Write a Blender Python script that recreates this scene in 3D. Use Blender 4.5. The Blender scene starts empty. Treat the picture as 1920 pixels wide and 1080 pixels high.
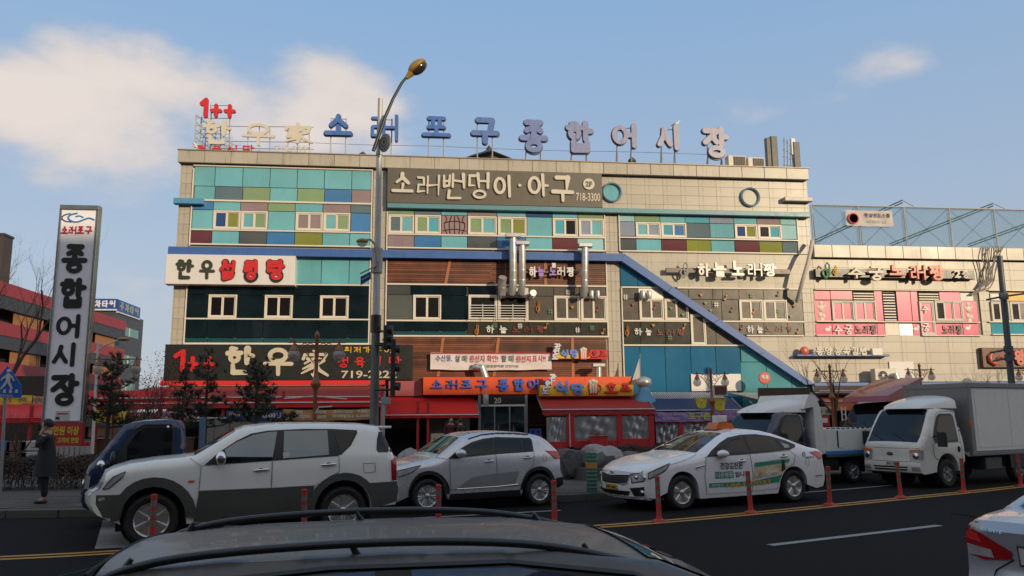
import bpy, bmesh, math, random
from mathutils import Vector, Matrix
from mathutils.geometry import delaunay_2d_cdt
random.seed(7)
R = math.radians
scene = bpy.context.scene
COL = scene.collection
# ---------------------------------------------------------------- camera
CAM_H, F_PX = 1.9, 1480.0
PITCH, ROLL, YAW = 0.160882, -0.008398, 0.118617
_f = Vector((math.sin(YAW)*math.cos(PITCH), math.cos(YAW)*math.cos(PITCH), math.sin(PITCH)))
_r0 = Vector((math.cos(YAW), -math.sin(YAW), 0)); _u0 = _r0.cross(_f)
_r = _r0*math.cos(ROLL) + _u0*math.sin(ROLL); _u = -_r0*math.sin(ROLL) + _u0*math.cos(ROLL)
cd = bpy.data.cameras.new('camera'); cam = bpy.data.objects.new('camera', cd); COL.objects.link(cam)
mw = Matrix((_r, _u, -_f)).transposed().to_4x4(); mw.translation = Vector((0, 0, CAM_H)); cam.matrix_world = mw
cd.sensor_width = 36; cd.lens = 36*F_PX/1920; cd.clip_start = .05; cd.clip_end = 3000
scene.camera = cam
# ---------------------------------------------------------------- light
SUN_EL, SUN_AZ = R(15.0), R(35)          # azimuth: to the right of the way back from the facade
sdir = Vector((math.sin(SUN_AZ)*math.cos(SUN_EL), -math.cos(SUN_AZ)*math.cos(SUN_EL), math.sin(SUN_EL)))
sd = bpy.data.lights.new('sun', 'SUN'); so = bpy.data.objects.new('sun', sd); COL.objects.link(so)
sd.energy = 3.25; sd.angle = R(.6); sd.color = (1.0, .80, .54)
so.rotation_euler = sdir.to_track_quat('Z', 'Y').to_euler()
scene.view_settings.view_transform = 'Standard'; scene.view_settings.look = 'None'
scene.view_settings.exposure = 0.08; scene.view_settings.gamma = 1
world = bpy.data.worlds.new('World'); scene.world = world; world.use_nodes = True
wn = world.node_tree; wn.nodes.clear()
def node(nt, typ, **kw):
    n = nt.nodes.new(typ)
    for k, v in kw.items():
        if k[0] == 'i' and k[1:].isdigit(): n.inputs[int(k[1:])].default_value = v
        else: setattr(n, k, v)
    return n
def math_n(nt, op, a, b=None, c=None, clamp=False):
    n = nt.nodes.new('ShaderNodeMath'); n.operation = op; n.use_clamp = clamp
    for i, v in enumerate((a, b, c)):
        if v is None: continue
        if isinstance(v, (int, float)): n.inputs[i].default_value = v
        else: nt.links.new(v, n.inputs[i])
    return n.outputs[0]
def build_world():
    L = wn.links
    sky = node(wn, 'ShaderNodeTexSky', sky_type='NISHITA', sun_disc=False)
    sky.sun_elevation = SUN_EL; sky.sun_rotation = math.atan2(sdir.x, sdir.y)
    sky.air_density = 1.0; sky.dust_density = 2.2; sky.ozone_density = 1.6; sky.altitude = 0
    tc = node(wn, 'ShaderNodeTexCoord'); sep = node(wn, 'ShaderNodeSeparateXYZ'); L.new(tc.outputs['Generated'], sep.inputs[0])
    X, Y, Z = sep.outputs
    az = math_n(wn, 'ARCTAN2', X, Y); el = math_n(wn, 'ARCSINE', Z)
    mp = node(wn, 'ShaderNodeMapping'); mp.inputs['Scale'].default_value = (1, 1, 1.9); L.new(tc.outputs['Generated'], mp.inputs[0])
    n1 = node(wn, 'ShaderNodeTexNoise'); n1.inputs['Scale'].default_value = 6.5; n1.inputs['Detail'].default_value = 7; n1.inputs['Roughness'].default_value = .52; L.new(mp.outputs[0], n1.inputs[0])
    n2 = node(wn, 'ShaderNodeTexNoise'); n2.inputs['Scale'].default_value = 2.2; n2.inputs['Detail'].default_value = 4; L.new(mp.outputs[0], n2.inputs[0])
    def blob(px, py, rx, ry, k):
        d = (_f + (px-960)/F_PX*_r - (py-540)/F_PX*_u).normalized()
        a0, e0 = math.atan2(d.x, d.y), math.asin(d.z)
        da = math_n(wn, 'MULTIPLY', math_n(wn, 'SUBTRACT', az, a0), F_PX/rx*.97)
        de = math_n(wn, 'MULTIPLY', math_n(wn, 'SUBTRACT', el, e0), F_PX/ry)
        q = math_n(wn, 'ADD', math_n(wn, 'MULTIPLY', da, da), math_n(wn, 'MULTIPLY', de, de))
        return math_n(wn, 'MULTIPLY', math_n(wn, 'SUBTRACT', 1.0, q), k)
    bl = [blob(90, 205, 430, 118, 1.1), blob(225, 140, 190, 95, 1), blob(430, 205, 300, 105, 1.05), blob(600, 190, 190, 88, 1), blob(-250, 190, 320, 120, 1), blob(470, 235, 320, 70, .95),
          blob(1628, 125, 105, 42, .6), blob(1500, 190, 130, 36, .3), blob(60, 270, 340, 70, .6), blob(235, 365, 80, 50, .3), blob(150, 560, 260, 70, .25)]
    m = bl[0]
    for b in bl[1:]: m = math_n(wn, 'MAXIMUM', m, b)
    # denser clouds added out of view to whiten the shade, also seen in reflections
    away = math_n(wn, 'MULTIPLY', math_n(wn, 'SUBTRACT', n2.outputs[0], .30), 3.6)
    fw = node(wn, 'ShaderNodeVectorMath', operation='DOT_PRODUCT'); L.new(tc.outputs['Generated'], fw.inputs[0]); fw.inputs[1].default_value = _f
    behind = math_n(wn, 'MULTIPLY', math_n(wn, 'SUBTRACT', .62, fw.outputs['Value']), 3.5, clamp=True)
    away = math_n(wn, 'SUBTRACT', math_n(wn, 'MULTIPLY', away, behind), math_n(wn, 'SUBTRACT', 1, behind))
    m = math_n(wn, 'MAXIMUM', m, away)
    m = math_n(wn, 'MAXIMUM', m, -1.0)
    dens = math_n(wn, 'ADD', m, math_n(wn, 'MULTIPLY', math_n(wn, 'SUBTRACT', n1.outputs[0], .52), 2.9))
    mask = node(wn, 'ShaderNodeMapRange', interpolation_type='SMOOTHSTEP'); L.new(dens, mask.inputs[0])
    mask.inputs[1].default_value = 0.0; mask.inputs[2].default_value = .95
    lowfade = math_n(wn, 'MULTIPLY', math_n(wn, 'SUBTRACT', el, .03), 9, clamp=True)
    mk = math_n(wn, 'MULTIPLY', math_n(wn, 'MULTIPLY', mask.outputs[0], lowfade), .86)
    haze = node(wn, 'ShaderNodeMix', data_type='RGBA')      # pale winter air over the whole sky, thicker near the horizon
    haze.inputs[0].default_value = .82
    air = node(wn, 'ShaderNodeMix', data_type='RGBA'); L.new(math_n(wn, 'MULTIPLY', el, 1.8, clamp=True), air.inputs[0])
    air.inputs[6].default_value = (3.65, 3.85, 4.25, 1); air.inputs[7].default_value = (1.85, 3.25, 5.2, 1); L.new(air.outputs[2], haze.inputs[7])
    L.new(sky.outputs[0], haze.inputs[6])
    mix = node(wn, 'ShaderNodeMix', data_type='RGBA'); L.new(mk, mix.inputs[0]); L.new(haze.outputs[2], mix.inputs[6])
    cc = node(wn, 'ShaderNodeMix', data_type='RGBA'); L.new(math_n(wn, 'MULTIPLY', dens, .8, clamp=True), cc.inputs[0])
    cc.inputs[6].default_value = (4.3, 4.05, 4.1, 1); cc.inputs[7].default_value = (6.1, 5.3, 4.7, 1)
    L.new(cc.outputs[2], mix.inputs[7])
    bg = node(wn, 'ShaderNodeBackground'); bg.inputs[1].default_value = .135; L.new(mix.outputs[2], bg.inputs[0])
    out = node(wn, 'ShaderNodeOutputWorld'); L.new(bg.outputs[0], out.inputs[0])
build_world()
# ---------------------------------------------------------------- picture rays -> points in the place
def ray(px, py): return _f + (px-960)/F_PX*_r - (py-540)/F_PX*_u
def P(px, py, Y):
    d = ray(px, py); return Vector((0, 0, CAM_H)) + d*(Y/d.y)
def G(px, py, z=0.0):
    d = ray(px, py); return Vector((0, 0, CAM_H)) + d*((z-CAM_H)/d.z)
YF = 38.0                                 # the plane of the market facade
# ---------------------------------------------------------------- materials
_mats = {}
def mat(key, col=(.5, .5, .5), rough=.6, metal=0.0, noise=.12, nscale=3.0, bump=0.0, bscale=40.0, spec=.5, coat=0.0, alpha=1.0, trans=0.0,
        emit=None, rnd=0.0, dirt=0.0, wave=0.0):
    if key in _mats: return _mats[key]
    m = bpy.data.materials.new(key); m.use_nodes = True; nt = m.node_tree; L = nt.links
    b = nt.nodes['Principled BSDF']; b.inputs['Roughness'].default_value = rough; b.inputs['Metallic'].default_value = metal
    b.inputs['Specular IOR Level'].default_value = spec
    if coat: b.inputs['Coat Weight'].default_value = coat; b.inputs['Coat Roughness'].default_value = .04
    if trans: b.inputs['Transmission Weight'].default_value = trans
    b.inputs['Alpha'].default_value = alpha
    c = (*col, 1)
    tc = node(nt, 'ShaderNodeTexCoord'); src = tc.outputs['Object']
    if noise or dirt or rnd:
        n = node(nt, 'ShaderNodeTexNoise'); n.inputs['Scale'].default_value = nscale; n.inputs['Detail'].default_value = 6; L.new(src, n.inputs[0])
        v = math_n(nt, 'ADD', math_n(nt, 'MULTIPLY', math_n(nt, 'SUBTRACT', n.outputs[0], .5), noise*2.4), 1.0)
        if rnd:
            oi = node(nt, 'ShaderNodeObjectInfo')
            v = math_n(nt, 'MULTIPLY', v, math_n(nt, 'ADD', math_n(nt, 'MULTIPLY', math_n(nt, 'SUBTRACT', oi.outputs['Random'], .5), rnd), 1.0))
        if dirt:     # rain streaks: noise stretched down the wall
            mp = node(nt, 'ShaderNodeMapping'); mp.inputs['Scale'].default_value = (3.5, 3.5, .35); L.new(src, mp.inputs[0])
            n3 = node(nt, 'ShaderNodeTexNoise'); n3.inputs['Scale'].default_value = 2.0; n3.inputs['Detail'].default_value = 8; L.new(mp.outputs[0], n3.inputs[0])
            s = math_n(nt, 'MULTIPLY', math_n(nt, 'SUBTRACT', n3.outputs[0], .56), 5.0, clamp=True)
            v = math_n(nt, 'MULTIPLY', v, math_n(nt, 'SUBTRACT', 1.0, math_n(nt, 'MULTIPLY', s, dirt)))
        mx = node(nt, 'ShaderNodeVectorMath', operation='SCALE'); mx.inputs[0].default_value = col; L.new(v, mx.inputs['Scale'])
        L.new(mx.outputs[0], b.inputs['Base Color'])
        rr = math_n(nt, 'ADD', rough, math_n(nt, 'MULTIPLY', math_n(nt, 'SUBTRACT', n.outputs[0], .5), min(.25, rough*.6)), clamp=True)
        L.new(rr, b.inputs['Roughness'])
    else: b.inputs['Base Color'].default_value = c
    if bump or wave:
        n = node(nt, 'ShaderNodeTexNoise'); n.inputs['Scale'].default_value = bscale if bump else 1.1; n.inputs['Detail'].default_value = 4 if bump else 1
        L.new(src, n.inputs[0])
        bp = node(nt, 'ShaderNodeBump'); bp.inputs['Strength'].default_value = bump or wave; bp.inputs['Distance'].default_value = .02 if bump else .05
        L.new(n.outputs[0], bp.inputs['Height']); L.new(bp.outputs[0], b.inputs['Normal'])
    if emit: b.inputs['Emission Color'].default_value = (*emit[0], 1); b.inputs['Emission Strength'].default_value = emit[1]
    _mats[key] = m; return m
def glassm(key, col, rough=.07):   # tinted panel glass
    return mat(key, col, rough, noise=.22, nscale=.55, spec=.7, wave=.05, rnd=.14, dirt=.10)
# ---------------------------------------------------------------- objects
def props(o, label=None, cat=None, group=None, kind=None):
    if label: o['label'] = label
    if cat: o['category'] = cat
    if group: o['group'] = group
    if kind: o['kind'] = kind
    return o
def worldloc(p):
    v = Vector((0, 0, 0))
    while p is not None: v += p.location; p = p.parent
    return v
def empty(name, loc, label=None, cat=None, group=None, rz=0.0, s=1.0):
    o = bpy.data.objects.new(name, None); COL.objects.link(o); o.location = loc; o.rotation_euler = (0, 0, rz); o.scale = (s, s, s)
    o.empty_display_size = .3
    return props(o, label, cat, group)
class MB:
    def __init__(s): s.v = []; s.f = []; s.m = []; s.mi = 0
    def add(s, vs, fs):
        o = len(s.v); s.v += [tuple(p) for p in vs]; s.f += [tuple(i+o for i in f) for f in fs]; s.m += [s.mi]*len(fs); return s
    def box(s, x0, y0, z0, x1, y1, z1, ch=0.0):
        if ch:
            v = [(x0, y1, z0), (x1, y1, z0), (x1, y1, z1), (x0, y1, z1), (x0, y0+ch, z0), (x1, y0+ch, z0), (x1, y0+ch, z1), (x0, y0+ch, z1),
                 (x0+ch, y0, z0+ch), (x1-ch, y0, z0+ch), (x1-ch, y0, z1-ch), (x0+ch, y0, z1-ch)]
            f = [(0, 3, 2, 1), (4, 5, 1, 0), (5, 6, 2, 1)[::1], (6, 7, 3, 2), (7, 4, 0, 3), (4, 8, 9, 5)[::-1], (5, 9, 10, 6)[::-1], (6, 10, 11, 7)[::-1], (7, 11, 8, 4)[::-1], (8, 9, 10, 11)]
            f[1] = (0, 1, 5, 4); f[2] = (1, 2, 6, 5); f[3] = (2, 3, 7, 6); f[4] = (3, 0, 4, 7)
            f[5] = (4, 5, 9, 8); f[6] = (5, 6, 10, 9); f[7] = (6, 7, 11, 10); f[8] = (7, 4, 8, 11)
            return s.add(v, f)
        v = [(x0, y0, z0), (x1, y0, z0), (x1, y1, z0), (x0, y1, z0), (x0, y0, z1), (x1, y0, z1), (x1, y1, z1), (x0, y1, z1)]
        return s.add(v, [(0, 3, 2, 1), (4, 5, 6, 7), (0, 1, 5, 4), (1, 2, 6, 5), (2, 3, 7, 6), (3, 0, 4, 7)])
    def prism(s, poly, y0, y1, ch=0.0):     # poly in (x,z), front face at y0
        a = sum(p[0]*q[1]-q[0]*p[1] for p, q in zip(poly, poly[1:]+poly[:1]))
        if a < 0: poly = poly[::-1]
        n = len(poly)
        v = [(x, y0, z) for x, z in poly] + [(x, y1, z) for x, z in poly]
        f = [tuple(range(n)), tuple(range(2*n-1, n-1, -1))] + [(i, i+n, (i+1) % n+n, (i+1) % n) for i in range(n)]
        return s.add(v, f)
    def tube(s, pts, r, seg=8, caps=True):
        pts = [Vector(p) for p in pts]; n = len(pts); rs = r if isinstance(r, (list, tuple)) else [r]*n
        vs = []; fs = []; ref = None
        for i, p in enumerate(pts):
            d = (pts[min(i+1, n-1)]-pts[max(i-1, 0)])
            d = d.normalized() if d.length > 1e-9 else Vector((0, 0, 1))
            if ref is None: ref = Vector((0, 0, 1)) if abs(d.z) < .9 else Vector((1, 0, 0))
            a = d.cross(ref); a = a.normalized() if a.length > 1e-6 else d.orthogonal().normalized()
            b = a.cross(d).normalized(); ref = b
            for k in range(seg):
                t = 2*math.pi*k/seg; vs.append(p+(a*math.cos(t)+b*math.sin(t))*rs[i])
        for i in range(n-1):
            for k in range(seg):
                k2 = (k+1) % seg; fs.append((i*seg+k, i*seg+k2, (i+1)*seg+k2, (i+1)*seg+k))
        if caps: fs += [tuple(range(seg))[::-1], tuple(range((n-1)*seg, n*seg))]
        return s.add(vs, fs)
    def lathe(s, prof, c=(0, 0, 0), seg=20, axis='Z'):    # prof: (radius, height)
        vs = []; fs = []; n = len(prof); c = Vector(c)
        for r, h in prof:
            for k in range(seg):
                t = 2*math.pi*k/seg; a, b = r*math.cos(t), r*math.sin(t)
                vs.append(c+(Vector((a, b, h)) if axis == 'Z' else Vector((a, -h, b)) if axis == 'Y' else Vector((h, a, b))))
        for i in range(n-1):
            for k in range(seg):
                k2 = (k+1) % seg; fs.append((i*seg+k, i*seg+k2, (i+1)*seg+k2, (i+1)*seg+k))
        if prof[0][0] > 1e-4: fs.append(tuple(range(seg))[::-1])
        if prof[-1][0] > 1e-4: fs.append(tuple(range((n-1)*seg, n*seg)))
        return s.add(vs, fs)
    def sphere(s, c, r, seg=12, rings=8, sc=(1, 1, 1)):
        prof = [(max(1e-5, math.sin(math.pi*i/rings)), -math.cos(math.pi*i/rings)) for i in range(rings+1)]
        o = len(s.v); s.lathe(prof, (0, 0, 0), seg)
        for i in range(o, len(s.v)): s.v[i] = tuple(c[j]+s.v[i][j]*r*sc[j] for j in range(3))
        return s
    def build(s, name, mats, parent=None, smooth=0, world=False, label=None, cat=None, group=None, kind=None, recalc=False, merge=0):
        me = bpy.data.meshes.new(name)
        vs = s.v
        if world and parent is not None:
            w = worldloc(parent); vs = [(x-w.x, y-w.y, z-w.z) for x, y, z in vs]
        me.from_pydata(vs, [], s.f); mats = mats if isinstance(mats, (list, tuple)) else [mats]
        for m_ in mats: me.materials.append(m_)
        if len(mats) > 1: me.polygons.foreach_set('material_index', s.m)
        if recalc or merge:
            bm = bmesh.new(); bm.from_mesh(me)
            if merge: bmesh.ops.remove_doubles(bm, verts=bm.verts, dist=merge)
            if recalc: bmesh.ops.recalc_face_normals(bm, faces=bm.faces)
            bm.to_mesh(me); bm.free()
        if smooth:
            me.polygons.foreach_set('use_smooth', [True]*len(me.polygons))
            me.set_sharp_from_angle(angle=R(smooth))
        me.update()
        o = bpy.data.objects.new(name, me); COL.objects.link(o); o.parent = parent
        return props(o, label, cat, group, kind)
def copy_tree(o, parent=None):
    c = o.copy(); COL.objects.link(c); c.parent = parent
    for ch in list(o.children): copy_tree(ch, c)
    return c
def clip(poly, a, b, keep=1):      # keep the side of the line a->b (left side for keep=1)
    out = []; n = len(poly)
    def sd(p): return ((b[0]-a[0])*(p[1]-a[1])-(b[1]-a[1])*(p[0]-a[0]))*keep
    for i in range(n):
        p, q = poly[i], poly[(i+1) % n]; sp, sq = sd(p), sd(q)
        if sp >= 0: out.append(p)
        if (sp >= 0) != (sq >= 0):
            t = sp/(sp-sq); out.append((p[0]+(q[0]-p[0])*t, p[1]+(q[1]-p[1])*t))
    return out
# ---------------------------------------------------------------- lettering
TMP = bpy.data.scenes.new('lettering_workbench')    # removed again at the end
def font_mb(body, h, ext=.01, off=0.0, width=None, align='CENTER', shear=0.0):
    """built-in font text as a mesh builder, facing -Y, centred on the origin, cap height about h"""
    c = bpy.data.curves.new('t', 'FONT'); c.body = body; c.size = 1.0; c.offset = off; c.extrude = .02; c.shear = shear; c.resolution_u = 3
    o = bpy.data.objects.new('t', c); TMP.collection.objects.link(o)
    
    with bpy.context.temp_override(scene=TMP, view_layer=TMP.view_layers[0]): dg = bpy.context.evaluated_depsgraph_get()
    me = bpy.data.meshes.new_from_object(o.evaluated_get(dg))
    vs = [v.co.copy() for v in me.vertices]; fs = [tuple(p.vertices) for p in me.polygons]
    bpy.data.objects.remove(o); bpy.data.curves.remove(c); bpy.data.meshes.remove(me)
    mb = MB()
    if not vs: return mb
    x0, x1 = min(v.x for v in vs), max(v.x for v in vs); y0, y1 = min(v.y for v in vs), max(v.y for v in vs)
    sy = h/(y1-y0); sx = width/(x1-x0) if width else sy
    mb.add([((v.x-(x0+x1)/2)*sx, -v.z/.02*ext/2-ext/2, (v.y-(y0+y1)/2)*sy) for v in vs], fs)
    return mb
def place_mb(mb, loc, M=None):
    if M is not None: mb.v = [tuple(M @ Vector(v)) for v in mb.v]
    mb.v = [(v[0]+loc[0], v[1]+loc[1], v[2]+loc[2]) for v in mb.v]; return mb
LJ = 'ㄱㄲㄴㄷㄸㄹㅁㅂㅃㅅㅆㅇㅈㅉㅊㅋㅌㅍㅎ'
VJ = 'ㅏㅐㅑㅒㅓㅔㅕㅖㅗㅘㅙㅚㅛㅜㅝㅞㅟㅠㅡㅢㅣ'
TJ = ' ㄱㄲㄳㄴㄵㄶㄷㄹㄺㄻㄼㄽㄾㄿㅀㅁㅂㅄㅅㅆㅇㅈㅊㅋㅌㅍㅎ'
O = 'O'
JS = {'ㄱ': [[(0, 1), (1, 1), (.85, 0)]], 'ㄴ': [[(0, 1), (0, 0), (1, .02)]], 'ㄷ': [[(1, 1), (0, 1), (0, 0), (1, 0)]],
      'ㄹ': [[(0, 1), (1, 1), (1, .52), (0, .5), (0, 0), (1, 0)]], 'ㅁ': [[(0, 1), (1, 1), (1, 0), (0, 0), (0, 1)]],
      'ㅂ': [[(0, 1), (0, 0), (1, 0), (1, 1)], [(0, .5), (1, .5)]], 'ㅅ': [[(.5, 1), (.4, .55), (0, 0)], [(.46, .62), (1, 0)]],
      'ㅇ': [(O, .5, .5, .5)], 'ㅈ': [[(0, 1), (1, 1), (.62, .55), (0, 0)], [(.58, .5), (1, 0)]],
      'ㅊ': [[(.35, 1.15), (.65, 1.15)], [(0, .85), (1, .85), (.6, .45), (0, 0)], [(.58, .45), (1, 0)]],
      'ㅌ': [[(1, 1), (0, 1), (0, 0), (1, 0)], [(0, .5), (1, .5)]], 'ㅍ': [[(0, 1), (1, 1)], [(0, 0), (1, 0)], [(.28, 1), (.28, 0)], [(.72, 1), (.72, 0)]],
      'ㅎ': [[(.32, 1.08), (.68, 1.08)], [(0, .78), (1, .78)], (O, .5, .28, .3)], 'ㅋ': [[(0, 1), (1, 1), (.85, 0)], [(0, .55), (.95, .55)]]}
for d_, s_ in (('ㄲ', 'ㄱ'), ('ㄸ', 'ㄷ'), ('ㅃ', 'ㅂ'), ('ㅆ', 'ㅅ'), ('ㅉ', 'ㅈ')):
    JS[d_] = [[(p[0]*.44+o_, p[1]) for p in st] for o_ in (0, .56) for st in JS[s_]]
def vowel(v):
    vt = {'ㅏ': [[(.35, 1), (.35, 0)], [(.35, .52), (1, .52)]], 'ㅓ': [[(.8, 1), (.8, 0)], [(0, .52), (.8, .52)]], 'ㅣ': [[(.6, 1), (.6, 0)]],
          'ㅐ': [[(.05, .95), (.05, .05)], [(.95, 1), (.95, 0)], [(.05, .5), (.95, .5)]], 'ㅕ': [[(.8, 1), (.8, 0)], [(0, .65), (.8, .65)], [(0, .38), (.8, .38)]],
          'ㅑ': [[(.35, 1), (.35, 0)], [(.35, .65), (1, .65)], [(.35, .38), (1, .38)]], 'ㅔ': [[(.4, .95), (.4, .05)], [(.9, 1), (.9, 0)], [(0, .5), (.4, .5)]]}
    hz = {'ㅗ': [[(0, .1), (1, .1)], [(.5, 1), (.5, .1)]], 'ㅜ': [[(0, .9), (1, .9)], [(.5, .9), (.5, 0)]], 'ㅡ': [[(0, .5), (1, .5)]],
          'ㅛ': [[(0, .1), (1, .1)], [(.32, 1), (.32, .1)], [(.68, 1), (.68, .1)]], 'ㅠ': [[(0, .9), (1, .9)], [(.32, .9), (.32, 0)], [(.68, .9), (.68, 0)]]}
    if v in vt: return 'V', vt[v]
    if v in hz: return 'H', hz[v]
    two = {'ㅘ': ('ㅗ', 'ㅏ'), 'ㅝ': ('ㅜ', 'ㅓ'), 'ㅟ': ('ㅜ', 'ㅣ'), 'ㅢ': ('ㅡ', 'ㅣ'), 'ㅚ': ('ㅗ', 'ㅣ')}[v]
    return 'M', (hz[two[0]], vt[two[1]])
HAN = {'家': [[(.48, 1), (.52, .9)], [(.08, .7), (.12, .84), (.9, .84), (.86, .72)], [(.25, .7), (.75, .7)], [(.5, .7), (.15, .5)], [(.42, .62), (.56, .3), (.5, .02), (.4, .06)],
            [(.5, .48), (.1, .3)], [(.52, .34), (.05, .1)], [(.85, .62), (.56, .45)], [(.55, .45), (.72, .22), (1, .04)]],
       '1': [[(-.25, .74), (.7, 1), (.7, 0)]], '+': [[(0, .5), (1, .5)], [(.5, 1), (.5, 0)]], '·': [[(.3, .5), (.7, .5)]]}
def strokes(ch):
    if ch in HAN: return HAN[ch]
    k = ord(ch)-0xAC00; c, v, t = LJ[k//588], VJ[(k % 588)//28], TJ[k % 28]
    typ, vs = vowel(v); out = []
    def put(ss, x0, y0, x1, y1):
        for s_ in ss:
            if s_[0] == O: out.append((O, x0+(x1-x0)*s_[1], y0+(y1-y0)*s_[2], (x1-x0)*s_[3], (y1-y0)*s_[3]))
            else: out.append([(x0+(x1-x0)*p[0], y0+(y1-y0)*p[1]) for p in s_])
    fin = t != ' '
    if typ == 'V':
        w = .30 if v in 'ㅐㅔ' else .56
        put(JS[c], .03, .5 if fin else .15, w, .93 if fin else .88); put(vs, w+(.15 if v in 'ㅐㅔ' else .08) if v not in 'ㅓㅕ' else w, .42 if fin else 0, 1, 1)
        if fin: put(JS[t], .25, .02, .82, .30)
    elif typ == 'H':
        put(JS[c], .2, .68 if fin else .5, .8, .97); put(vs, 0, .40 if fin else (.05 if v in 'ㅗㅛ' else 0), 1, .6 if fin else .42)
        if fin: put(JS[t], .24, .0, .78, .28)
    else:
        put(JS[c], .05, .6, .5, .95); put(vs[0], 0, .38, .6, .55); put(vs[1], .62, .38 if fin else 0, 1, 1)
        if fin: put(JS[t], .2, .0, .8, .27)
    return out
def glyph_mb(ch, w, h, sw=.14, dep=.06, brush=0.0, seed=1):
    """one character from round-ended strokes, centred, facing -Y; sw = stroke width as a share of the height"""
    if not (0xAC00 <= ord(ch) < 0xD7A4 or ch in HAN): return font_mb(ch, h, dep, .02, w)
    rn = random.Random(seed*131+ord(ch)); mb = MB(); k = 0; r0 = sw*h/2
    if ch == '·': r0 = h*.33
    if ch == '1': r0 *= .78
    if 0xAC00 <= ord(ch) < 0xD7A4 and VJ[((ord(ch)-0xAC00) % 588)//28] in 'ㅐㅔ': r0 *= .66
    X = lambda p: (p[0]-.5)*(w-2*r0)
    Z = lambda p: (p[1]-.5)*(h-2*r0)
    for st in strokes(ch):
        k += 1; y0 = -dep-.0012*k
        if st[0] == O:
            cx, cz = X((st[1], 0)), Z((0, st[2])); rx, rz = st[3]*(w-2*r0), st[4]*(h-2*r0); rx = max(rx, r0*1.5); rz = max(rz, r0*1.5); n = 18
            outer = [(cx+(rx+r0*.9)*math.cos(2*math.pi*i/n), cz+(rz+r0*.9)*math.sin(2*math.pi*i/n)) for i in range(n)]
            inner = [(cx+max(.002, rx-r0*.9)*math.cos(2*math.pi*i/n), cz+max(.002, rz-r0*.9)*math.sin(2*math.pi*i/n)) for i in range(n)]
            v = [(x, y0, z) for x, z in outer+inner]+[(x, 0, z) for x, z in outer+inner]
            f = []
            for i in range(n):
                j = (i+1) % n; f += [(i, j, n+j, n+i), (i, i+2*n, j+2*n, j), (n+j, n+j+2*n, n+i+2*n, n+i)]
            mb.add(v, f); continue
        pts = [(X(p)+rn.uniform(-1, 1)*brush*h*.03, Z(p)+rn.uniform(-1, 1)*brush*h*.03) for p in st]
        tot = len(pts)-1
        for i in range(tot):
            (ax, az), (bx, bz) = pts[i], pts[i+1]; dx, dz = bx-ax, bz-az; l = math.hypot(dx, dz) or 1e-4; ang = math.atan2(dz, dx)
            ra = r0*(1+brush*rn.uniform(-.25, .45)); rb = r0*(1-brush*rn.uniform(0, .6)*(i == tot-1))
            poly = [(bx+rb*math.cos(ang-math.pi/2+math.pi*q/6), bz+rb*math.sin(ang-math.pi/2+math.pi*q/6)) for q in range(7)]
            poly += [(ax+ra*math.cos(ang+math.pi/2+math.pi*q/6), az+ra*math.sin(ang+math.pi/2+math.pi*q/6)) for q in range(7)]
            k += 1; mb.prism(poly, y0-.0012*i, 0)
    return mb
# ---------------------------------------------------------------- facade helpers
def FR(px0, py0, px1, py1, proud=0.0, Y=None):
    y = (YF if Y is None else Y)-proud; cx, cy = (px0+px1)/2, (py0+py1)/2
    return P(px0, cy, y).x, P(cx, py1, y).z, P(px1, cy, y).x, P(cx, py0, y).z
def fbox(name, px, m, parent, proud=.05, depth=.1, ch=.01, Y=None, **kw):
    x0, z0, x1, z1 = FR(*px, proud=proud, Y=Y); y = (YF if Y is None else Y)-proud
    return MB().box(x0, y, z0, x1, y+depth, z1, ch).build(name, m, parent, world=True, **kw)
def letters(text, boxes, m, parent, Yfront, sw=.14, dep=.06, brush=0.0, outline=None, name='letter', world=True):
    """boxes: picture boxes, one for each character"""
    for i, (c, b) in enumerate(zip(text, boxes)):
        x0, z0, x1, z1 = FR(*b, Y=Yfront); mm = m[i] if isinstance(m, (list, tuple)) else m
        g = glyph_mb(c, x1-x0, z1-z0, sw, dep, brush, i+1); place_mb(g, ((x0+x1)/2, Yfront, (z0+z1)/2))
        o = g.build(name, mm, parent, world=world)
        if outline:
            g = glyph_mb(c, (x1-x0)*1.06, (z1-z0)*1.06, sw*1.5, dep*.5, brush, i+1); place_mb(g, ((x0+x1)/2, Yfront, (z0+z1)/2))
            o2 = g.build('letter_outline', outline, o, world=False); w = worldloc(o); o2.location = (0, 0, 0)
            for v in o2.data.vertices: v.co -= w
def row(x0, x1, y0, y1, n, gap=.12):
    s = (x1-x0)/n; return [(x0+s*(i+gap/2), y0, x0+s*(i+1-gap/2), y1) for i in range(n)]
def flat_text(body, px, m, parent, Yfront, off=.01, dep=.006, name='lettering', Y=None):
    x0, z0, x1, z1 = FR(*px, Y=Yfront)
    g = font_mb(body, z1-z0, dep, off, x1-x0); place_mb(g, ((x0+x1)/2, Yfront, (z0+z1)/2))
    return g.build(name, m, parent, world=True)
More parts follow.
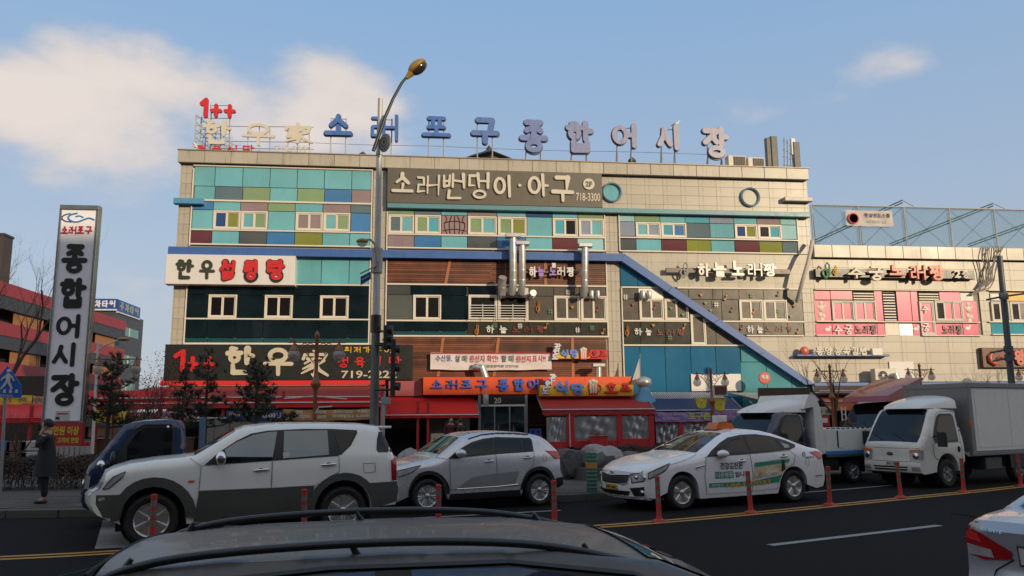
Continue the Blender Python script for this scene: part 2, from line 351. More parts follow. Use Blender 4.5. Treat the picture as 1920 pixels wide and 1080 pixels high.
# ================================================================ materials in use
STONE = mat('beige_stone_cladding', (.42, .382, .308), .36, noise=.10, nscale=.9, rnd=.13, dirt=.30, spec=.45)
JOINT = mat('dark_joint', (.325, .295, .235), .9)
ALU = mat('cream_aluminium', (.66, .60, .50), .42, noise=.05)
FRAME = mat('dark_mullion', (.03, .035, .035), .5)
CY = glassm('cyan_glass', (.135, .39, .43)); CYD = glassm('teal_glass', (.07, .34, .42)); NAVY = glassm('navy_glass', (.01, .05, .18))
BLU = glassm('blue_glass', (.04, .17, .38)); OLV = glassm('olive_glass', (.20, .22, .02)); GRN = glassm('sage_glass', (.20, .30, .14))
MAU = glassm('mauve_glass', (.25, .18, .18)); SLA = glassm('slate_glass', (.09, .14, .16)); RED = glassm('maroon_glass', (.11, .02, .02))
LIL = glassm('lilac_glass', (.24, .28, .36)); DRK = glassm('dark_glass', (.005, .012, .015), .05); BLK = mat('black_opening', (.004, .004, .005), .5, spec=.15)
GRY = glassm('grey_glass', (.07, .08, .075)); PAL = glassm('pale_cyan_glass', (.30, .55, .56)); BRN = mat('brown_window_film', (.088, .075, .058), .28, noise=.06, rnd=.08)
DEEP = glassm('deep_blue_panel', (.018, .13, .25), .16); TRQ = glassm('turquoise_panel', (.075, .28, .33), .16)
BEAM = mat('blue_painted_beam', (.045, .12, .34), .4, noise=.08, dirt=.15); TEALB = mat('teal_band', (.10, .25, .29), .4, noise=.06)
SIGNBR = mat('brown_sign_board', (.105, .092, .068), .45, noise=.06, dirt=.2); WHITE = mat('white_sign_paint', (.66, .63, .60), .45, noise=.04, dirt=.08)
CREAM = mat('cream_letter', (.58, .53, .43), .45, noise=.05); BLACKS = mat('black_sign_board', (.018, .02, .017), .35, noise=.05)
REDL = mat('red_letter', (.55, .02, .02), .4, noise=.06); INK = mat('black_letter', (.015, .015, .013), .4); GALV = mat('galvanised_steel', (.52, .52, .50), .36, .6, noise=.12)
STEEL = mat('grey_steel', (.30, .30, .29), .45, .6, noise=.12); ORG = mat('orange_sign_panel', (.64, .075, .012), .42, noise=.07, dirt=.12)
BLUL = mat('blue_letter', (.035, .10, .42), .4, noise=.08); YEL = mat('yellow_sign_panel', (.70, .40, .02), .45, noise=.06)
WOODM = mat('weathered_red_wood', (.125, .036, .014), .5, noise=1.0, nscale=.9, rnd=.9)
BATT = mat('orange_wood_batten', (.34, .12, .04), .5, noise=.2)
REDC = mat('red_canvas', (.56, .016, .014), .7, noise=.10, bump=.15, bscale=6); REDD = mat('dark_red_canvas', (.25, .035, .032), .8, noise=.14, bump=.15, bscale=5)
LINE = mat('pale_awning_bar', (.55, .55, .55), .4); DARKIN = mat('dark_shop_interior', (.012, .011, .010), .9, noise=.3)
ASPH = mat('asphalt', (.0105, .0105, .0103), .9, noise=.42, nscale=.45, bump=.5, bscale=140, spec=.12)
CONC = mat('kerb_concrete', (.080, .076, .068), .9, noise=.18, nscale=2, bump=.3)
PAVE = mat('pavement_block', (.075, .064, .056), .85, noise=.22, nscale=1.2, rnd=.35, bump=.3)
PAINTW = mat('worn_white_road_paint', (.24, .24, .24), .7, noise=.30, nscale=7); PAINTY = mat('worn_yellow_road_paint', (.40, .20, .035), .7, noise=.25, nscale=6)
PLAST = mat('clear_plastic_sheet', (.36, .36, .36), .3, .6, noise=.35, nscale=1.3, bump=.8, bscale=3, spec=.9)
# ================================================================ ground
def sheet(name, pts, z, m, kind='structure', parent=None, **kw):
    mb = MB(); mb.add([(p[0], p[1], z) for p in pts], [tuple(range(len(pts)))])
    return mb.build(name, m, parent, kind=kind, **kw)
sheet('ground', [(-900, -900), (900, -900), (900, 900), (-900, 900)], -.02, ASPH)
def offs(line, d):        # offset a polyline to its left by d
    out = []
    for i, p in enumerate(line):
        a, b = Vector(line[max(i-1, 0)]), Vector(line[min(i+1, len(line)-1)]); t = (b-a).normalized(); out.append((p[0]-t.y*d, p[1]+t.x*d))
    return out
def ribbon(name, line, w, z, m, **kw):
    a, b = offs(line, w/2), offs(line, -w/2); n = len(line); mb = MB()
    mb.add([(x, y, z) for x, y in a+b], [(i, i+n, i+n+1, i+1) for i in range(n-1)]); return mb.build(name, m, **kw)
def smoothline(pts, k=4):
    for _ in range(k):
        q = [pts[0]]
        for a, b in zip(pts, pts[1:]): q += [(a[0]*.75+b[0]*.25, a[1]*.75+b[1]*.25), (a[0]*.25+b[0]*.75, a[1]*.25+b[1]*.75)]
        pts = q+[pts[-1]]
    return pts
MED = smoothline([(-40, 10.5), (-14, 11.5), (-5.5, 12.22), (-3.87, 12.63), (-1.7, 12.91), (.35, 13.26), (2.32, 13.65), (4.33, 14.25), (6.43, 15.1), (8.54, 16.06), (10.84, 17.1), (13.1, 18.1), (15.45, 19.25), (30, 26.5), (80, 52)], 2)
road_outer = offs(MED, -16); KERB = offs(MED, 4.05)
KERB = smoothline([(-60, 15.5), (-14, 16.9), (-8.17, 17.15), (-6.0, 16.95), (-2, 16.9), (3.19, 17.75), (4.34, 18.45), (9, 20.6), (14, 22.9), (30, 31), (80, 56)], 2)
n = len(MED)
mb = MB(); mb.add([(x, y, -.004) for x, y in KERB+[(80, -30), (-60, -30)]], [tuple(range(len(KERB)+2))]); mb.build('road', ASPH, kind='structure')
# the median: double yellow line
props(ribbon('median_line', offs(MED, .12), .13, .003, PAINTY), kind='structure'); props(ribbon('median_line', offs(MED, -.12), .13, .003, PAINTY), kind='structure')
props(ribbon('lane_line', [(-.9, 15.42), (-.41, 15.53), (2.9, 16.33)], .12, .003, PAINTW), kind='structure')
props(ribbon('lane_line', [(8.4, 18.45), (10.4, 19.27), (12.6, 20.25)], .12, .003, PAINTW), kind='structure')
props(ribbon('lane_line', [(5.15, 11.5), (8.85, 12.98)], .15, .003, PAINTW), kind='structure')
props(ribbon('lane_line', [(-3.4, 9.1), (.4, 9.9)], .15, .003, PAINTW), kind='structure'); props(ribbon('lane_line', [(13.5, 15.3), (17.5, 17.3)], .15, .003, PAINTW), kind='structure')
for a, b, c_, d_ in (((-5.95, 16.4), (-5.35, 16.3), (-4.18, 12.95), (-4.75, 12.85)),):
    sheet('crossing_stripe', [a, b, c_, d_], .003, PAINTW)
props(ribbon('stop_line', [(-3.6, 16.6), (-2.9, 13.2)], .25, .003, PAINTW), kind='structure')
# pavement behind the kerb (a real step) and kerbstones
PZ = .15
pv = MB(); inner = offs(KERB, .16); pv.add([(x, y, PZ-.012) for x, y in inner+[(80, 200), (-60, 200)]], [tuple(range(len(inner)+2))]); pv.build('pavement', CONC, kind='structure')
kerb_root = empty('kerb', (0, 17, 0)); props(kerb_root, kind='structure')
dists = [0]; 
for a, b in zip(KERB, KERB[1:]): dists.append(dists[-1]+math.dist(a, b))
def along(line, dd, s):
    for i in range(len(dd)-1):
        if dd[i+1] >= s: t = (s-dd[i])/(dd[i+1]-dd[i]); return (line[i][0]*(1-t)+line[i+1][0]*t, line[i][1]*(1-t)+line[i+1][1]*t)
    return line[-1]
ks = MB().box(0, 0, -.02, .985, .17, PZ, .012).build('kerbstone', CONC, kerb_root); first = True; s = 0
while s < dists[-1]-1:
    p, q = along(KERB, dists, s), along(KERB, dists, s+1)
    if -13 < p[0] < 26:
        o = ks if first else ks.copy()
        if not first: COL.objects.link(o); o.parent = kerb_root
        first = False; o.location = (p[0], p[1]-17, 0); o.rotation_euler = (0, 0, math.atan2(q[1]-p[1], q[0]-p[0]))
    s += 1
# paving blocks, those large enough to see; the rest of the pavement keeps its material
pav = MB().box(0, 0, -.03, .59, .29, .0, .006)
pav = MB(); pav.box(.0, .0, -.03, .59, .29, 0); pave0 = pav.build('paving_block', PAVE, None); used = False
pr = empty('paving', (0, 20, PZ)); props(pr, kind='structure'); cnt = 0
rnp = random.Random(3)
stuff_v = MB()
for j in range(60):
    for i in range(90):
        x = -13+i*.6+(.3 if j % 2 else 0); y = 16.9+j*.3
        kb = next((a[1]+(b[1]-a[1])*(x-a[0])/(b[0]-a[0]) for a, b in zip(KERB, KERB[1:]) if a[0] <= x < b[0]), 99)
        if y < kb+.38 or y > kb+3.2 or x > 12: continue
        vis = (x < -5.4 and y < 20.0) or (2.6 < x < 4.9 and y < kb+1.6)
        if vis and cnt < 260:
            o = pave0 if not used else pave0.copy()
            if used: COL.objects.link(o)
            used = True; o.parent = pr; o.location = (x, y-20, rnp.uniform(-.004, .004)); cnt += 1
        else:
            z = PZ+rnp.uniform(-.004, .003); stuff_v.add([(x, y, z), (x+.59, y, z), (x+.59, y+.29, z), (x, y+.29, z)], [(0, 1, 2, 3)])
stuff_v.build('paving_block', PAVE, pr, world=True, kind='stuff')
# ================================================================ market building
BX = P(930, 600, YF).x
bld = empty('market_building', (BX, YF, 0), 'long beige four storey market hall with coloured glass bands and a sloping blue beam', 'building')
def stone(x0, z0, x1, z1, pw=.95, ph=.5, y=YF-.06, lines=(), parent=None, name='wall_panel', cache={}):
    """stone cladding panels with open joints, cut by half planes where a beam crosses"""
    g = .006; parent = parent or bld
    i0, i1 = math.floor(x0/pw), math.ceil(x1/pw); j0, j1 = math.floor(z0/ph), math.ceil(z1/ph)
    for i in range(i0, i1):
        for j in range(j0, j1):
            a, b = max(x0, i*pw)+g/2, min(x1, (i+1)*pw)-g/2; c, d = max(z0, j*ph)+g/2, min(z1, (j+1)*ph)-g/2
            if b-a < .05 or d-c < .05: continue
            poly = [(a, c), (b, c), (b, d), (a, d)]
            for l in lines: poly = clip(poly, *l)
            if len(poly) < 3: continue
            full = len(poly) == 4 and not lines
            key = (round(b-a, 3), round(d-c, 3), y, parent.name)
            w = worldloc(parent)
            if full and key in cache:
                o = cache[key].copy(); COL.objects.link(o)
            elif full:
                o = MB().box(0, 0, 0, b-a, .05, d-c, .006).build(name, STONE, parent); cache[key] = o
            else:
                MB().prism(poly, y, y+.05).build(name, STONE, parent, world=True); continue
            o.location = (a-w.x, y-w.y, c-w.z)
WT = P(530, 292, YF).z; xl, xr = P(337, 400, YF).x, P(1514, 400, YF).x; WL = P(1171, 476, YF-.3); 
top = P(930, 303, YF).z; cor0 = P(930, 324, YF).z
# core of the building: dark joints behind the cladding, roof, side walls
MB().box(xl, YF-.004, 0, xr, YF+16, top-.25).build('wall', JOINT, bld, world=True)
MB().box(xl-.05, YF+.2, top-.24, xr+.05, YF+16, top-.12).build('roof', mat('roof_concrete', (.25, .24, .22), .9), bld, world=True)
stL = MB().box(xl-.055, YF-.05, 0, xl-.003, YF+16, top-.3); stL.build('side_wall', STONE, bld, world=True)
MB().box(xr+.003, YF-.05, 0, xr+.055, YF+16, top-.3).build('side_wall', STONE, bld, world=True)
# parapet of large panels
par_x0, par_x1 = P(333, 300, YF-.35).x, P(1517, 333, YF-.35).x; N = 26
for i in range(N):
    a, b = par_x0+(par_x1-par_x0)*i/N, par_x0+(par_x1-par_x0)*(i+1)/N
    MB().box(a+.008, YF-.35, cor0, b-.008, YF-.25, top, .012).build('parapet_panel', STONE, bld, world=True)
MB().box(par_x0-.03, YF-.4, top, par_x1+.03, YF-.1, top+.045).build('parapet_cap', mat('coping_metal', (.30, .24, .17), .5, .3), bld, world=True)
MB().box(par_x0+.01, YF-.249, cor0+.01, par_x1-.01, YF+.2, top-.005).build('cornice', JOINT, bld, world=True)
MB().box(par_x0-.001, YF-.34, cor0+.02, par_x0+.05, YF+14, top-.003).build('cornice', STONE, bld, world=True)
zc = lambda y, x=925: P(x, y, YF).z
# horizontal levels (picture row at the middle of the facade -> height)
L_top = cor0
S3a, S3b = zc(443), zc(471)                 # third floor sill, foot of the coloured glass
BND0, BND1 = zc(484), zc(470)               # blue band
S2t, S2s, S2f = zc(536), zc(602), zc(645, 520)  # top, sill and foot of the dark windows
def xat(px, py=450): return P(px, py, YF).x
def rail(px0, px1, z, h=.07, m=ALU, proud=.16, name='sill_rail'):
    a, b = xat(px0, 780-(z-1.9)*39), xat(px1, 780-(z-1.9)*39)
    return MB().box(a, YF-proud, z-h/2, b, YF, z+h/2, .01).build(name, m, bld, world=True)
def panes(pxs, z0, z1, mats_, name='glass_panel', proud=.10, py=450, lines=()):
    gp = .03
    for (a, b), m in zip(zip(pxs, pxs[1:]), mats_):
        if m is None: continue
        x0, x1 = xat(a, py)+gp/2, xat(b, py)-gp/2
        poly = [(x0, z0+gp/2), (x1, z0+gp/2), (x1, z1-gp/2), (x0, z1-gp/2)]
        for l in lines: poly = clip(poly, *l)
        if len(poly) < 3: continue
        o = MB().prism(poly, YF-proud, YF-proud+.03).build(name, m, bld, world=True)
def window(px0, px1, z0, z1, mats_, parent=None, proud=.17, py=450, fw=.075, fm=ALU, Y=None):
    """sliding window: outer frame (the part) with its panes, each pane in a sash"""
    parent = parent or bld; y = (Y or YF)-proud
    x0, x1 = P(px0, py, Y or YF).x, P(px1, py, Y or YF).x; k = len(mats_); mb = MB()
    mb.box(x0, y, z0, x1, y+.1, z0+fw, .008); mb.box(x0, y, z1-fw, x1, y+.1, z1, .008)
    mb.box(x0, y+.001, z0+fw, x0+fw, y+.1, z1-fw, .008); mb.box(x1-fw, y+.001, z0+fw, x1, y+.1, z1-fw, .008)
    w = (x1-x0-2*fw)/k
    for i in range(k):
        a = x0+fw+w*i; s = .055 if i % 2 == 0 else .05; yy = y+.02+.025*(i % 2)
        for q in ((a, z0+fw, a+s, z1-fw), (a+w-s, z0+fw, a+w, z1-fw), (a+s, z0+fw, a+w-s, z0+fw+s), (a+s, z1-fw-s, a+w-s, z1-fw)): mb.box(q[0]+.002, yy, q[1]+.002, q[2]-.002, yy+.04, q[3]-.002)
    o = mb.build('window', fm, parent, world=True)
    for i, m in enumerate(mats_):
        a = x0+fw+w*i; yy = y+.05+.025*(i % 2)
        MB().box(a+.04, yy, z0+fw+.04, a+w-.04, yy+.01, z1-fw-.04).build('pane', m, o, world=True)
    return o
A = [365, 404, 456, 507, 558, 609, 660, 697.5]
# --- left section, third floor and up
zA = [zc(325), zc(362), zc(389), zc(405.5), S3a, S3b]
zA = [P(530, y, YF).z for y in (317.5, 353.5, 380, 397.5, 434.5, 461.5)]
panes(A, zA[1], zA[0], [CY]*7, py=335)
panes(A, zA[2]+.04, zA[1], [CY, SLA, GRN, CY, GRN, BLU, MAU], py=365)
A2 = [361, 401, 452, 503, 554, 606, 658, 696]
panes(A2, zA[3], zA[2]-.05, [BLU, CY, MAU, GRN, CY, MAU, SLA], py=390)
panes([361, 401], zA[4]+.03, zA[3], [CY], py=415); panes([503, 554], zA[4]+.03, zA[3], [CY], py=415); panes([658, 696], zA[4]+.03, zA[3], [BLU], py=415)
window(401, 452, zA[4]+.04, zA[3]-.02, [NAVY, OLV], py=415); window(453, 502.5, zA[4]+.04, zA[3]-.02, [CY, GRN], py=415)
window(555, 606, zA[4]+.04, zA[3]-.02, [MAU, MAU], py=415); window(607, 657, zA[4]+.04, zA[3]-.02, [CY, GRN], py=415)
A3 = [358, 398, 449, 501, 553, 605, 656, 695]
panes(A3, zA[5]+.04, zA[4]-.04, [RED, CY, GRY, BLU, OLV, CY, CY], py=448)
rail(364, 698, zA[0]+.04); rail(381, 698, zA[2], .09); rail(357, 697, zA[4]); rail(355, 696, zA[5]+.01)
for x in A: pass
# upright aluminium edges of the sections
def upright(pxt, pyt, pxb, pyb, w=.06, proud=.15, m=ALU):
    a, b = P(pxt, pyt, YF), P(pxb, pyb, YF); x = (a.x+b.x)/2
    MB().box(x-w/2, YF-proud, b.z, x+w/2, YF-.061, a.z, .008).build('mullion', m, bld, world=True)
upright(364, 317, 357, 462); upright(698, 319, 696, 466); upright(355, 482, 346, 645); upright(695, 482, 691, 645)
upright(726.5, 398, 725, 470); upright(724, 482, 724, 632); upright(1132, 398, 1134, 471); upright(1135, 482, 1139, 632)
upright(1159, 400, 1161, 472); upright(1492, 411, 1496, 478); upright(1164, 540, 1170, 735)
# --- middle section
B = [727, 776.5, 827, 876, 931, 985.5, 1035, 1082, 1131]
zB = [P(930, y, YF).z for y in (396, 406.5, 443.5, 469)]
panes(B, zB[1], zB[0], [GRN, SLA, CY, MAU, CY, NAVY, CY, GRN], py=402)
window(728, 776.5, zB[2]+.04, zB[1]-.02, [SLA, CY], py=425); window(778, 826.5, zB[2]+.04, zB[1]-.02, [GRN, CYD], py=425)
panes([827.5, 876], zB[2]+.03, zB[1], [MAU], py=425); panes([987.5, 1034.5], zB[2]+.03, zB[1], [CY], py=425)
window(877, 931, zB[2]+.04, zB[1]-.02, [GRN, CY], py=425); window(933, 986.5, zB[2]+.04, zB[1]-.02, [GRN, OLV], py=425)
window(1035.5, 1082, zB[2]+.04, zB[1]-.02, [CYD, BLK], py=425); window(1084, 1131, zB[2]+.04, zB[1]-.02, [LIL, CY], py=425)
panes(B, zB[3]+.04, zB[2]-.04, [MAU, BLU, CY, GRY, BLU, CY, RED, PAL], py=457)
rail(725, 1133, zB[2]); rail(724, 1134, zB[3]+.02)
# maroon calligraphic film on one mauve panel
x0, z0, x1, z1 = FR(830, 406, 874, 441); fm_ = MB()
for q in ([(.2, 0), (.02, .5), (.2, .8), (.1, 1)], [(.32, 0), (.25, .6), (.38, 1)], [(.5, 0), (.5, .5), (.5, 1)], [(.68, 0), (.75, .6), (.62, 1)], [(.8, 0), (.98, .5), (.8, .8), (.9, 1)], [(0, .2), (.5, .32), (1, .2)], [(.05, .62), (.5, .75), (.95, .62)]):
    fm_.tube([(x0+(x1-x0)*a, YF-.106, z0+(z1-z0)*b) for a, b in smoothline(q, 2)], .025, 4)
fm_.build('film_pattern', RED, bld, world=True)
# --- right section
C = [1160, 1189, 1236, 1283, 1329, 1374, 1417, 1461, 1490]
zC = [P(1325, y, YF).z for y in (407, 419.5, 447.5, 450.5, 474)]
panes(C, zC[1], zC[0]+.1, [PAL, GRN, CY, CYD, LIL, CY, MAU, PAL], py=410)
panes([1160.5, 1190], zC[2]+.03, zC[1], [LIL], py=430); window(1190.5, 1237, zC[2], zC[1]-.02, [CY, LIL], py=430); window(1238, 1285, zC[2], zC[1]-.02, [CYD, BLU], py=430)
panes([1285, 1330, 1375], zC[2]+.03, zC[1], [SLA, CY], py=430)
window(1375.5, 1417.5, zC[2], zC[1]-.02, [NAVY, OLV], py=430); window(1418.5, 1462.5, zC[2], zC[1]-.02, [BLK, CYD], py=430); panes([1463, 1492], zC[2]+.03, zC[1], [PAL], py=430)
panes([1162, 1192, 1239, 1286, 1332, 1376, 1422, 1465, 1494], zC[4]+.03, zC[3]-.02, [GRY, CY, RED, OLV, CY, RED, OLV, SLA], py=462)
rail(1159, 1494, (zC[2]+zC[3])/2); rail(1161, 1497, zC[4])
# --- teal band under the large brown sign, over middle and right sections
tz0, tz1 = P(1100, 397.5, YF-.4).z, P(1100, 388.5, YF-.4).z
MB().box(P(726, 385, YF-.4).x, YF-.4, tz0, P(1520, 405, YF-.4).x, YF-.06, tz1, .02).build('band', TEALB, bld, world=True)
MB().box(P(1472, 372, YF-.4).x, YF-.4, P(1490, 376.5, YF-.4).z, P(1524, 373, YF-.4).x, YF-.06, P(1490, 369, YF-.4).z, .02).build('band', mat('grey_band', (.42, .38, .32), .4), bld, world=True)
MB().box(P(325, 375, YF-.4).x, YF-.4, P(350, 381.5, YF-.4).z, P(381, 375, YF-.4).x, YF-.06, P(350, 371, YF-.4).z, .02).build('band', mat('sky_blue_band', (.08, .27, .45), .4), bld, world=True)
# --- blue beam: level run, then down the slope, then level along the annex
bx0 = P(315, 468, YF-.45).x; k1 = P(1171, 476, YF-.45); k1b = P(1166, 486, YF-.45); bt = (P(315, 461.5, YF-.45).z+k1.z)/2; bb = bt-.37
k2 = P(1524, 722, YF-.45); e1 = P(1921, 716, YF-.45)
poly = [(bx0, bb), (bx0, bt), (k1.x, bt), (k2.x+.12, k2.z+.03), (k2.x-.32, k2.z-.03), (k1.x-.16, bb)]
segs = [[(bx0, bb), (bx0, bt), (bx0+11, bt), (bx0+11, bb)], [(bx0+11, bb), (bx0+11, bt), (k1.x, bt), (k1.x-.16, bb)]]
for s_ in segs: MB().prism(s_, YF-.45, YF-.06).build('blue_beam', BEAM, bld, world=True)
q0, q1 = Vector((k1.x, bt)), Vector((k2.x+.14, k2.z+.04)); r0, r1 = Vector((k1.x-.16, bb)), Vector((k2.x-.38, k2.z+.02))
for i in range(4):
    a, b = i/4+.001, (i+1)/4-.001
    MB().prism([tuple(q0.lerp(q1, a)), tuple(q0.lerp(q1, b)), tuple(r0.lerp(r1, b)), tuple(r0.lerp(r1, a))], YF-.45, YF-.06).build('blue_beam', BEAM, bld, world=True)
mid0, mid1 = tuple(q0.lerp(r0, .5)), tuple(q1.lerp(r1, .5))
DIAG_L = (mid0, mid1, -1)      # keeps what lies below / left of the slope
DIAG_R = (mid0, mid1, 1)
# --- second floor, left section
LZ = [P(520, y, YF).z for y in (483, 534, 554, 599, 645)]
panes([552, 603, 655, 694.5], LZ[1]+.04, LZ[0], [CY]*3, py=508)
rail(350, 695, LZ[1]); rail(347, 694, LZ[3]); rail(345, 693, LZ[4], .09)
D2 = [351, 392, 445, 496, 550, 601, 654, 693]
panes(D2, LZ[2], LZ[1]-.04, [DRK]*7, py=545)
panes([350, 392], LZ[3]+.04, LZ[2], [DRK], py=575); panes([445.5, 496], LZ[3]+.04, LZ[2], [DRK], py=575); panes([550.5, 600], LZ[3]+.04, LZ[2], [DRK], py=575); panes([654.5, 693], LZ[3]+.04, LZ[2], [DRK], py=575)
for a, b in ((392, 445), (497, 549.5), (600.5, 654)): window(a, b, LZ[3]+.04, LZ[2]+.0, [BLK, BLK], py=575)
panes([347.5, 390, 442, 494, 547, 600, 653, 692], LZ[4]+.28, LZ[3]-.04, [DRK]*7, py=615)
panes([347.5, 390, 442, 494, 547, 600, 653, 692], LZ[4]+.05, LZ[4]+.27, [glassm('teal_spandrel', (.015, .07, .08))]*7, py=640)
# --- wood cladding, middle section
def wood(px0, px1, z0, z1, lines=(), Y=YF):
    a, b = P(px0, 780-(z0-1.9)*39, YF).x, P(px1, 780-(z0-1.9)*39, YF).x; h = .105; n_ = max(1, int(round((z1-z0)/h))); h = (z1-z0)/n_
    for i in range(n_):
        xx = a; k = 0
        cuts = [a, a+(b-a)*.46+((i*37) % 5)*.05, b]
        for u, v in zip(cuts, cuts[1:]):
            MB().box(u+.003, YF-.10, z0+h*i+.006, v-.003, YF-.05, z0+h*(i+1)-.004, .004).build('wood_slat', WOODM, bld, world=True)
M0 = [P(930, y, YF).z for y in (483.5, 535.5, 555, 602.5, 631, 706)]
wood(725, 1135, M0[1]+.04, M0[0])
wood(727, 1140, P(930, 800, YF).z, M0[4]-.04)
for px, py0, py1, tilt in ((840, 483, 533, -.05), (1022, 488, 535, .07), (1073, 634, 708, .22), (930, 634, 706, -.15), (826, 634, 706, -.1)):
    a = P(px, (py0+py1)/2, YF); z0, z1 = P(px, py1, YF).z, P(px, py0, YF).z
    MB().prism([(a.x-.07-tilt*(z1-z0)/2*0-.12*(tilt < 0), z0), (a.x+.07-.12*(tilt < 0), z0), (a.x+.07+.12*(tilt < 0), z1), (a.x-.07+.12*(tilt < 0), z1)], YF-.13, YF-.101).build('batten', BATT, bld, world=True)
rail(724, 1137, M0[1], .08); rail(724, 1138, M0[3], .08); rail(735, 1140, M0[4], .08)
panes([725, 770, 822, 876], M0[2], M0[1]-.04, [GRY, DRK, DRK], py=545)
panes([725.5, 774], M0[3]+.04, M0[2], [glassm('reflection_grey_glass', (.10, .11, .10))], py=578); panes([827, 877], M0[3]+.04, M0[2], [DRK], py=578)  # first pane: its reflection is put into a paler glass colour
window(774.5, 827, M0[3]+.04, M0[2]+.0, [BLK, BLK], py=578)
panes([878, 932], M0[2]+.03, M0[1]-.04, [DRK], py=545)
window(878, 932, M0[3]+.04, M0[2]+.03, [BLK], py=578); window(933.5, 990, M0[3]+.04, M0[2]+.03, [BLK], py=578)
for a, b in ((879, 931), (934, 989)):          # guard bars in front of the two kitchen windows
    g_ = MB()
    for k in range(6): z = M0[3]+.10+k*.125; g_.box(P(a, 590, YF-.3).x, YF-.32, z, P(b, 590, YF-.3).x, YF-.295, z+.03)
    for xx in (a+.5, (a+b)/2, b-.5): x_ = P(xx, 590, YF-.3).x; g_.box(x_-.015, YF-.345, M0[3]+.05, x_+.015, YF-.321, M0[3]+.8)
    g_.build('guard_rail', WHITE, bld, world=True)
fbox('vent_plate', (934, 539, 991, 558), mat('steel_plate', (.5, .48, .44), .4, .5), bld, proud=.2)
panes([991, 1037.5, 1086, 1136], M0[2], M0[1]-.04, [BRN]*3, py=545); panes([991, 1037], M0[3]+.04, M0[2], [BRN], py=578)
window(1038, 1086.5, M0[3]+.04, M0[2]+.02, [BRN, BRN], py=578); window(1088, 1136, M0[3]+.04, M0[2]+.02, [BRN, BRN], py=578)
panes([725, 775, 826, 876], M0[4]+.25, M0[3]-.04, [DRK]*3, py=616); panes([725, 775, 826, 876], M0[4]+.05, M0[4]+.24, [mat('teal_spandrel')]*3, py=628)
panes([876.5, 934, 990, 1038, 1088, 1137], M0[4]+.04, M0[3]-.04, [mat('dark_window_film', (.03, .03, .022), .25)]*5, py=616)
# --- right section below the third floor
sl = [DIAG_L]
panes([1162, 1194, 1260], P(1180, 538, YF).z+.03, bb, [DEEP, DEEP], py=510, lines=sl)
SR = [P(1330, y, YF).z for y in (541, 562, 603, 629.5, 648)]
rail(1164, 1243, SR[0], .08); rail(1268, 1500, SR[0], .08)
panes([1165, 1196, 1243, 1290, 1335, 1353, 1384, 1430, 1474, 1502], SR[1], SR[0]-.04, [BRN, mat('steel_plate'), BRN, BRN, BRN, BRN, BRN, BRN, BRN], py=551)
panes([1165, 1197], SR[2]+.04, SR[1], [BRN], py=585); panes([1290.5, 1334], SR[2]+.04, SR[1], [BRN], py=585); panes([1334, 1352], SR[2]+.04, SR[1], [BRN], py=585); panes([1352, 1384], SR[2]+.04, SR[1], [BRN], py=585)
panes([1475, 1504], SR[2]+.04, SR[1], [BRN], py=585)
window(1197.5, 1243, SR[2]+.04, SR[1], [BRN, BRN], py=585); window(1244.5, 1289.5, SR[2]+.04, SR[1], [BRN, BRN], py=585)
window(1384.5, 1428.5, SR[2]+.04, SR[1], [BRN, BRN], py=585); window(1429.5, 1474, SR[2]+.04, SR[1], [BRN, BRN], py=585)
rail(1165, 1291, SR[2], .08); rail(1322, 1505, SR[2], .08); rail(1166, 1400, SR[4], .08); rail(1398, 1505, SR[3], .07)
FILM = mat('dark_window_film')
panes([1166, 1200, 1246, 1293], SR[4]+.04, SR[2]-.04, [FILM, FILM, FILM], py=626); panes([1323, 1341, 1386, 1432], SR[4]+.04, SR[2]-.04, [BRN]*3, py=626, lines=sl)
panes([1360, 1385, 1431, 1475, 1505], SR[3]+.04, SR[2]-.04, [BRN]*4, py=616, lines=[DIAG_R])
window(1293.5, 1322, P(1307, 647, YF).z, P(1307, 590, YF).z, [BRN], py=620)
gz0, gz1 = P(1280, 800, YF).z, SR[4]-.04
panes([1168, 1200, 1247, 1295, 1342, 1388], gz0, gz1, [DEEP]*5, name='blue_panel', py=690, lines=sl, proud=.08)
panes([1388, 1436, 1482, 1530], gz0, P(1430, 679, YF).z, [TRQ]*3, name='blue_panel', py=700, lines=sl, proud=.08); panes([1388, 1436, 1482], P(1430, 679, YF).z, gz1, [TRQ]*2, name='blue_panel', py=665, lines=sl, proud=.08)
# --- stone cladding
xA0, xA1 = xl, P(361, 420, YF).x
stone(xl, 3.4, P(354, 480, YF).x, cor0-.02, pw=.95)
zt, zm = cor0-.02, zc(480)
xc0, xc1 = P(697.5, 400, YF).x+.04, P(726, 400, YF).x-.04
stone(xc0, 3.4, xc1, zt)
stone(P(1132, 400, YF).x+.04, 3.4, P(1160, 430, YF).x-.04, P(1100, 404, YF).z)
stone(P(726, 400, YF).x, P(930, 391, YF).z, xr, zt)       # wall above the teal band
stone(P(1494, 440, YF).x+.03, zC[4], xr, P(1500, 405, YF).z)
stone(P(1171, 500, YF).x-.1, SR[0]+.04, xr, zC[4]-.035, lines=[DIAG_R])
stone(P(1503, 570, YF).x+.03, SR[3]-.03, xr, SR[0]+.04)
stone(P(1360, 640, YF).x, k2.z, xr, SR[3]-.035, lines=[DIAG_R])
# round windows
for px, py, gl in ((1147, 361, CY), (1406, 370, STONE)):
    c = P(px, py, YF-.08); r = .52
    o = MB(); o.lathe([(r-.10, 0), (r-.10, .12), (r-.05, .16), (r, .12), (r, 0)], (c.x, YF-.061, c.z), 36, 'Y'); f = o.build('round_window', mat('blue_grey_ring', (.22, .33, .40), .4, .3), bld, world=True, smooth=40)
    MB().lathe([(0.001, .02), (r-.09, .02), (r-.09, 0)], (c.x, YF-.063, c.z), 36, 'Y').build('pane', gl, f, world=True)
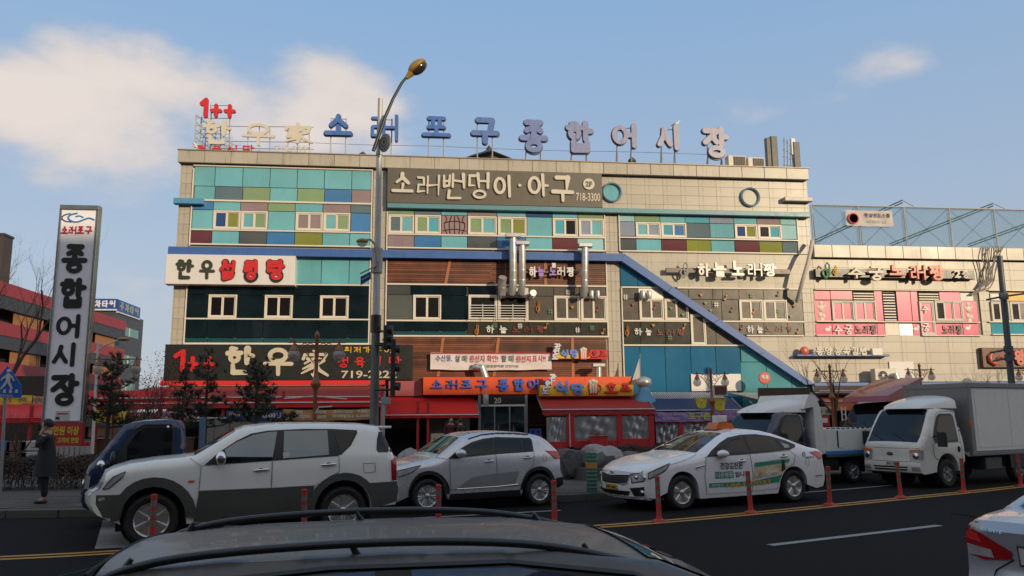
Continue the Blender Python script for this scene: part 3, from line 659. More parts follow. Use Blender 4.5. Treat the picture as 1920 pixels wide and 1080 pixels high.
# ================================================================ annex to the right
ax0, ax1 = xr+.06, P(2040, 600, YF).x
anx = empty('annex_building', (ax0+5, YF, 0), 'lower beige wing with pink glazed karaoke rooms and a netted roof terrace', 'building')
atop, apar = P(1725, 462, YF-.3).z, P(1725, 485, YF-.3).z
MB().box(ax0, YF+.01, 0, ax1+25, YF+16, atop-.2).build('wall', JOINT, anx, world=True)
for i in range(18):
    a = ax0+i*.98
    MB().box(a+.008, YF-.3, apar, a+.972, YF-.2, atop, .012).build('parapet_panel', STONE, anx, world=True)
MB().box(ax0+.01, YF-.199, apar+.01, ax0+17.6, YF+.2, atop-.01).build('cornice', JOINT, anx, world=True)
wz = [P(1700, y, YF).z for y in (545, 628, 716)]
wx0, wx1, wx2 = P(1527, 590, YF).x, P(1838, 590, YF).x, P(1857, 590, YF).x
stone(ax0, wz[0], ax0+17.6, apar-.01, pw=1.3, ph=.55, parent=anx)
stone(ax0, wz[1], wx0, wz[0], pw=1.3, ph=.55, parent=anx); stone(wx1, wz[1], wx2, wz[0], pw=1.3, ph=.55, parent=anx)
stone(ax0, wz[2], ax0+17.6, wz[1], pw=1.3, ph=.55, parent=anx)
MB().box(k2.x+.1, YF-.45, P(1725, 727, YF-.45).z, ax0+17.6, YF-.06, P(1725, 716.5, YF-.45).z, .02).build('blue_beam', BEAM, anx, world=True)
PINK = mat('pink_window_film', (.62, .025, .13), .3, noise=.22, nscale=1.6); PINKL = mat('pale_pink_window_film', (.68, .085, .17), .3, noise=.18, nscale=1.4)
def aw(px, m, proud=.08, name='glass_panel'): return fbox(name, px, m, anx, proud=proud, depth=.04, ch=.006)
x4 = lambda u: u/3.857+1480
y4 = lambda v: v/3.857+360
for q, m in (((180, 715, 294, 778), PINKL), ((298, 715, 455, 778), PINKL), ((620, 718, 675, 932), PINK), ((780, 720, 880, 932), PINK), ((884, 720, 932, 932), PINK), ((1086, 725, 1235, 785), PINK), ((1237, 730, 1330, 788), WHITE),
             ((183, 785, 300, 932), PINKL), ((1245, 790, 1360, 935), PINK), ((190, 953, 310, 1035), PINK), ((313, 953, 470, 1035), PINK), ((473, 953, 635, 1035), PINK), ((638, 953, 690, 1035), PINK),
             ((897, 953, 945, 1035), PINK), ((1055, 953, 1255, 1033), PINK), ((1258, 953, 1370, 1033), PINK), ((693, 950, 795, 1037), ALU), ((797, 953, 893, 1037), mat('steel_plate'))):
    aw((x4(q[0]), y4(q[1]), x4(q[2]), y4(q[3])), m)
def awin(q, ms, fm=mat('grey_frame', (.52, .49, .43), .45)):
    _, z0, _, z1 = FR(x4(q[0]), y4(q[1]), x4(q[2]), y4(q[3])); window(x4(q[0]), x4(q[2]), z0, z1, ms, parent=anx, py=y4((q[1]+q[3])/2), fm=fm, proud=.16)
awin((300, 788, 458, 938), [PINK, PINK]); awin((460, 788, 618, 938), [PINK, PINK]); awin((935, 790, 1040, 1035), [PINK]); awin((1042, 788, 1245, 935), [BLK, PINK, PINK])
awin((1450, 795, 1580, 940), [BLK, BRN]); awin((1585, 795, 1720, 940), [BLK, BRN]); awin((1725, 795, 1900, 940), [BLK, BRN])
aw((x4(1460), y4(945), x4(1700), y4(1030)), CYD); aw((x4(1705), y4(945), x4(1900), y4(1030)), CYD); aw((x4(1455), y4(735), x4(1570), y4(785)), WHITE); aw((x4(1572), y4(728), x4(1780), y4(788)), YEL)
for q in ((458, 720, 612, 782), (932, 725, 1082, 785), (678, 728, 770, 935)):      # louvred vents
    f = aw((x4(q[0]), y4(q[1]), x4(q[2]), y4(q[3])), BLK, .06, 'vent'); x0, z0, x1, z1 = FR(x4(q[0]), y4(q[1]), x4(q[2]), y4(q[3]), proud=.1)
    n_ = int((z1-z0)/.14)
    for k in range(n_):
        z = z0+.04+(z1-z0-.04)*k/n_; MB().prism([(x0+.03, z), (x1-.03, z), (x1-.03, z+.06), (x0+.03, z+.06)], YF-.12, YF-.08).build('louvre', ALU, f, world=True)
for a, b, v in ((188, 1366, 941), (188, 690, 1039), (950, 1375, 1040), (175, 1340, 712), (1430, 1900, 943), (1455, 1900, 1033), (1425, 1900, 716)):
    x0, z0, x1, z1 = FR(x4(a), y4(v-4), x4(b), y4(v+4)); MB().box(x0, YF-.17, z0, x1, YF-.06, z1, .008).build('sill_rail', ALU, anx, world=True)
# ================================================================ the block across the street, behind the photographer (its shadow covers the road)
OY = -30.0
blk = empty('office_block', (30, OY, 0), 'long plain office block behind the photographer that shades the street', 'building')
OH = 25.0
MB().box(-60, OY-14, 0, 130, OY, OH).build('wall', mat('pale_render', (.42, .40, .37), .8, noise=.1), blk, world=True)
wm = MB()
for i in range(46):
    for j in range(6): wm.box(-58+i*4, OY-.05, 2.2+j*3.8, -55.6+i*4, OY+.03, 4.2+j*3.8)
wm.build('window', DRK, blk, world=True, kind='stuff')
# ================================================================ signs on the facade
def board(name, px, m, proud, label, depth=None, cat='sign', Y=YF):
    x0, z0, x1, z1 = FR(*px, Y=Y-proud); e = empty(name, ((x0+x1)/2, Y-proud, z0), label, cat)
    MB().box(x0, Y-proud, z0, x1, Y-proud+(depth or proud-.06), z1, .015).build('board', m, e, world=True); return e
zx = lambda k, x0: (lambda u: u/k+x0)
q4 = lambda b, ox, oy: (b[0]/4+ox, b[1]/4+oy, b[2]/4+ox, b[3]/4+oy)
s = board('restaurant_sign', (726, 319.5, 1129, 384.5), SIGNBR, .42, 'brown sign board with raised cream brush lettering and 2F in a disc, under the parapet')
LB = [(140, 650, 300, 815), (325, 675, 500, 830), (515, 660, 690, 860), (705, 655, 875, 860), (895, 672, 1052, 845), (1082, 735, 1118, 772), (1150, 665, 1320, 845), (1335, 680, 1500, 880)]
letters('소래밴댕이·아구', [q4(b, 700, 160) for b in LB], CREAM, s, YF-.425, .145, .09, .9)
c = P(1103.7, 345.5, YF-.43); d_ = MB().lathe([(0.001, .05), (.29, .05), (.29, 0)], c, 28, 'Y').build('disc', CREAM, s, world=True)
g = font_mb('2F', .27, .02, .03); place_mb(g, (c.x, YF-.485, c.z)); g.build('lettering', SIGNBR, s, world=True)
flat_text('718-3300', (1080, 362, 1125, 377), CREAM, s, YF-.425, .012, .02)
s = board('soup_sign', (310, 478, 553, 533.5), WHITE, .62, 'white box sign with two black and three red brush letters at the left corner')
letters('한우', [q4((115, 225, 255, 375), 300, 430), q4((290, 225, 415, 375), 300, 430)], mat('green_black_letter', (.03, .035, .02), .5), s, YF-.625, .17, .04, .8)
letters('설렁탕', [q4((445, 225, 575, 385), 300, 430), q4((630, 225, 738, 385), 300, 430), q4((805, 228, 940, 385), 300, 430)], REDL, s, YF-.64, .17, .05, .8, outline=INK)
s = board('beef_restaurant_sign', (308, 646, 774, 713), BLACKS, .55, 'long black sign with red 1++ and big cream brush letters above the red awning')
yb = YF-.555
letters('1++', [(329, 655, 352, 698), (350, 668, 373, 698), (381, 668, 404, 698)], REDL, s, yb, .24, .1, 0)
letters('한우', [(421, 649, 478, 703), (491, 650, 551, 705)], mat('ivory_letter', (.50, .45, .33), .5), s, yb, .17, .05, 1.0); letters('家', [(561, 655, 618, 708)], mat('ivory_letter'), s, yb, .10, .05, .8)
letters('정육식당', [(632, 669, 655, 690), (664, 669, 685, 690), (694, 668, 717, 690), (728, 668, 753, 690)], REDL, s, yb, .13, .03, .8)
letters('최저가구이', [(646, 650, 661, 662), (663, 650, 677, 662), (680, 650, 694, 662), (700, 650, 716, 662), (720, 650, 735, 662)], YEL, s, yb, .13, .02, .6)
flat_text('719-2222', (640, 695, 744, 709), mat('ivory_letter'), s, yb, .015, .02)
s = board('market_sign', (793, 706.5, 1187, 739.5), ORG, 1.1, 'orange sign band with raised blue letters over the market entrance')
for px in (868, 940, 1080, 1132, 1160): fbox('panel_joint', (px, 708, px+.5, 738.5), JOINT, s, proud=1.106, depth=.004, ch=0)
k = 4.3636; ox = 720; oy = 640
LB = [(385, 312, 485, 390), (510, 312, 608, 395), (630, 312, 725, 390), (755, 312, 852, 400), (928, 305, 1025, 410), (1055, 305, 1150, 410), (1175, 305, 1272, 395), (1290, 310, 1375, 395)]
letters('소래포구종합어시', [(a/k+ox, b/k+oy, c_/k+ox, d_/k+oy) for a, b, c_, d_ in LB], BLUL, s, YF-1.105, .17, .1, .3)
def mug(e, px, Yf, sc=1.0):       # beer mug emblem
    x0, z0, x1, z1 = FR(*px, Y=Yf); w, h = x1-x0, z1-z0; RB = mat('red_letter')
    MB().prism([(x0, z0), (x0+w*.72, z0), (x0+w*.78, z0+h*.7), (x0-w*.05, z0+h*.7)], Yf-.06, Yf).build('mug', RB, e, world=True)
    for i in range(3): MB().prism([(x0+w*(.07+.22*i), z0+h*.06), (x0+w*(.21+.22*i), z0+h*.06), (x0+w*(.22+.23*i), z0+h*.68), (x0+w*(.04+.23*i), z0+h*.68)], Yf-.075, Yf-.061).build('mug_rib', CREAM, e, world=True)
    m_ = MB(); 
    for a, b, r_ in ((.1, .78, .17), (.35, .86, .2), (.6, .8, .17), (.2, .7, .12), (.5, .7, .12)): m_.sphere((x0+w*a, Yf-.05, z0+h*b), r_*w*1.1, 12, 8, (1, .5, 1))
    m_.build('foam', CREAM, e, world=True, smooth=60)
    MB().tube([(x0+w*.78, Yf-.03, z0+h*.6), (x0+w*1.0, Yf-.03, z0+h*.55), (x0+w*1.02, Yf-.03, z0+h*.3), (x0+w*.76, Yf-.03, z0+h*.15)], .03, 6).build('mug_handle', RB, e, world=True)
LBL = mat('light_blue_letter', (.10, .22, .58), .4)
s = board('pub_sign', (1013, 722, 1188, 742.5), YEL, 1.75, 'yellow pub sign with blue and red letters in front of the orange band', depth=.5)
letters('관원도', [(1030, 701, 1043, 715), (1022, 713, 1036, 727), (1015, 725, 1029, 740)], WHITE, s, YF-1.76, .2, .06, .3, outline=BLUL)
letters('식당', [(1039, 712, 1069, 740), (1070, 718, 1095, 740)], LBL, s, YF-1.76, .2, .09, .2); mug(s, (1104, 711, 1126, 739), YF-1.76)
letters('호프', [(1133, 718, 1159, 739), (1162, 718, 1184, 737)], REDL, s, YF-1.76, .2, .09, .1)
s = board('pub_sign', (1042, 661, 1139, 672.5), YEL, .5, 'small yellow and red pub sign with a beer mug fixed to the wooden wall', depth=.1)
fbox('red_field', (1106, 656, 1140, 673), REDL, s, proud=.52, depth=.06)
letters('관원도', [(1039, 644, 1052, 655), (1037, 654, 1049, 664), (1034, 664, 1046, 675)], WHITE, s, YF-.53, .2, .06, .3, outline=BLUL)
letters('식당', [(1051, 655, 1067, 671), (1068, 655, 1084, 671)], LBL, s, YF-.53, .2, .05, .1); mug(s, (1088, 651, 1104, 674), YF-.54)
letters('호프', [(1109, 657, 1122, 671), (1124, 657, 1138, 671)], mat('dark_red_letter', (.3, .01, .01), .4), s, YF-.53, .2, .05, .1)
def treble(x0, z0, x1, z1, Yf, m, e, r=.03):
    w, h = x1-x0, z1-z0; pts = []
    for i in range(26):
        t = i/25; a = -math.pi/2+t*math.pi*2.6; rr = .12+.30*t if t < .75 else .345-.5*(t-.75)
        pts.append((x0+w*(.5+rr*math.cos(a)*1.2), Yf-.03, z0+h*(.36+rr*math.sin(a)*.75)))
    pts += [(x0+w*.78, Yf-.03, z0+h*.85), (x0+w*.6, Yf-.03, z0+h), (x0+w*.45, Yf-.03, z0+h*.82), (x0+w*.55, Yf-.03, z0+h*.2), (x0+w*.45, Yf-.03, z0), (x0+w*.28, Yf-.03, z0+h*.08)]
    return MB().tube(pts, r, 6).build('clef', m, e, world=True)
SIL = mat('silver_letter', (.42, .40, .38), .35, .3)
s = board('karaoke_sign', (1249, 503.5, 1482, 512.5), mat('brown_bar', (.16, .13, .10), .4), .38, 'silver karaoke letters and a clef on a brown bar over the sloping beam', depth=.12)
x0, z0, x1, z1 = FR(1272, 492, 1294, 521, Y=YF-.45); treble(x0, z0, x1, z1, YF-.42, SIL, s, .04)
letters('하늘노래짱', [(1305, 494, 1330, 520), (1335, 492, 1360, 520), (1369, 489, 1393, 520), (1399, 494, 1427, 519), (1429, 495, 1453, 520)], SIL, s, YF-.43, .15, .16, .1)
s = board('karaoke_sign', (986, 508, 1086, 512), mat('brown_bar'), .3, 'small white and violet karaoke letters on the reddish wood cladding', depth=.1)
VIO = mat('violet_letter', (.35, .18, .60), .4)
letters('하늘노래짱', [(991, 500, 1006, 520), (1007, 500, 1021, 519), (1029, 500, 1043, 518), (1044, 500, 1059, 518), (1062, 501, 1077, 520)], [WHITE, VIO, VIO, WHITE, WHITE], s, YF-.33, .15, .1, .1)
fbox('logo_square', (1035, 493, 1042, 502), WHITE, s, proud=.34, depth=.03)
s = board('karaoke_sign', (x4(190), y4(562), x4(1340), y4(622)), BLACKS, .36, 'black bar with cream and red karaoke letters and a green clef on the annex', depth=.2)
x0, z0, x1, z1 = FR(x4(230), y4(508), x4(315), y4(625), Y=YF-.5); treble(x0, z0, x1, z1, YF-.4, mat('green_letter', (.12, .28, .16), .4), s, .04)
x0, z0, x1, z1 = FR(x4(318), y4(530), x4(355), y4(600), Y=YF-.5); treble(x0, z0, x1, z1, YF-.4, YEL, s, .03)
letters('수궁', [(x4(410), y4(545), x4(535), y4(630)), (x4(560), y4(535), x4(670), y4(645))], CREAM, s, YF-.42, .16, .18, .1)
letters('노래짱', [(x4(708), y4(528), x4(828), y4(612)), (x4(860), y4(530), x4(972), y4(640)), (x4(998), y4(532), x4(1110), y4(645))], mat('coral_letter', (.50, .09, .05), .4), s, YF-.42, .18, .18, .1)
letters('층', [(x4(1238), y4(566), x4(1292), y4(625))], CREAM, s, YF-.42, .13, .1, .1); flat_text('2', (x4(1188), y4(566), x4(1232), y4(622)), CREAM, s, YF-.42, .03, .08)
s = board('noodle_shop_sign', (1495, 664, 1668, 668), BEAM, .45, 'row of cream letters with a red ball standing on a narrow blue shelf')
c = P(1508.5, 658.5, YF-.4); MB().sphere(c, .24, 16, 10, (1, .4, 1)).build('ball', mat('coral_letter'), s, world=True, smooth=60)
letters('동양종속김밥', row(1527, 1626, 650, 667, 6), CREAM, s, YF-.38, .16, .1, .2); fbox('small_board', (1636, 653, 1655, 666), WHITE, s, proud=.5, depth=.2)
s = board('lobster_sign', (x4(1405)-2, 652, 1960, 689), mat('dark_wood_board', (.11, .05, .03), .5, noise=.3), .3, 'dark wooden sign with a red lobster relief at the right edge')
lob = MB(); c0 = P(1866, 672, YF-.34)
lob.tube([(c0.x-.15, c0.y, c0.z+.3), (c0.x-.32, c0.y, c0.z+.1), (c0.x-.3, c0.y, c0.z-.15), (c0.x-.05, c0.y, c0.z-.3), (c0.x+.2, c0.y, c0.z-.25)], [.06, .12, .14, .12, .05], 8)
lob.tube([(c0.x-.15, c0.y, c0.z+.25), (c0.x+.15, c0.y, c0.z+.38), (c0.x+.4, c0.y, c0.z+.36)], [.04, .05, .02], 6); lob.tube([(c0.x+.1, c0.y, c0.z), (c0.x+.3, c0.y, c0.z+.1), (c0.x+.45, c0.y, c0.z)], [.04, .08, .03], 6)
lob.build('lobster', mat('coral_letter'), s, world=True, smooth=60); letters('왕', [(1900, 656, 1920, 684)], mat('coral_letter'), s, YF-.31, .2, .1, .3)
s = empty('canopy_disc_sign', P(1433, 721, YF-1.2), 'round red sign disc before the turquoise panels', 'sign'); c = P(1433, 709, YF-1.2)
MB().lathe([(0.001, .06), (.27, .06), (.30, .04), (.30, 0)], c, 26, 'Y').build('disc', mat('coral_letter'), s, world=True); g = font_mb('해물', .2, .02, .02); place_mb(g, (c.x, c.y-.065, c.z+.05)); g.build('lettering', WHITE, s, world=True)
MB().tube([(c.x, c.y+.05, c.z-.25), (c.x, c.y+.05, c.z-1.6)], .025).build('post', STEEL, s, world=True)
s = empty('disc_sign', P(1814, 731, YF-3), 'round white sign disc with red letters above the lorry box', 'sign'); c = P(1813, 719, YF-3)
MB().lathe([(0.001, .05), (.26, .05), (.26, 0)], c, 24, 'Y').build('disc', WHITE, s, world=True); g = font_mb('소래촌', .15, .02, .02); place_mb(g, (c.x, c.y-.055, c.z-.03)); g.build('lettering', REDL, s, world=True)
MB().tube([(c.x, c.y+.05, c.z-.2), (c.x, c.y+.05, c.z-2.6)], .03).build('post', STEEL, s, world=True)
# window film lettering
def film(text, boxes, ms, Yf=YF-.15, par=bld): letters(text, boxes, ms, par, Yf, .13, .004, 0, name='film_letter')
RF = mat('dull_red_film', (.22, .03, .025), .4); OF = mat('orange_film', (.42, .16, .03), .4); GF = mat('green_film', (.10, .22, .06), .4)
film('하늘노래짱', [(911, 610, 927, 625), (936, 610, 951, 625), (960, 611, 975, 624), (982, 611, 998, 624), (1006, 611, 1020, 624)], [WHITE, WHITE, RF, RF, RF])
film('하늘노래짱', [(1189, 615, 1204, 629), (1210, 615, 1222, 629), (1232, 617, 1243, 629), (1249, 617, 1264, 629), (1269, 617, 1284, 629)], [WHITE, WHITE, RF, RF, RF])
film('하늘노래짱', [(1400, 610, 1414, 625), (1419, 610, 1431, 625), (1436, 610, 1447, 622), (1454, 610, 1468, 622), (1475, 612, 1487, 622)], [WHITE, WHITE, RF, RF, RF])
film('수궁노래짱', [(x4(325), y4(960), x4(385), y4(1030)), (x4(400), y4(958), x4(460), y4(1030)), (x4(482), y4(960), x4(530), y4(1025)), (x4(540), y4(960), x4(580), y4(1025)), (x4(590), y4(960), x4(635), y4(1030))], [WHITE, WHITE, INK, INK, INK], par=anx)
film('노래짱', [(x4(1112), y4(960), x4(1150), y4(1025)), (x4(1158), y4(958), x4(1205), y4(1025)), (x4(1212), y4(960), x4(1252), y4(1030))], [INK]*3, par=anx)
film('수궁', [(x4(955), y4(815), x4(1015), y4(875)), (x4(962), y4(945), x4(1020), y4(1010))], [WHITE]*2, YF-.19, par=anx)
def note(px, py, m, kind=0, par=bld, s=1.0):
    c = P(px, py, YF-.18); mb = MB(); 
    if kind == 0: treble(c.x-.13*s, c.z-.3*s, c.x+.13*s, c.z+.3*s, YF-.155, m, par, .022); return
    if kind == 1:
        mb.sphere((c.x-.05, YF-.17, c.z-.1), .075, 8, 6, (1, .2, .8)); mb.box(c.x+.01, YF-.19, c.z-.1, c.x+.035, YF-.17, c.z+.13); mb.box(c.x+.035, YF-.19, c.z+.08, c.x+.11, YF-.17, c.z+.13)
    if kind == 2:
        for dx in (-.05, .05): mb.box(c.x+dx-.014, YF-.19, c.z-.14, c.x+dx+.014, YF-.175, c.z+.14)
        for dz in (-.05, .05): mb.box(c.x-.12, YF-.196, c.z+dz-.014, c.x+.12, YF-.191, c.z+dz+.014)
    if kind == 3: mb.prism([(c.x, c.z-.09), (c.x+.09, c.z+.02), (c.x+.05, c.z+.08), (c.x, c.z+.04), (c.x-.05, c.z+.08), (c.x-.09, c.z+.02)], YF-.19, YF-.175)
    mb.build('film_note', m, par, world=True)
for a in ((894, 618, OF, 0), (1009, 575, OF, 0), (1176, 620, OF, 0), (975, 611, WHITE, 2), (1065, 548, WHITE, 2), (1083, 619, WHITE, 2), (1173, 557, WHITE, 2), (1343, 571, WHITE, 2), (1024, 611, OF, 1), (1131, 621, OF, 1),
          (1361, 558, OF, 1), (1414, 583, OF, 1), (1283, 612, OF, 1), (1497, 620, OF, 1), (1073, 576, OF, 3), (1315, 553, OF, 3), (1225, 610, OF, 3), (928, 610, GF, 2), (1032, 584, GF, 2), (1110, 615, GF, 2), (1256, 633, GF, 2), (1410, 554, GF, 2), (1461, 583, GF, 2),
          (1121, 579, RF, 1), (1187, 571, RF, 3), (1228, 575, RF, 1), (1373, 580, RF, 1), (1460, 550, RF, 1), (1392, 613, RF, 1), (1490, 574, RF, 3), (1323, 568, GF, 3), (1333, 582, GF, 3), (1258, 578, GF, 3), (1281, 590, GF, 3), (1483, 593, GF, 3)): note(*a)
for px, py in ((1541, 583), (1818, 585)):   # cream dancing figure prints on pink film
    c = P(px, py, YF-.12); mb = MB()
    for a, b, r_ in ((0, .42, .1), (0, .15, .16), (-.16, .2, .07), (.17, .25, .07), (-.08, -.2, .12), (.1, -.25, .1), (0, -.45, .12)): mb.sphere((c.x+a, YF-.09, c.z+b), r_, 9, 6, (1, .15, 1.2))
    mb.build('film_figure', CREAM, anx, world=True, smooth=60)
for px, py in ((1552, 618), (1718, 617), (1815, 616)):
    c = P(px, py, YF-.12); mb = MB(); mb.sphere((c.x, YF-.09, c.z), .13, 9, 6, (1.3, .15, .8)); mb.sphere((c.x+.14, YF-.09, c.z+.12), .08, 9, 6, (1, .15, 1)); mb.build('film_figure', WHITE, anx, world=True)
# banner on the wooden wall
def banner(name, px, m, label, Y=YF, proud=.35, sag=.03, wv=.03, texts=(), edge=None):
    x0, z0, x1, z1 = FR(*px, Y=Y-proud); e = empty(name, ((x0+x1)/2, Y-proud, z0), label, 'banner'); mb = MB(); nx, nz = 28, 5; h = z1-z0
    v = []
    for j in range(nz+1):
        for i in range(nx+1):
            t = i/nx; v.append((x0+(x1-x0)*t, Y-proud+wv*math.sin(t*17+j*.8)*math.sin(j/nz*3.1), z0+h*j/nz-sag*4*t*(1-t)+.01*math.sin(t*23)))
    mb.add(v, [(j*(nx+1)+i, j*(nx+1)+i+1, (j+1)*(nx+1)+i+1, (j+1)*(nx+1)+i) for j in range(nz) for i in range(nx)]); mb.build('cloth', m, e, world=True, smooth=70)
    if edge: MB().box(x0, Y-proud-.045, z1-.06, x1, Y-proud-.04, z1-.01).build('edge_stripe', edge, e, world=True)
    for body, b, tm, off in texts:
        a0, c0_, a1, c1 = FR(*b, Y=Y-proud); g = font_mb(body, c1-c0_, .004, off, a1-a0); place_mb(g, ((a0+a1)/2, Y-proud-.045, (c0_+c1)/2)); g.build('lettering', tm, e, world=True)
    return e
REDT = mat('crimson_print', (.45, .02, .05), .6); BLT = mat('blue_print', (.05, .08, .28), .6); BKT = mat('black_print', (.03, .03, .05), .6)
banner('notice_banner', (807, 661, 1034, 692.5), mat('white_banner_cloth', (.62, .57, .56), .8, noise=.05), 'white cloth banner with blue and red lettering on the wooden wall', sag=.04, wv=.035,
       texts=[('수산물,', (817, 666, 848, 678), BLT, .008), ('살 때', (853, 666, 876, 679), BKT, .008), ('원산지 확인!', (881, 666, 934, 679), REDT, .008), ('팔 때', (940, 666, 963, 679), BKT, .008), ('원산지', (968, 667, 995, 679), REDT, .008), ('표시!!', (998, 666, 1023, 679), REDT, .008),
              ('국립수산물품질관리원 인천지원', (880, 684, 972, 689), BKT, .005)], edge=REDT)
# ================================================================ ducts, plant and cables on the wall
def duct(pts, r, label, head=None, m=GALV, Y=YF):
    a = [P(x, y, Y-pr) for x, y, pr in pts]; e = empty('exhaust_duct', a[0], label, 'duct')
    MB().tube(a, r, 14).build('pipe', m, e, world=True, smooth=50)
    for i in range(len(a)-1):
        l = (a[i+1]-a[i]).length
        for k_ in range(int(l/.45)):
            p = a[i].lerp(a[i+1], (k_+.5)/max(1, int(l/.45))); d = (a[i+1]-a[i]).normalized()
            MB().tube([p-d*.02, p+d*.02], r*1.07, 14).build('pipe_joint', m, e, world=True, smooth=50)
    if head:
        c = a[-1]; MB().box(c.x-r*2.0, c.y-r*1.3, c.z, c.x+r*2.0, c.y+r*1.3, c.z+r*1.1, .02).build('hood', m, e, world=True)
    return e
duct([(961, 548, .25), (960, 548, .75), (962, 535, .85), (962, 446, .85)], .185, 'tallest of the ribbed steel exhaust ducts in front of the wood cladding', 1)
duct([(978, 548, .25), (977, 548, .7), (979, 535, .85), (979, 460, .85)], .17, 'steel exhaust duct just right of the tallest one', 1)
duct([(1094, 552, .25), (1095, 552, .7), (1096, 535, .85), (1097, 464, .85)], .17, 'single steel exhaust duct near the stone pier', 1)
duct([(944, 553, .25), (941, 550, .6), (941, 530, .7), (943, 520, .9)], .2, 'short bent exhaust duct left of the tall pair')
duct([(995, 555, .3), (1000, 549, .9)], .16, 'short stub duct beside the brown film window')
duct([(891, 688, .5), (905, 690, .9), (910, 707, .9), (910, 712, .9)], .17, 'bent silver flue rising through the orange sign band')
duct([(1122, 712, .9), (1122, 688, .9)], .15, 'flue with a square cap above the beer mug sign', 1)
for i, (px, w) in enumerate(((1109, 10), (1121, 8), (1205, 11), (1217, 10))):
    a = P(px, 560, YF-.35); b = P(px, 545, YF-.35); e = empty('water_heater_flue', a, ['first', 'second', 'third', 'fourth'][i]+' silver flue can from the left under the blue beam level', 'flue')
    MB().lathe([(w*.011, a.z), (w*.0125, a.z+.03), (w*.0125, b.z-.03), (w*.011, b.z)], (a.x, YF-.38, 0), 14).build('can', GALV, e, world=True, smooth=40)
# curved cable duct bundle at the corner between hall and annex
e = empty('cable_conduit', P(1490, 560, YF), 'thick pale curved conduit running down the corner between hall and annex', 'conduit')
MB().tube(smoothline([tuple(P(x, y, YF-p)) for x, y, p in ()] or [(0, 0)]*2, 0) if False else [P(x, y, YF-p) for x, y, p in ((1523, 452, .4), (1520, 470, .8), (1514, 495, .95), (1506, 522, .9), (1500, 545, .8), (1494, 566, .3))], .10, 10).build('pipe', mat('pale_conduit', (.45, .40, .34), .5), e, world=True, smooth=60)
e = empty('cable_bundle', P(1850, 500, YF), 'loops of grey cable hanging over the annex parapet', 'cable'); rn = random.Random(5)
for i in range(9):
    a = rn.uniform(-6, 8); b = rn.uniform(-6, 6); pts = [(1842+i*5, 462), (1838+i*5+a, 480), (1846+i*3+b, 505), (1848+i*2, 525), (1838+i*1.5-a, 540), (1825+b, 552)]
    MB().tube([P(x, y, YF-.36-.1*math.sin(j)) for j, (x, y) in enumerate(pts)], .028, 5).build('cable', mat('grey_cable', (.26, .23, .2), .6), e, world=True, smooth=60)
def ac_unit(px, label, Y, m=WHITE, fan=True, depth=.4, grille=False):
    x0, z0, x1, z1 = FR(*px, Y=Y); e = empty('air_conditioner', ((x0+x1)/2, Y, z0), label, 'air conditioner', 'outdoor air conditioning units')
    MB().box(x0, Y, z0, x1, Y+depth, z1, .02).build('casing', m, e, world=True)
    if fan:
        c = (x0+(x1-x0)*.36, Y-.001, (z0+z1)/2); r = (z1-z0)*.34; MB().lathe([(r*1.05, 0), (r*1.05, .03), (r, .03), (r, 0)], c, 24, 'Y').build('fan_ring', STEEL, e, world=True)
        MB().lathe([(0.001, .01), (r, .01), (r, 0)], c, 24, 'Y').build('fan_disc', BLK, e, world=True)
        g_ = MB(); g_.lathe([(0.001, .035), (r*.25, .03), (r*.25, .02)], c, 12, 'Y')
        for t in range(10): g_.box(c[0]-.006, Y-.028-t*.0004, c[2]-r, c[0]+.006, Y-.022-t*.0004, c[2]+r) if t == 0 else g_.tube([(c[0]-r*math.cos(t*.314), Y-.025, c[2]-r*math.sin(t*.314)), (c[0]+r*math.cos(t*.314), Y-.025, c[2]+r*math.sin(t*.314))], .006, 4)
        g_.build('fan_guard', WHITE, e, world=True)
    if grille:
        MB().box(x0+(x1-x0)*.28, Y-.006, z0+.05, x1-.04, Y-.001, z1-.06).build('coil', mat('dark_coil', (.03, .022, .015), .6), e, world=True); g_ = MB()
        for t in range(1, 7): g_.box(x0+(x1-x0)*(.28+.1*t), Y-.012, z0+.05, x0+(x1-x0)*(.28+.1*t)+.012, Y-.007, z1-.06)
        for t in range(1, 6): g_.box(x0+(x1-x0)*.28, Y-.018, z0+.05+(z1-z0-.11)*t/6, x1-.04, Y-.013, z0+.062+(z1-z0-.11)*t/6)
        g_.build('grille', mat('brown_bar'), e, world=True)
ac_unit((1641, 691, 1681, 717), 'cream outdoor air conditioner with a round fan beside a blank white board', YF-.75, CREAM)
ac_unit((1366, 291.5, 1399, 317), 'left of the two air conditioners on the hall roof', YF-.2, CREAM, False, .45, True)
ac_unit((1403, 295, 1434, 319), 'right of the two air conditioners on the hall roof', YF-.2, CREAM, False, .45, True)
s = board('blank_board', (1668, 678, 1714, 709), WHITE, .12, 'blank white board fixed on the annex wall behind the air conditioner', depth=.05)
s = board('blank_board', (1296, 701, 1390, 733.5), mat('white_sign_paint'), .16, 'large blank white board before the blue glazed panels', depth=.05)
duct([(1672, 705, .7), (1680, 703, 1.0), (1684, 718, 1.0)], .15, 'bent black mouthed pipe beside the cream air conditioner')
e = empty('roof_ventilator', P(1206, 730, YF-1.6), 'spinning silver globe ventilator on a blue cone', 'ventilator'); c = P(1207, 717, YF-1.6)
MB().sphere(c, .33, 24, 12, (1.1, 1.1, .85)).build('turbine', GALV, e, world=True, smooth=70)
MB().lathe([(.2, .45), (.26, .25), (.62, -.35)], (c.x, c.y, c.z-.65), 18).build('cone', mat('sky_blue_band'), e, world=True, smooth=50)
e = empty('grey_pennant', P(1190, 730, YF-1.2), 'long grey triangular pennant hanging on a thin pole by the ventilator', 'flag')
a, b, c = P(1199, 671, YF-1.2), P(1180, 730, YF-1.2), P(1200, 712, YF-1.2)
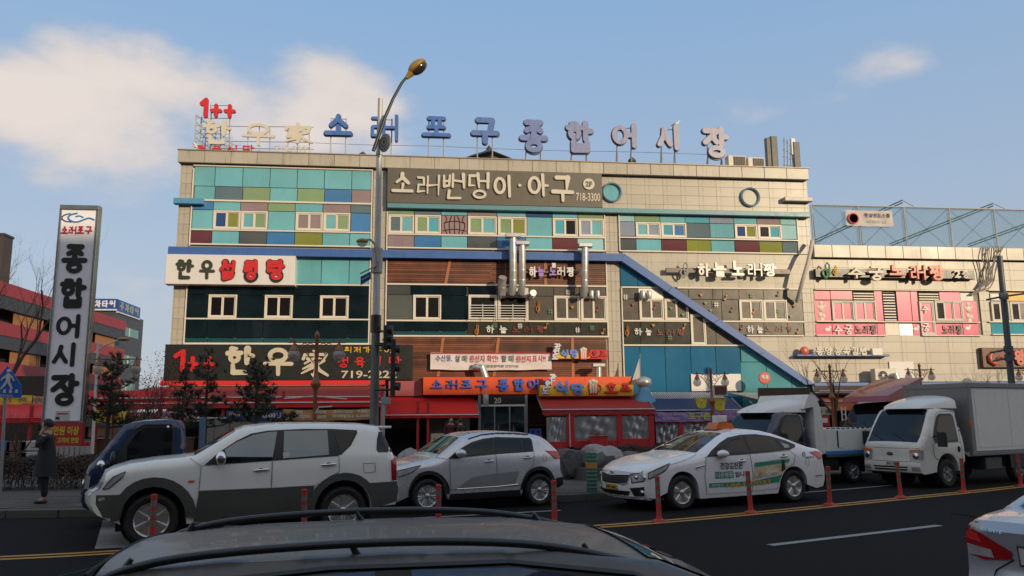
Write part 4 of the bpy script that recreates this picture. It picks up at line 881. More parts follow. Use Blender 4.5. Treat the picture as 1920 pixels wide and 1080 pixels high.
MB().add([a, b, c, a+Vector((0, .03, 0)), b+Vector((0, .03, 0)), c+Vector((0, .03, 0))], [(0, 1, 2), (5, 4, 3), (0, 3, 4, 1), (1, 4, 5, 2), (2, 5, 3, 0)]).build('cloth', mat('grey_cloth', (.42, .42, .40), .8), e, world=True)
MB().tube([a+Vector((.03, 0, .2)), c+Vector((.03, 0, -.9))], .02, 6).build('pole', STEEL, e, world=True)
# ================================================================ things on the roof
RB = [((608, 215.5, 662, 259.5), '소'), ((695, 217, 747, 266), '래'), ((791, 220, 845, 262), '포'), ((882, 222, 936, 273), '구'), ((973, 226, 1026, 289), '종'), ((1058, 229, 1112, 290), '합'), ((1144, 233, 1195, 280), '어'), ((1228, 236, 1276, 284), '시'), ((1314, 240, 1364, 300), '장')]
ordn = ['first', 'second', 'third', 'fourth', 'fifth', 'sixth', 'seventh', 'eighth', 'ninth']
for i, (b, ch) in enumerate(RB):
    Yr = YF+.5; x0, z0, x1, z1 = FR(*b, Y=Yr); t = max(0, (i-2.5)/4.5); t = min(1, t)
    colr = tuple(a_*(1-t)+b_*t for a_, b_ in zip((.055, .145, .42), (.33, .31, .40)))  # sunlight gloss put into the colour: paler letter by letter to the right
    m = mat('rooftop_letter_paint_'+('blue' if i < 3 else 'sun_gloss_'+ordn[i]), colr, .38, noise=.22, nscale=2.2, dirt=.35)
    e = empty('rooftop_letter', ((x0+x1)/2, Yr, top), ('deep blue ' if i < 3 else 'lighter blue ' if i < 6 else 'pale lilac ')+'rooftop letter '+ch+' on steel posts, '+ordn[i]+' of nine', 'letter sign', 'large rooftop letters of the market name')
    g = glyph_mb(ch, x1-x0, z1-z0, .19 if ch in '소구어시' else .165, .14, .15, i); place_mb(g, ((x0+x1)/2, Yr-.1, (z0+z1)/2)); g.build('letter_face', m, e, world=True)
    g = glyph_mb(ch, (x1-x0)*1.05, (z1-z0)*1.05, .208 if ch in '소구어시' else .183, .11, .15, i); place_mb(g, ((x0+x1)/2, Yr-.02, (z0+z1)/2-.01)); g.build('letter_back', mat('dark_letter_return', (.10, .10, .14), .5), e, world=True)
    for sx in (.24, .76):
        x = x0+(x1-x0)*sx; MB().tube([(x, Yr+.02, top-.3), (x, Yr+.02, z1-.15)], .035, 6).build('post', STEEL, e, world=True); MB().tube([(x, Yr+.5, top-.3), (x, Yr+.06, z0+(z1-z0)*.1)], .025, 6).build('stay', STEEL, e, world=True)
    MB().tube([(x0+(x1-x0)*.24, Yr+.03, z1-.2), (x0+(x1-x0)*.76, Yr+.03, z1-.2)], .02, 6).build('crossbar', STEEL, e, world=True)
# the older restaurant sign at the left corner of the roof
Yr = YF+.4
e = empty('rooftop_restaurant_sign', P(475, 292, Yr), 'rooftop frame sign with red 1++, cream brush letters and small red letters', 'sign')
letters('1++', [q4((308, 100, 375, 248), 300, 160), q4((378, 145, 470, 248), 300, 160), q4((480, 148, 572, 252), 300, 160)], REDL, e, Yr-.05, .26, .15, 0)
letters('한우家', [q4((320, 268, 535, 445), 300, 160), q4((605, 282, 868, 455), 300, 160), q4((920, 288, 1155, 448), 300, 160)], CREAM, e, Yr-.05, .15, .1, 1.0)
letters('정육식당', [q4((275, 448, 350, 515), 300, 160), q4((388, 450, 465, 515), 300, 160), q4((500, 452, 590, 515), 300, 160), q4((618, 450, 712, 518), 300, 160)], REDL, e, Yr-.05, .15, .06, .8)
flat_text('719-2222', q4((858, 452, 1138, 515), 300, 160), CREAM, e, Yr-.05, .02, .06)
fr = MB()
for u in (385, 455, 520, 660, 745, 825, 960, 1030, 1120): fr.tube([P(u/4+300, 237, Yr+.05), P(u/4+300, 291, Yr+.05)], .022, 5)
fr.tube([P(384/4+300, 197, Yr+.05), P(384/4+300, 291, Yr+.05)], .03, 5); fr.tube([P(525/4+300, 197, Yr+.05), P(525/4+300, 291, Yr+.05)], .03, 5)
for v in (198, 222, 236.5, 265, 278, 289): fr.tube([P(394, v, Yr+.05), P(433 if v < 230 else 588, v+(2 if v > 230 else 0), Yr+.05)], .018, 5)
fr.build('frame', STEEL, e, world=True)
e = empty('rooftop_lattice', P(375, 290, YF+1), 'dense steel lattice frame running back from the left roof corner', 'frame'); fr = MB(); rn = random.Random(9)
xa = P(364, 280, YF+.2).x
for j in range(8):
    y = YF+.2+j*.55; h = 2.0+.12*math.sin(j*2); fr.tube([(xa+.1*j, y, top-.2), (xa+.1*j, y, top+h)], .035, 5)
    for k_ in range(5): fr.tube([(xa+.1*j, y, top+.25+k_*.4), (xa+.1*j+.55, y+.3, top+.35+k_*.4)], .02, 4)
for k_ in range(6): fr.tube([(xa, YF+.2, top+.1+k_*.38), (xa+.8, YF+4.4, top+.1+k_*.38)], .022, 4)
for j in range(7): fr.tube([(xa+.1*j, YF+.2+j*.55, top), (xa+.1*j+.1, YF+.75+j*.55, top+1.9)], .016, 4)
fr.build('frame', mat('pale_steel', (.50, .50, .47), .4, .4), e, world=True)
g_ = MB()
for k_, ch in enumerate('정육식당'): 
    gg = glyph_mb(ch, .5, .42, .15, .05, .8, k_); gg.v = [tuple(Matrix.Rotation(R(62), 4, 'Z') @ Vector(v)) for v in gg.v]; place_mb(gg, (xa+.05+.2*k_, YF+.3+k_*.7, top+.35)); gg.build('letter', WHITE, e, world=True)
# antennas, small roof things
for i, (a, b, ya, yb_) in enumerate(((1438, 1446, 258, 312), (1447, 1459, 255, 314), (1489, 1501, 266, 318))):
    x0, z0, x1, z1 = FR(a, ya, b, yb_, Y=YF+.3); e = empty('panel_antenna', ((x0+x1)/2, YF+.3, z0), ['narrow grey panel antenna at the left of the mast group', 'wide grey panel antenna second in the mast group', 'tilted grey panel antenna at the right roof corner'][i], 'antenna', 'panel antennas on the roof')
    MB().box(x0, YF+.3, z0, x1, YF+.55, z1, .03).build('panel', mat('weathered_antenna_grey', (.13, .125, .11), .55, noise=.2), e, world=True); MB().tube([((x0+x1)/2, YF+.62, top-.2), ((x0+x1)/2, YF+.62, z1)], .03, 6).build('mast', STEEL, e, world=True)
    MB().box((x0+x1)/2-.04, YF+.55, z0+.3, (x0+x1)/2+.04, YF+.62, z0+.4).build('bracket', STEEL, e, world=True)
for i, (px, y0) in enumerate(((1470, 258), (1476, 262), (1482, 268), (1487, 260))):
    a, b = P(px, 318, YF+.4), P(px, y0, YF+.4); e = empty('antenna_rod', a, ['first', 'second', 'third', 'last'][i]+' slim whip antenna of the cluster between the panel antennas', 'antenna', 'slim antennas on the roof')
    MB().tube([a-Vector((0, 0, .3)), b], .022, 6).build('mast', STEEL, e, world=True); 
    for t in (.15, .4, .62, .9): p = a.lerp(b, t); MB().sphere(p, .05, 8, 6, (1.6, 1, .5)).build('clamp', mat('pale_steel'), e, world=True)
x0, z0, x1, z1 = FR(1484, 259, 1492, 290, Y=YF+.35); e = empty('panel_antenna', (x0, YF+.35, z0), 'bright white panel antenna among the whip antennas', 'antenna', 'panel antennas on the roof'); MB().box(x0, YF+.35, z0, x1, YF+.5, z1, .02).build('panel', WHITE, e, world=True); MB().tube([((x0+x1)/2, YF+.55, top-.2), ((x0+x1)/2, YF+.55, z1)], .03, 6).build('mast', STEEL, e, world=True)
e = empty('roof_pavilion', P(917, 297, YF+5), 'dark tip of a tiled pavilion roof showing above the parapet', 'pavilion'); c = P(917, 285, YF+5)
MB().lathe([(1.55, -.45), (1.0, -.2), (.35, .02), (.16, .12), (.16, .2), (.08, .32), (.001, .42)], c, 4).build('roof', mat('dark_roof_tile', (.07, .06, .05), .7, noise=.3), e, world=True)
MB().lathe([(1.1, -3.4), (1.1, -.44)], c, 4).build('body', mat('dark_roof_tile'), e, world=True)
for px, py in ((680, 294), (1185, 304)):
    c = P(px, py, YF+.8); e = empty('roof_vent', c, 'small dark cowl vent behind the parapet '+('before the pole, by the second rooftop letter' if px < 900 else 'below the seventh, pale lilac rooftop letter'), 'vent', 'small cowl vents'); MB().lathe([(.14, -.6), (.14, .0), (.22, .02), (.2, .12), (.06, .25), (.001, .26)], c, 12).build('cowl', mat('dark_roof_tile'), e, world=True, smooth=50)
e = empty('seagull', P(1267, 240, YF+.4), 'white and grey gull perched on rooftop letter 시', 'bird'); c = P(1267.5, 233, YF+.4)
MB().tube([c+Vector((-.26, 0, -.1)), c+Vector((-.12, 0, -.03)), c+Vector((.02, 0, .03)), c+Vector((.12, 0, .09)), c+Vector((.15, 0, .16)), c+Vector((.2, 0, .17)), c+Vector((.27, 0, .155))], [.008, .06, .085, .06, .045, .04, .006], 10).build('body', WHITE, e, world=True, smooth=70)
MB().tube([c+Vector((-.3, -.03, -.1)), c+Vector((-.1, -.05, .0)), c+Vector((.04, -.05, .04))], [.01, .05, .03], 8).build('wing', STEEL, e, world=True, smooth=70); MB().tube([c+Vector((.0, 0, -.04)), c+Vector((0, 0, -.16))], .008, 4).build('leg', YEL, e, world=True)
e = empty('roof_cable', P(900, 275, YF+.9), 'thin cable strung behind the rooftop letters', 'cable')
pts = [P(x, y, YF+.9) for x, y in ((590, 268), (700, 272), (820, 274), (930, 279), (1060, 283), (1150, 284), (1250, 287), (1330, 290))]; MB().tube(pts, .012, 4).build('wire', STEEL, e, world=True)
# netted roof terrace of the annex
e = empty('roof_terrace_frame', (ax0+5, YF+.5, atop), 'steel frame with blue net and ladder trusses on the annex roof', 'roof frame')
NET = bpy.data.materials.new('blue_net'); NET.use_nodes = True; nb = NET.node_tree.nodes['Principled BSDF']; nb.inputs['Base Color'].default_value = (.10, .22, .27, 1); nb.inputs['Alpha'].default_value = .45; nb.inputs['Roughness'].default_value = .8
a0, a1 = P(1521, 383, YF+.5), P(1960, 396, YF+.5); zt_ = (a0.z+a1.z)/2
MB().tube([(a0.x, YF+.5, zt_), (a1.x, YF+.5, zt_)], .045, 6).build('top_rail', mat('pale_steel'), e, world=True)
for px in (1523, 1611, 1697, 1782, 1866, 1950):
    x = P(px, 420, YF+.5).x; MB().tube([(x, YF+.5, atop-.1), (x, YF+.5, zt_)], .045, 6).build('post', mat('pale_steel'), e, world=True); MB().tube([(x+.05, YF+.5, zt_-.5), (x+.45, YF+1.1, atop-.1)], .022, 5).build('stay', mat('dark_steel', (.08, .09, .1), .5), e, world=True)
for px0, py0, px1, py1 in ((1528, 455, 1692, 380), (1668, 462, 1862, 386), (1815, 463, 1990, 400)):
    p, q = P(px0, py0, YF+2), P(px1, py1, YF+.9); t_ = MB(); up_ = Vector((0, 0, .14))
    t_.tube([p, q], .035, 5); t_.tube([p+up_, q+up_], .035, 5); t_.build('truss', mat('dark_steel'), e, world=True); r_ = MB()
    for k_ in range(18): w_ = p.lerp(q, (k_+.5)/18); r_.tube([w_, w_+up_], .018, 4)
    r_.build('truss_rung', mat('pale_steel'), e, world=True)
    MB().tube([q+up_, Vector((q.x+.5, YF+.5, zt_))], .025, 4).build('stay', mat('pale_steel'), e, world=True)
MB().add([(a0.x, YF+.6, atop-.1), (a1.x, YF+.6, atop-.1), (a1.x, YF+.6, zt_), (a0.x, YF+.6, zt_)], [(0, 1, 2, 3)]).build('net', NET, e, world=True)
w_ = MB()
for k_ in range(5):
    xx = P(1523+86*k_, 420, YF+.5).x; xn = P(1609+86*k_, 420, YF+.5).x; w_.tube([(xx, YF+.55, zt_), (xn, YF+.55, atop)], .009, 4); w_.tube([(xn, YF+.55, zt_), (xx, YF+.55, atop)], .009, 4)
w_.build('bracing_wire', mat('dark_steel'), e, world=True)
banner('terrace_banner', (x4(410), y4(133), x4(748), y4(245)), mat('cream_banner_cloth', (.55, .50, .46), .8), 'cream cloth banner tied to the roof terrace net', Y=YF+.5, proud=.1, sag=.02, texts=[('풋살멘토스쿨', (x4(540), y4(155), x4(725), y4(185)), BKT, .01), ('회원모집', (x4(560), y4(205), x4(700), y4(225)), mat('grey_cloth'), .0)])
c = P(x4(465), y4(190), YF+.33); e = bpy.data.objects['terrace_banner']; MB().lathe([(.30, 0), (.30, .01), (.24, .01), (.24, 0)], c, 20, 'Y').build('emblem', REDT, e, world=True)
# ================================================================ market stalls and shop fronts at street level
FLX = lambda px, Y: P(px, 780, Y).x
e = bld
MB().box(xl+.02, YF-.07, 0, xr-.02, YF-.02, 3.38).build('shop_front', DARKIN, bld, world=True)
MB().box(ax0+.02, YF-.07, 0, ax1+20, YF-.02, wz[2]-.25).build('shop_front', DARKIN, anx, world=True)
def quad_sheet(mb, a, b, c, d, th=.03, nu=10, nv=4, sag=.0):
    """a-b top edge, d-c bottom edge"""
    v = []; a, b, c, d = map(Vector, (a, b, c, d))
    for j in range(nv+1):
        for i in range(nu+1):
            u, w = i/nu, j/nv; p = a.lerp(b, u).lerp(d.lerp(c, u), w); p.z -= sag*math.sin(math.pi*w)*(.6+.4*math.sin(u*9)); v.append(p)
    nn = len(v); v += [p-Vector((0, 0, th)) for p in v]; W_ = nu+1
    f = [(j*W_+i, (j+1)*W_+i, (j+1)*W_+i+1, j*W_+i+1) for j in range(nv) for i in range(nu)]
    f += [tuple(x+nn for x in q[::-1]) for q in f]; mb.add(v, f); return mb
def awning(label, pt, pb, Yt, Yb, m, val=.25, valm=None, bar=True, sag=.03, name='awning', side=True):
    """pt, pb: picture (x0, x1, y0, y1) of the upper and the lower edge"""
    A_, B_ = P(pt[0], pt[2], Yt), P(pt[1], pt[3], Yt); D_, C_ = P(pb[0], pb[2], Yb), P(pb[1], pb[3], Yb)
    A_.z = B_.z = (A_.z+B_.z)/2; C_.z = D_.z = (C_.z+D_.z)/2
    e = empty(name, (D_.x, Yb, 0), label, 'awning'); quad_sheet(MB(), A_, B_, C_, D_, sag=sag).build('canvas', m, e, world=True, smooth=60)
    if bar: MB().tube([D_+Vector((0, -.02, .0)), C_+Vector((0, -.02, .0))], .028, 6).build('front_bar', LINE, e, world=True)
    if val:
        v_ = MB(); n_ = 24; vs = []
        for i in range(n_+1):
            t = i/n_; x = D_.x+(C_.x-D_.x)*t; vs += [(x, Yb+.012*math.sin(i*1.7), D_.z-.02), (x, Yb+.03*math.sin(i*2.1), D_.z-val)]
        v_.add(vs, [(2*i, 2*i+1, 2*i+3, 2*i+2) for i in range(n_)]); v_.build('valance', valm or m, e, world=True, smooth=60)
    if side:
        for p_, q_ in ((A_, D_), (B_, C_)): MB().tube([p_, q_], .03, 6).build('arm', STEEL, e, world=True)
    return e, A_, B_, C_, D_
# entrance between the two red awnings
a, _, b, _ = FR(901, 742, 986, 830, Y=YF-1.0)
ent = empty('market_entrance', ((a+b)/2, YF-1, 0), 'dark glazed market entrance with the number 20 over the doors', 'entrance')
zt1, zt2, zg = P(940, 741, YF-1).z, P(940, 758.5, YF-1).z, 0.12
MB().box(a, YF-1, zt2, b, YF-.3, zt1, .01).build('lintel', BLACKS, ent, world=True)
MB().box(a, YF-1.02, zt2-.09, b, YF-.9, zt2-.002, .01).build('door_head', ALU, ent, world=True)
for i in range(3):
    x0, x1 = a+(b-a)*i/3+.02, a+(b-a)*(i+1)/3-.02; d_ = MB().box(x0, YF-.95, zg, x1, YF-.92, zt2-.1).build('door', DRK, ent, world=True)
    MB().box(x1-.06, YF-.99, zg, x1, YF-.951, zt2-.1).build('door_stile', STEEL, d_, world=True); MB().tube([(x0+.1, YF-1.0, 1.0), (x0+.1, YF-1.0, 1.5)], .015, 6).build('handle', STEEL, d_, world=True)
g = font_mb('20', .25, .01, .02); c = P(933, 751, YF-1.01); place_mb(g, c); g.build('lettering', CREAM, ent, world=True)
for px, m in ((899, STEEL), (987, STEEL)): x = FLX(px, YF-1); MB().box(x-.06, YF-1.03, 0, x+.06, YF-.4, zt1).build('post', m, ent, world=True)
c = P(911, 748, YF-1.4); e = empty('meter_box', c, 'grey cylindrical meter hanging left of the entrance number', 'meter'); MB().lathe([(.13, -.3), (.14, -.1), (.14, .18), (.10, .22)], c, 14).build('case', STEEL, e, world=True, smooth=50); MB().tube([c+Vector((0, 0, .2)), c+Vector((0, 0, .45))], .03, 6).build('bracket', STEEL, e, world=True)
# pink-red fascia behind the pole and bright red awning left of the entrance
board('red_fascia', (728, 714, 792, 743), mat('dusty_red_fascia', (.30, .07, .075), .6), .5, 'dusty red fascia panel between the black sign and the orange band', cat='fascia')
awning('bright red awning left of the entrance with a pale front bar', (726, 892, 743.5, 743), (722, 898, 777, 779), YF-.3, YF-2.6, REDC, .13)
# long red awning under the black sign
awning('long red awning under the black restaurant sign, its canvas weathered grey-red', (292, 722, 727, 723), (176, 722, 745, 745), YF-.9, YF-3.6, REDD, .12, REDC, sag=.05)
board('red_fascia', (300, 713.5, 722, 722), REDC, .95, 'narrow bright red board along the top of the long awning', cat='fascia', depth=.1)
awning('lower red valance awning with a pale bar in front of the beef restaurant', (178, 722, 748, 749), (170, 724, 755, 756), YF-3.5, YF-3.9, REDC, .2)
e_, A_, B_, C_, D_ = awning('red canopy of the neighbouring stalls at the far left, sloping towards the sign tower', (166, 330, 747, 717), (166, 300, 756, 738), YF-3.3, YF-3.7, REDC, .1, side=False)
# posts, back panels and goods under the long awning
e = empty('awning_support', (FLX(430, YF-3.7), YF-3.7, 0), 'red steel frame posts carrying the long awning', 'stall frame')
for px in (180, 300, 418, 530, 715): x = FLX(px, YF-3.7); MB().box(x-.06, YF-3.72, 0.1, x+.06, YF-3.6, 3.0).build('post', mat('red_steel', (.40, .03, .03), .4), e, world=True)
x0, x1 = FLX(180, YF-3.7), FLX(722, YF-3.7); MB().box(x0, YF-3.6, 2.30, x1, YF-3.54, 2.42).build('beam', mat('red_steel'), e, world=True)
e = empty('grey_partition', (FLX(375, YF-3.8), YF-3.8, .1), 'low grey panel wall below the white price banner', 'partition')
x0, x1 = FLX(377, YF-3.6), FLX(545, YF-3.6)
for k_ in range(6): MB().box(x0+(x1-x0)*k_/6+.01, YF-3.8, .1, x0+(x1-x0)*(k_+1)/6-.01, YF-3.74, 1.9).build('panel', mat('grey_green_panel', (.17, .17, .15), .5), e, world=True)
MB().box(x0, YF-3.82, 1.9, x1, YF-3.72, 1.96).build('cap', LINE, e, world=True)
for px0, px1, dep, bl_, lb in ((186, 372, 2.2, 1.3, 'brown wooden counter under the red canopy'),):
    x0, x1 = FLX(px0, YF-3), FLX(px1, YF-3); e = empty('counter', ((x0+x1)/2, YF-3, .1), lb, 'counter'); MB().box(x0, YF-3.4, .1, x1, YF-2.6, 1.1, .02).build('base', mat('dark_wood_board'), e, world=True); MB().box(x0-.05, YF-3.45, 1.1, x1+.05, YF-2.55, 1.15, .01).build('counter_top', mat('brown_bar'), e, world=True)
NB = mat('navy_banner_cloth', (.05, .055, .22), .7, noise=.15); OB = mat('orange_food_banner', (.42, .22, .07), .7, noise=.35, nscale=2.2); WB = mat('white_banner_cloth'); YB = mat('yellow_banner_cloth', (.62, .50, .04), .7, noise=.12); PB = mat('lilac_banner_cloth', (.24, .20, .42), .7, noise=.18)
WT_ = mat('white_print', (.62, .60, .58), .6); YT = mat('yellow_print', (.60, .48, .05), .6)
banner('menu_banner', (424, 770, 530, 786), NB, 'navy menu banner with a 6,000 won price behind the pines', Y=YF-3.9, proud=0, texts=[('식사류', (429, 773, 452, 780), YT, .02), ('국밥', (458, 772, 478, 784), WT_, .02), ('6,000원', (490, 774, 527, 784), WT_, .02)])
banner('menu_banner', (531, 767, 703, 787), OB, 'orange food menu banner with prices right of the navy one', Y=YF-3.9, proud=0, texts=[('냉면', (552, 770, 568, 776), WT_, .02), ('바지락칼국수', (551, 778, 582, 785), WT_, .02), ('7,000원', (588, 770, 612, 776), WT_, .02), ('6,000원', (588, 778, 612, 785), WT_, .02), ('육회비빔밥', (625, 769, 662, 775), WT_, .02), ('9,000원', (670, 768, 699, 775), WT_, .02), ('바지락칼국수', (624, 777, 664, 784), WT_, .02), ('6,000원', (668, 776, 699, 783), WT_, .02)])
banner('price_banner', (304, 770, 374, 791), WB, 'white banner with dense crimson lettering below the red canopy', Y=YF-4.0, proud=0, texts=[('조개구이 모듬구이', (309, 773, 370, 780), REDT, .02), ('새우구이', (322, 782, 360, 789), REDT, .02)])
banner('price_banner', (176, 768, 236, 791), YB, 'yellow banner with dark red lettering just right of the sign tower', Y=YF-4.2, proud=0, texts=[('조개구이', (185, 771, 222, 779), REDT, .02), ('무한리필', (195, 781, 230, 788), REDT, .02)])
banner('price_banner', (238, 772, 303, 792), mat('red_banner_cloth', (.36, .03, .03), .7), 'red banner with white lettering between the yellow and the white ones', Y=YF-4.1, proud=0, texts=[('대하구이', (248, 776, 290, 787), WT_, .02)])
# red plastic-walled tent right of the entrance
PL = PLAST
e, A_, B_, C_, D_ = awning('dark red sloping tent roof right of the entrance', (1006, 1207, 742, 741.5), (1017, 1228, 769, 766), YF-.9, YF-3.6, mat('maroon_canvas', (.34, .022, .018), .7, noise=.12, bump=.15, bscale=5), .22, mat('maroon_canvas'), name='tent_roof')
MB().box(A_.x, YF-1.0, A_.z+.0, B_.x, YF-.85, A_.z+.09, .01).build('ridge_bar', LINE, e, world=True)
YT_ = YF-3.55; zb = D_.z-.2
tent = empty('tent_wall', ((D_.x+C_.x)/2, YT_, .1), 'red tent wall with clear plastic windows right of the entrance', 'tent')
RS = mat('red_tarpaulin', (.40, .02, .025), .45, noise=.12, bump=.2, bscale=5)
def bar_(e_, px0, py0, px1, py1, m=RS, Y=YT_, name='frame_bar'): x0, z0, x1, z1 = FR(px0, py0, px1, py1, Y=Y); MB().box(x0, Y-.03, z0, x1, Y+.05, z1, .01).build(name, m, e_, world=True)
for q in ((1021, 774, 1228, 779), (1063, 779, 1077, 838), (1157, 779, 1167, 838), (1217, 779, 1227, 838), (1077, 826, 1157, 840), (1167, 822, 1217, 838), (1024, 828, 1063, 842)): bar_(tent, *q)
def plastic(e_, px0, py0, px1, py1, Y, name='plastic_window', amp=.06, s_=1.0):
    x0, z0, x1, z1 = FR(px0, py0, px1, py1, Y=Y); nx, nz = 26, 12; v = []; rn = random.Random(px0)
    ph = [rn.uniform(0, 6) for _ in range(5)]
    for j in range(nz+1):
        for i in range(nx+1):
            u, w = i/nx, j/nz; d = amp*(math.sin(u*21+w*5+ph[0])+.7*math.sin(u*37-w*9+ph[1])+.5*math.sin(w*14+u*7+ph[2]))*math.sin(math.pi*min(1, max(0, u)))
            v.append((x0+(x1-x0)*u, Y+.02+d*.45+.008*rn.uniform(-1, 1), z0+(z1-z0)*w))
    return MB().add(v, [(j*(nx+1)+i, j*(nx+1)+i+1, (j+1)*(nx+1)+i+1, (j+1)*(nx+1)+i) for j in range(nz) for i in range(nx)]).build(name, PL, e_, world=True, smooth=30)
for q in ((1025, 782, 1063, 830), (1077, 780, 1157, 826), (1167, 779, 1217, 823)): plastic(tent, *q, YT_+.04)
MB().tube([P(1067.5, 776, YT_-.06), P(1069.5, 838, YT_-.06)], .03, 6).build('zip_edge', mat('pink_white_edge', (.6, .35, .35), .5), tent, world=True)
x0, z0, x1, z1 = FR(1108, 817, 1139, 838, Y=YT_-.5); e = empty('red_chest', ((x0+x1)/2, YT_-.5, z0), 'plain bright red chest before the plastic tent window', 'chest'); MB().box(x0, YT_-.6, .1, x1, YT_-.2, z1-.05, .03).build('body', RS, e, world=True); MB().box(x0-.02, YT_-.62, z1-.045, x1+.02, YT_-.18, z1, .02).build('lid', RS, e, world=True)
# blue tent
NAVC = mat('navy_canvas', (.012, .035, .12), .6, noise=.12)
e, A_, B_, C_, D_ = awning('navy canvas roof of the stall with a striped top', (1215, 1372, 748, 746), (1229, 1394, 772, 766), YF-1.6, YF-3.3, NAVC, 0, name='tent_roof')
for k_ in range(34):      # striped corrugated strip
    a_ = P(1222+4.1*k_, 748.2, YF-1.6); b_ = P(1219+4.1*k_*.99-8, 735.5, YF-.5); w_ = .11
    MB().add([a_, a_+Vector((w_*.5, 0, 0)), b_+Vector((w_*.5, 0, 0)), b_, a_-Vector((0, 0, .02)), a_+Vector((w_*.5, 0, -.02)), b_+Vector((w_*.5, 0, -.02)), b_-Vector((0, 0, .02))], [(0, 1, 2, 3), (7, 6, 5, 4), (0, 4, 5, 1), (1, 5, 6, 2), (3, 2, 6, 7), (0, 3, 7, 4)]).build('roof_rib', LINE, e, world=True)
quad_sheet(MB(), P(1212, 735.5, YF-.5)-Vector((0, 0, .04)), P(1352, 735.5, YF-.5)-Vector((0, 0, .04)), P(1366, 748.2, YF-1.6)-Vector((0, 0, .04)), P(1220, 748.2, YF-1.6)-Vector((0, 0, .04))).build('corrugated_roof', mat('dark_roof_sheet', (.03, .04, .07), .5), e, world=True)
banner('stall_banner', (1228, 772, 1333, 790), PB, 'lilac stall banner with yellow-green letters 포구촌', Y=YF-3.4, proud=0, sag=.02, texts=[('포구촌', (1290, 773, 1331, 787), mat('yellow_green_print', (.50, .52, .12), .5), .03), ('조개구이 회무침', (1232, 775, 1282, 780), mat('pink_print', (.62, .30, .38), .6), .02), ('칼국수 매운탕', (1242, 783, 1274, 788), mat('pink_print'), .02)])
banner('stall_banner', (1337, 768, 1393, 788), PB, 'lilac stall banner with pink print right of the lamp post', Y=YF-3.4, proud=0, sag=.02, texts=[('새우튀김', (1341, 771, 1364, 777), mat('pink_print'), .02), ('소라 멍게', (1366, 770, 1391, 776), mat('pink_print'), .02), ('해물파전 술', (1345, 779, 1388, 785), mat('pink_print'), .02)])
YTb = YF-3.3; bt2 = empty('tent_wall', (P(1310, 800, YTb).x, YTb, .1), 'clear plastic side of the navy stall with one red upright', 'tent')
for q in ((1228, 790, 1394, 793), (1273, 792, 1281, 826), (1391, 770, 1395, 826)): bar_(bt2, *q, Y=YTb)
for q in ((1230, 792, 1273, 830), (1281, 792, 1336, 830), (1336, 790, 1391, 830)): plastic(bt2, *q, YTb+.06, name='plastic_wall', amp=.12)
for i, q in enumerate(((1304, 746, 1327, 763), (1338, 746, 1362, 768))):
    x0, z0, x1, z1 = FR(*q, Y=YF-3.5); e = empty('pennant', ((x0+x1)/2, YF-3.5, z1), ['smaller','larger'][i]+' yellow pennant hanging over the navy canvas, '+['left of','right of']
[i]+' the lamp post', 'pennant')
    v = []; 
    for j in range(6):
        for k_ in range(6): u, w = k_/5, j/5; v.append((x0+(x1-x0)*(u*.8+.1+.1*(u-.5)*2*w-.12*(1-w)*(u-.5)), YF-3.5+.04*math.sin(u*7+w*3), z0+(z1-z0)*w-.06*math.sin(u*3.1)*(1-w)))
    MB().add(v, [(j*6+k_, j*6+k_+1, (j+1)*6+k_+1, (j+1)*6+k_) for j in range(5) for k_ in range(5)]).build('cloth', YB, e, world=True, smooth=60); g = font_mb('회', .12, .004, .02); place_mb(g, ((x0+x1)/2, YF-3.56, (z0+z1)/2)); g.build('lettering', mat('grey_print', (.3, .35, .3), .6), e, world=True)
    MB().tube([(x0-.1, YF-3.5, z1), (x1+.1, YF-3.5, z1)], .012, 5).build('rod', STEEL, e, world=True)
e = empty('street_notice', P(1351, 730, YF-3.8), 'small maroon notice board on the twin lamp post', 'sign'); x0, z0, x1, z1 = FR(1338, 722, 1364, 742, Y=YF-3.8); MB().box(x0, YF-3.8, z0, x1, YF-3.72, z1, .01).build('frame', LINE, e, world=True); MB().box(x0+.05, YF-3.815, z0+.05, x1-.05, YF-3.802, z1-.05).build('face', mat('maroon_face', (.12, .04, .03), .5), e, world=True)
# green awning, brown board, orange awning on the right
GC = mat('dark_green_canvas', (.012, .04, .025), .7, noise=.15)
awning('dark green canvas awning between the navy and the orange ones', (1366, 1530, 735, 737), (1430, 1535, 750, 752), YF-.6, YF-3.4, mat('cream_roof_sheet', (.52, .48, .38), .5), 0)
awning('dark green valance hanging under the brown fascia board', (1405, 1532, 751, 752), (1418, 1534, 764, 766), YF-3.3, YF-3.5, GC, .5)
board('brown_fascia', (1423, 727, 1519, 748), mat('dark_brown_board', (.075, .045, .03), .45), 3.45, 'plain dark brown fascia board over the green awning', depth=.12, cat='fascia')
OC = mat('orange_canvas', (.52, .13, .03), .7, noise=.12)
awning('orange canvas awning with pink notices at the right', (1534, 1690, 738, 737), (1546, 1700, 753, 752), YF-.9, YF-2.8, OC, .42, mat('orange_check_canvas', (.60, .16, .05), .7, noise=.2))
awning('flat dark eave over the orange awning', (1524, 1700, 722, 724), (1526, 1702, 736, 736), YF-.5, YF-2.0, mat('brown_eave', (.09, .05, .035), .6), .1)
MB().tube([P(1537, 733, YF-2.1), P(1690, 732, YF-2.1)], .035, 6).build('roller_tube', LINE, bpy.data.objects[-1] if False else anx, world=True)
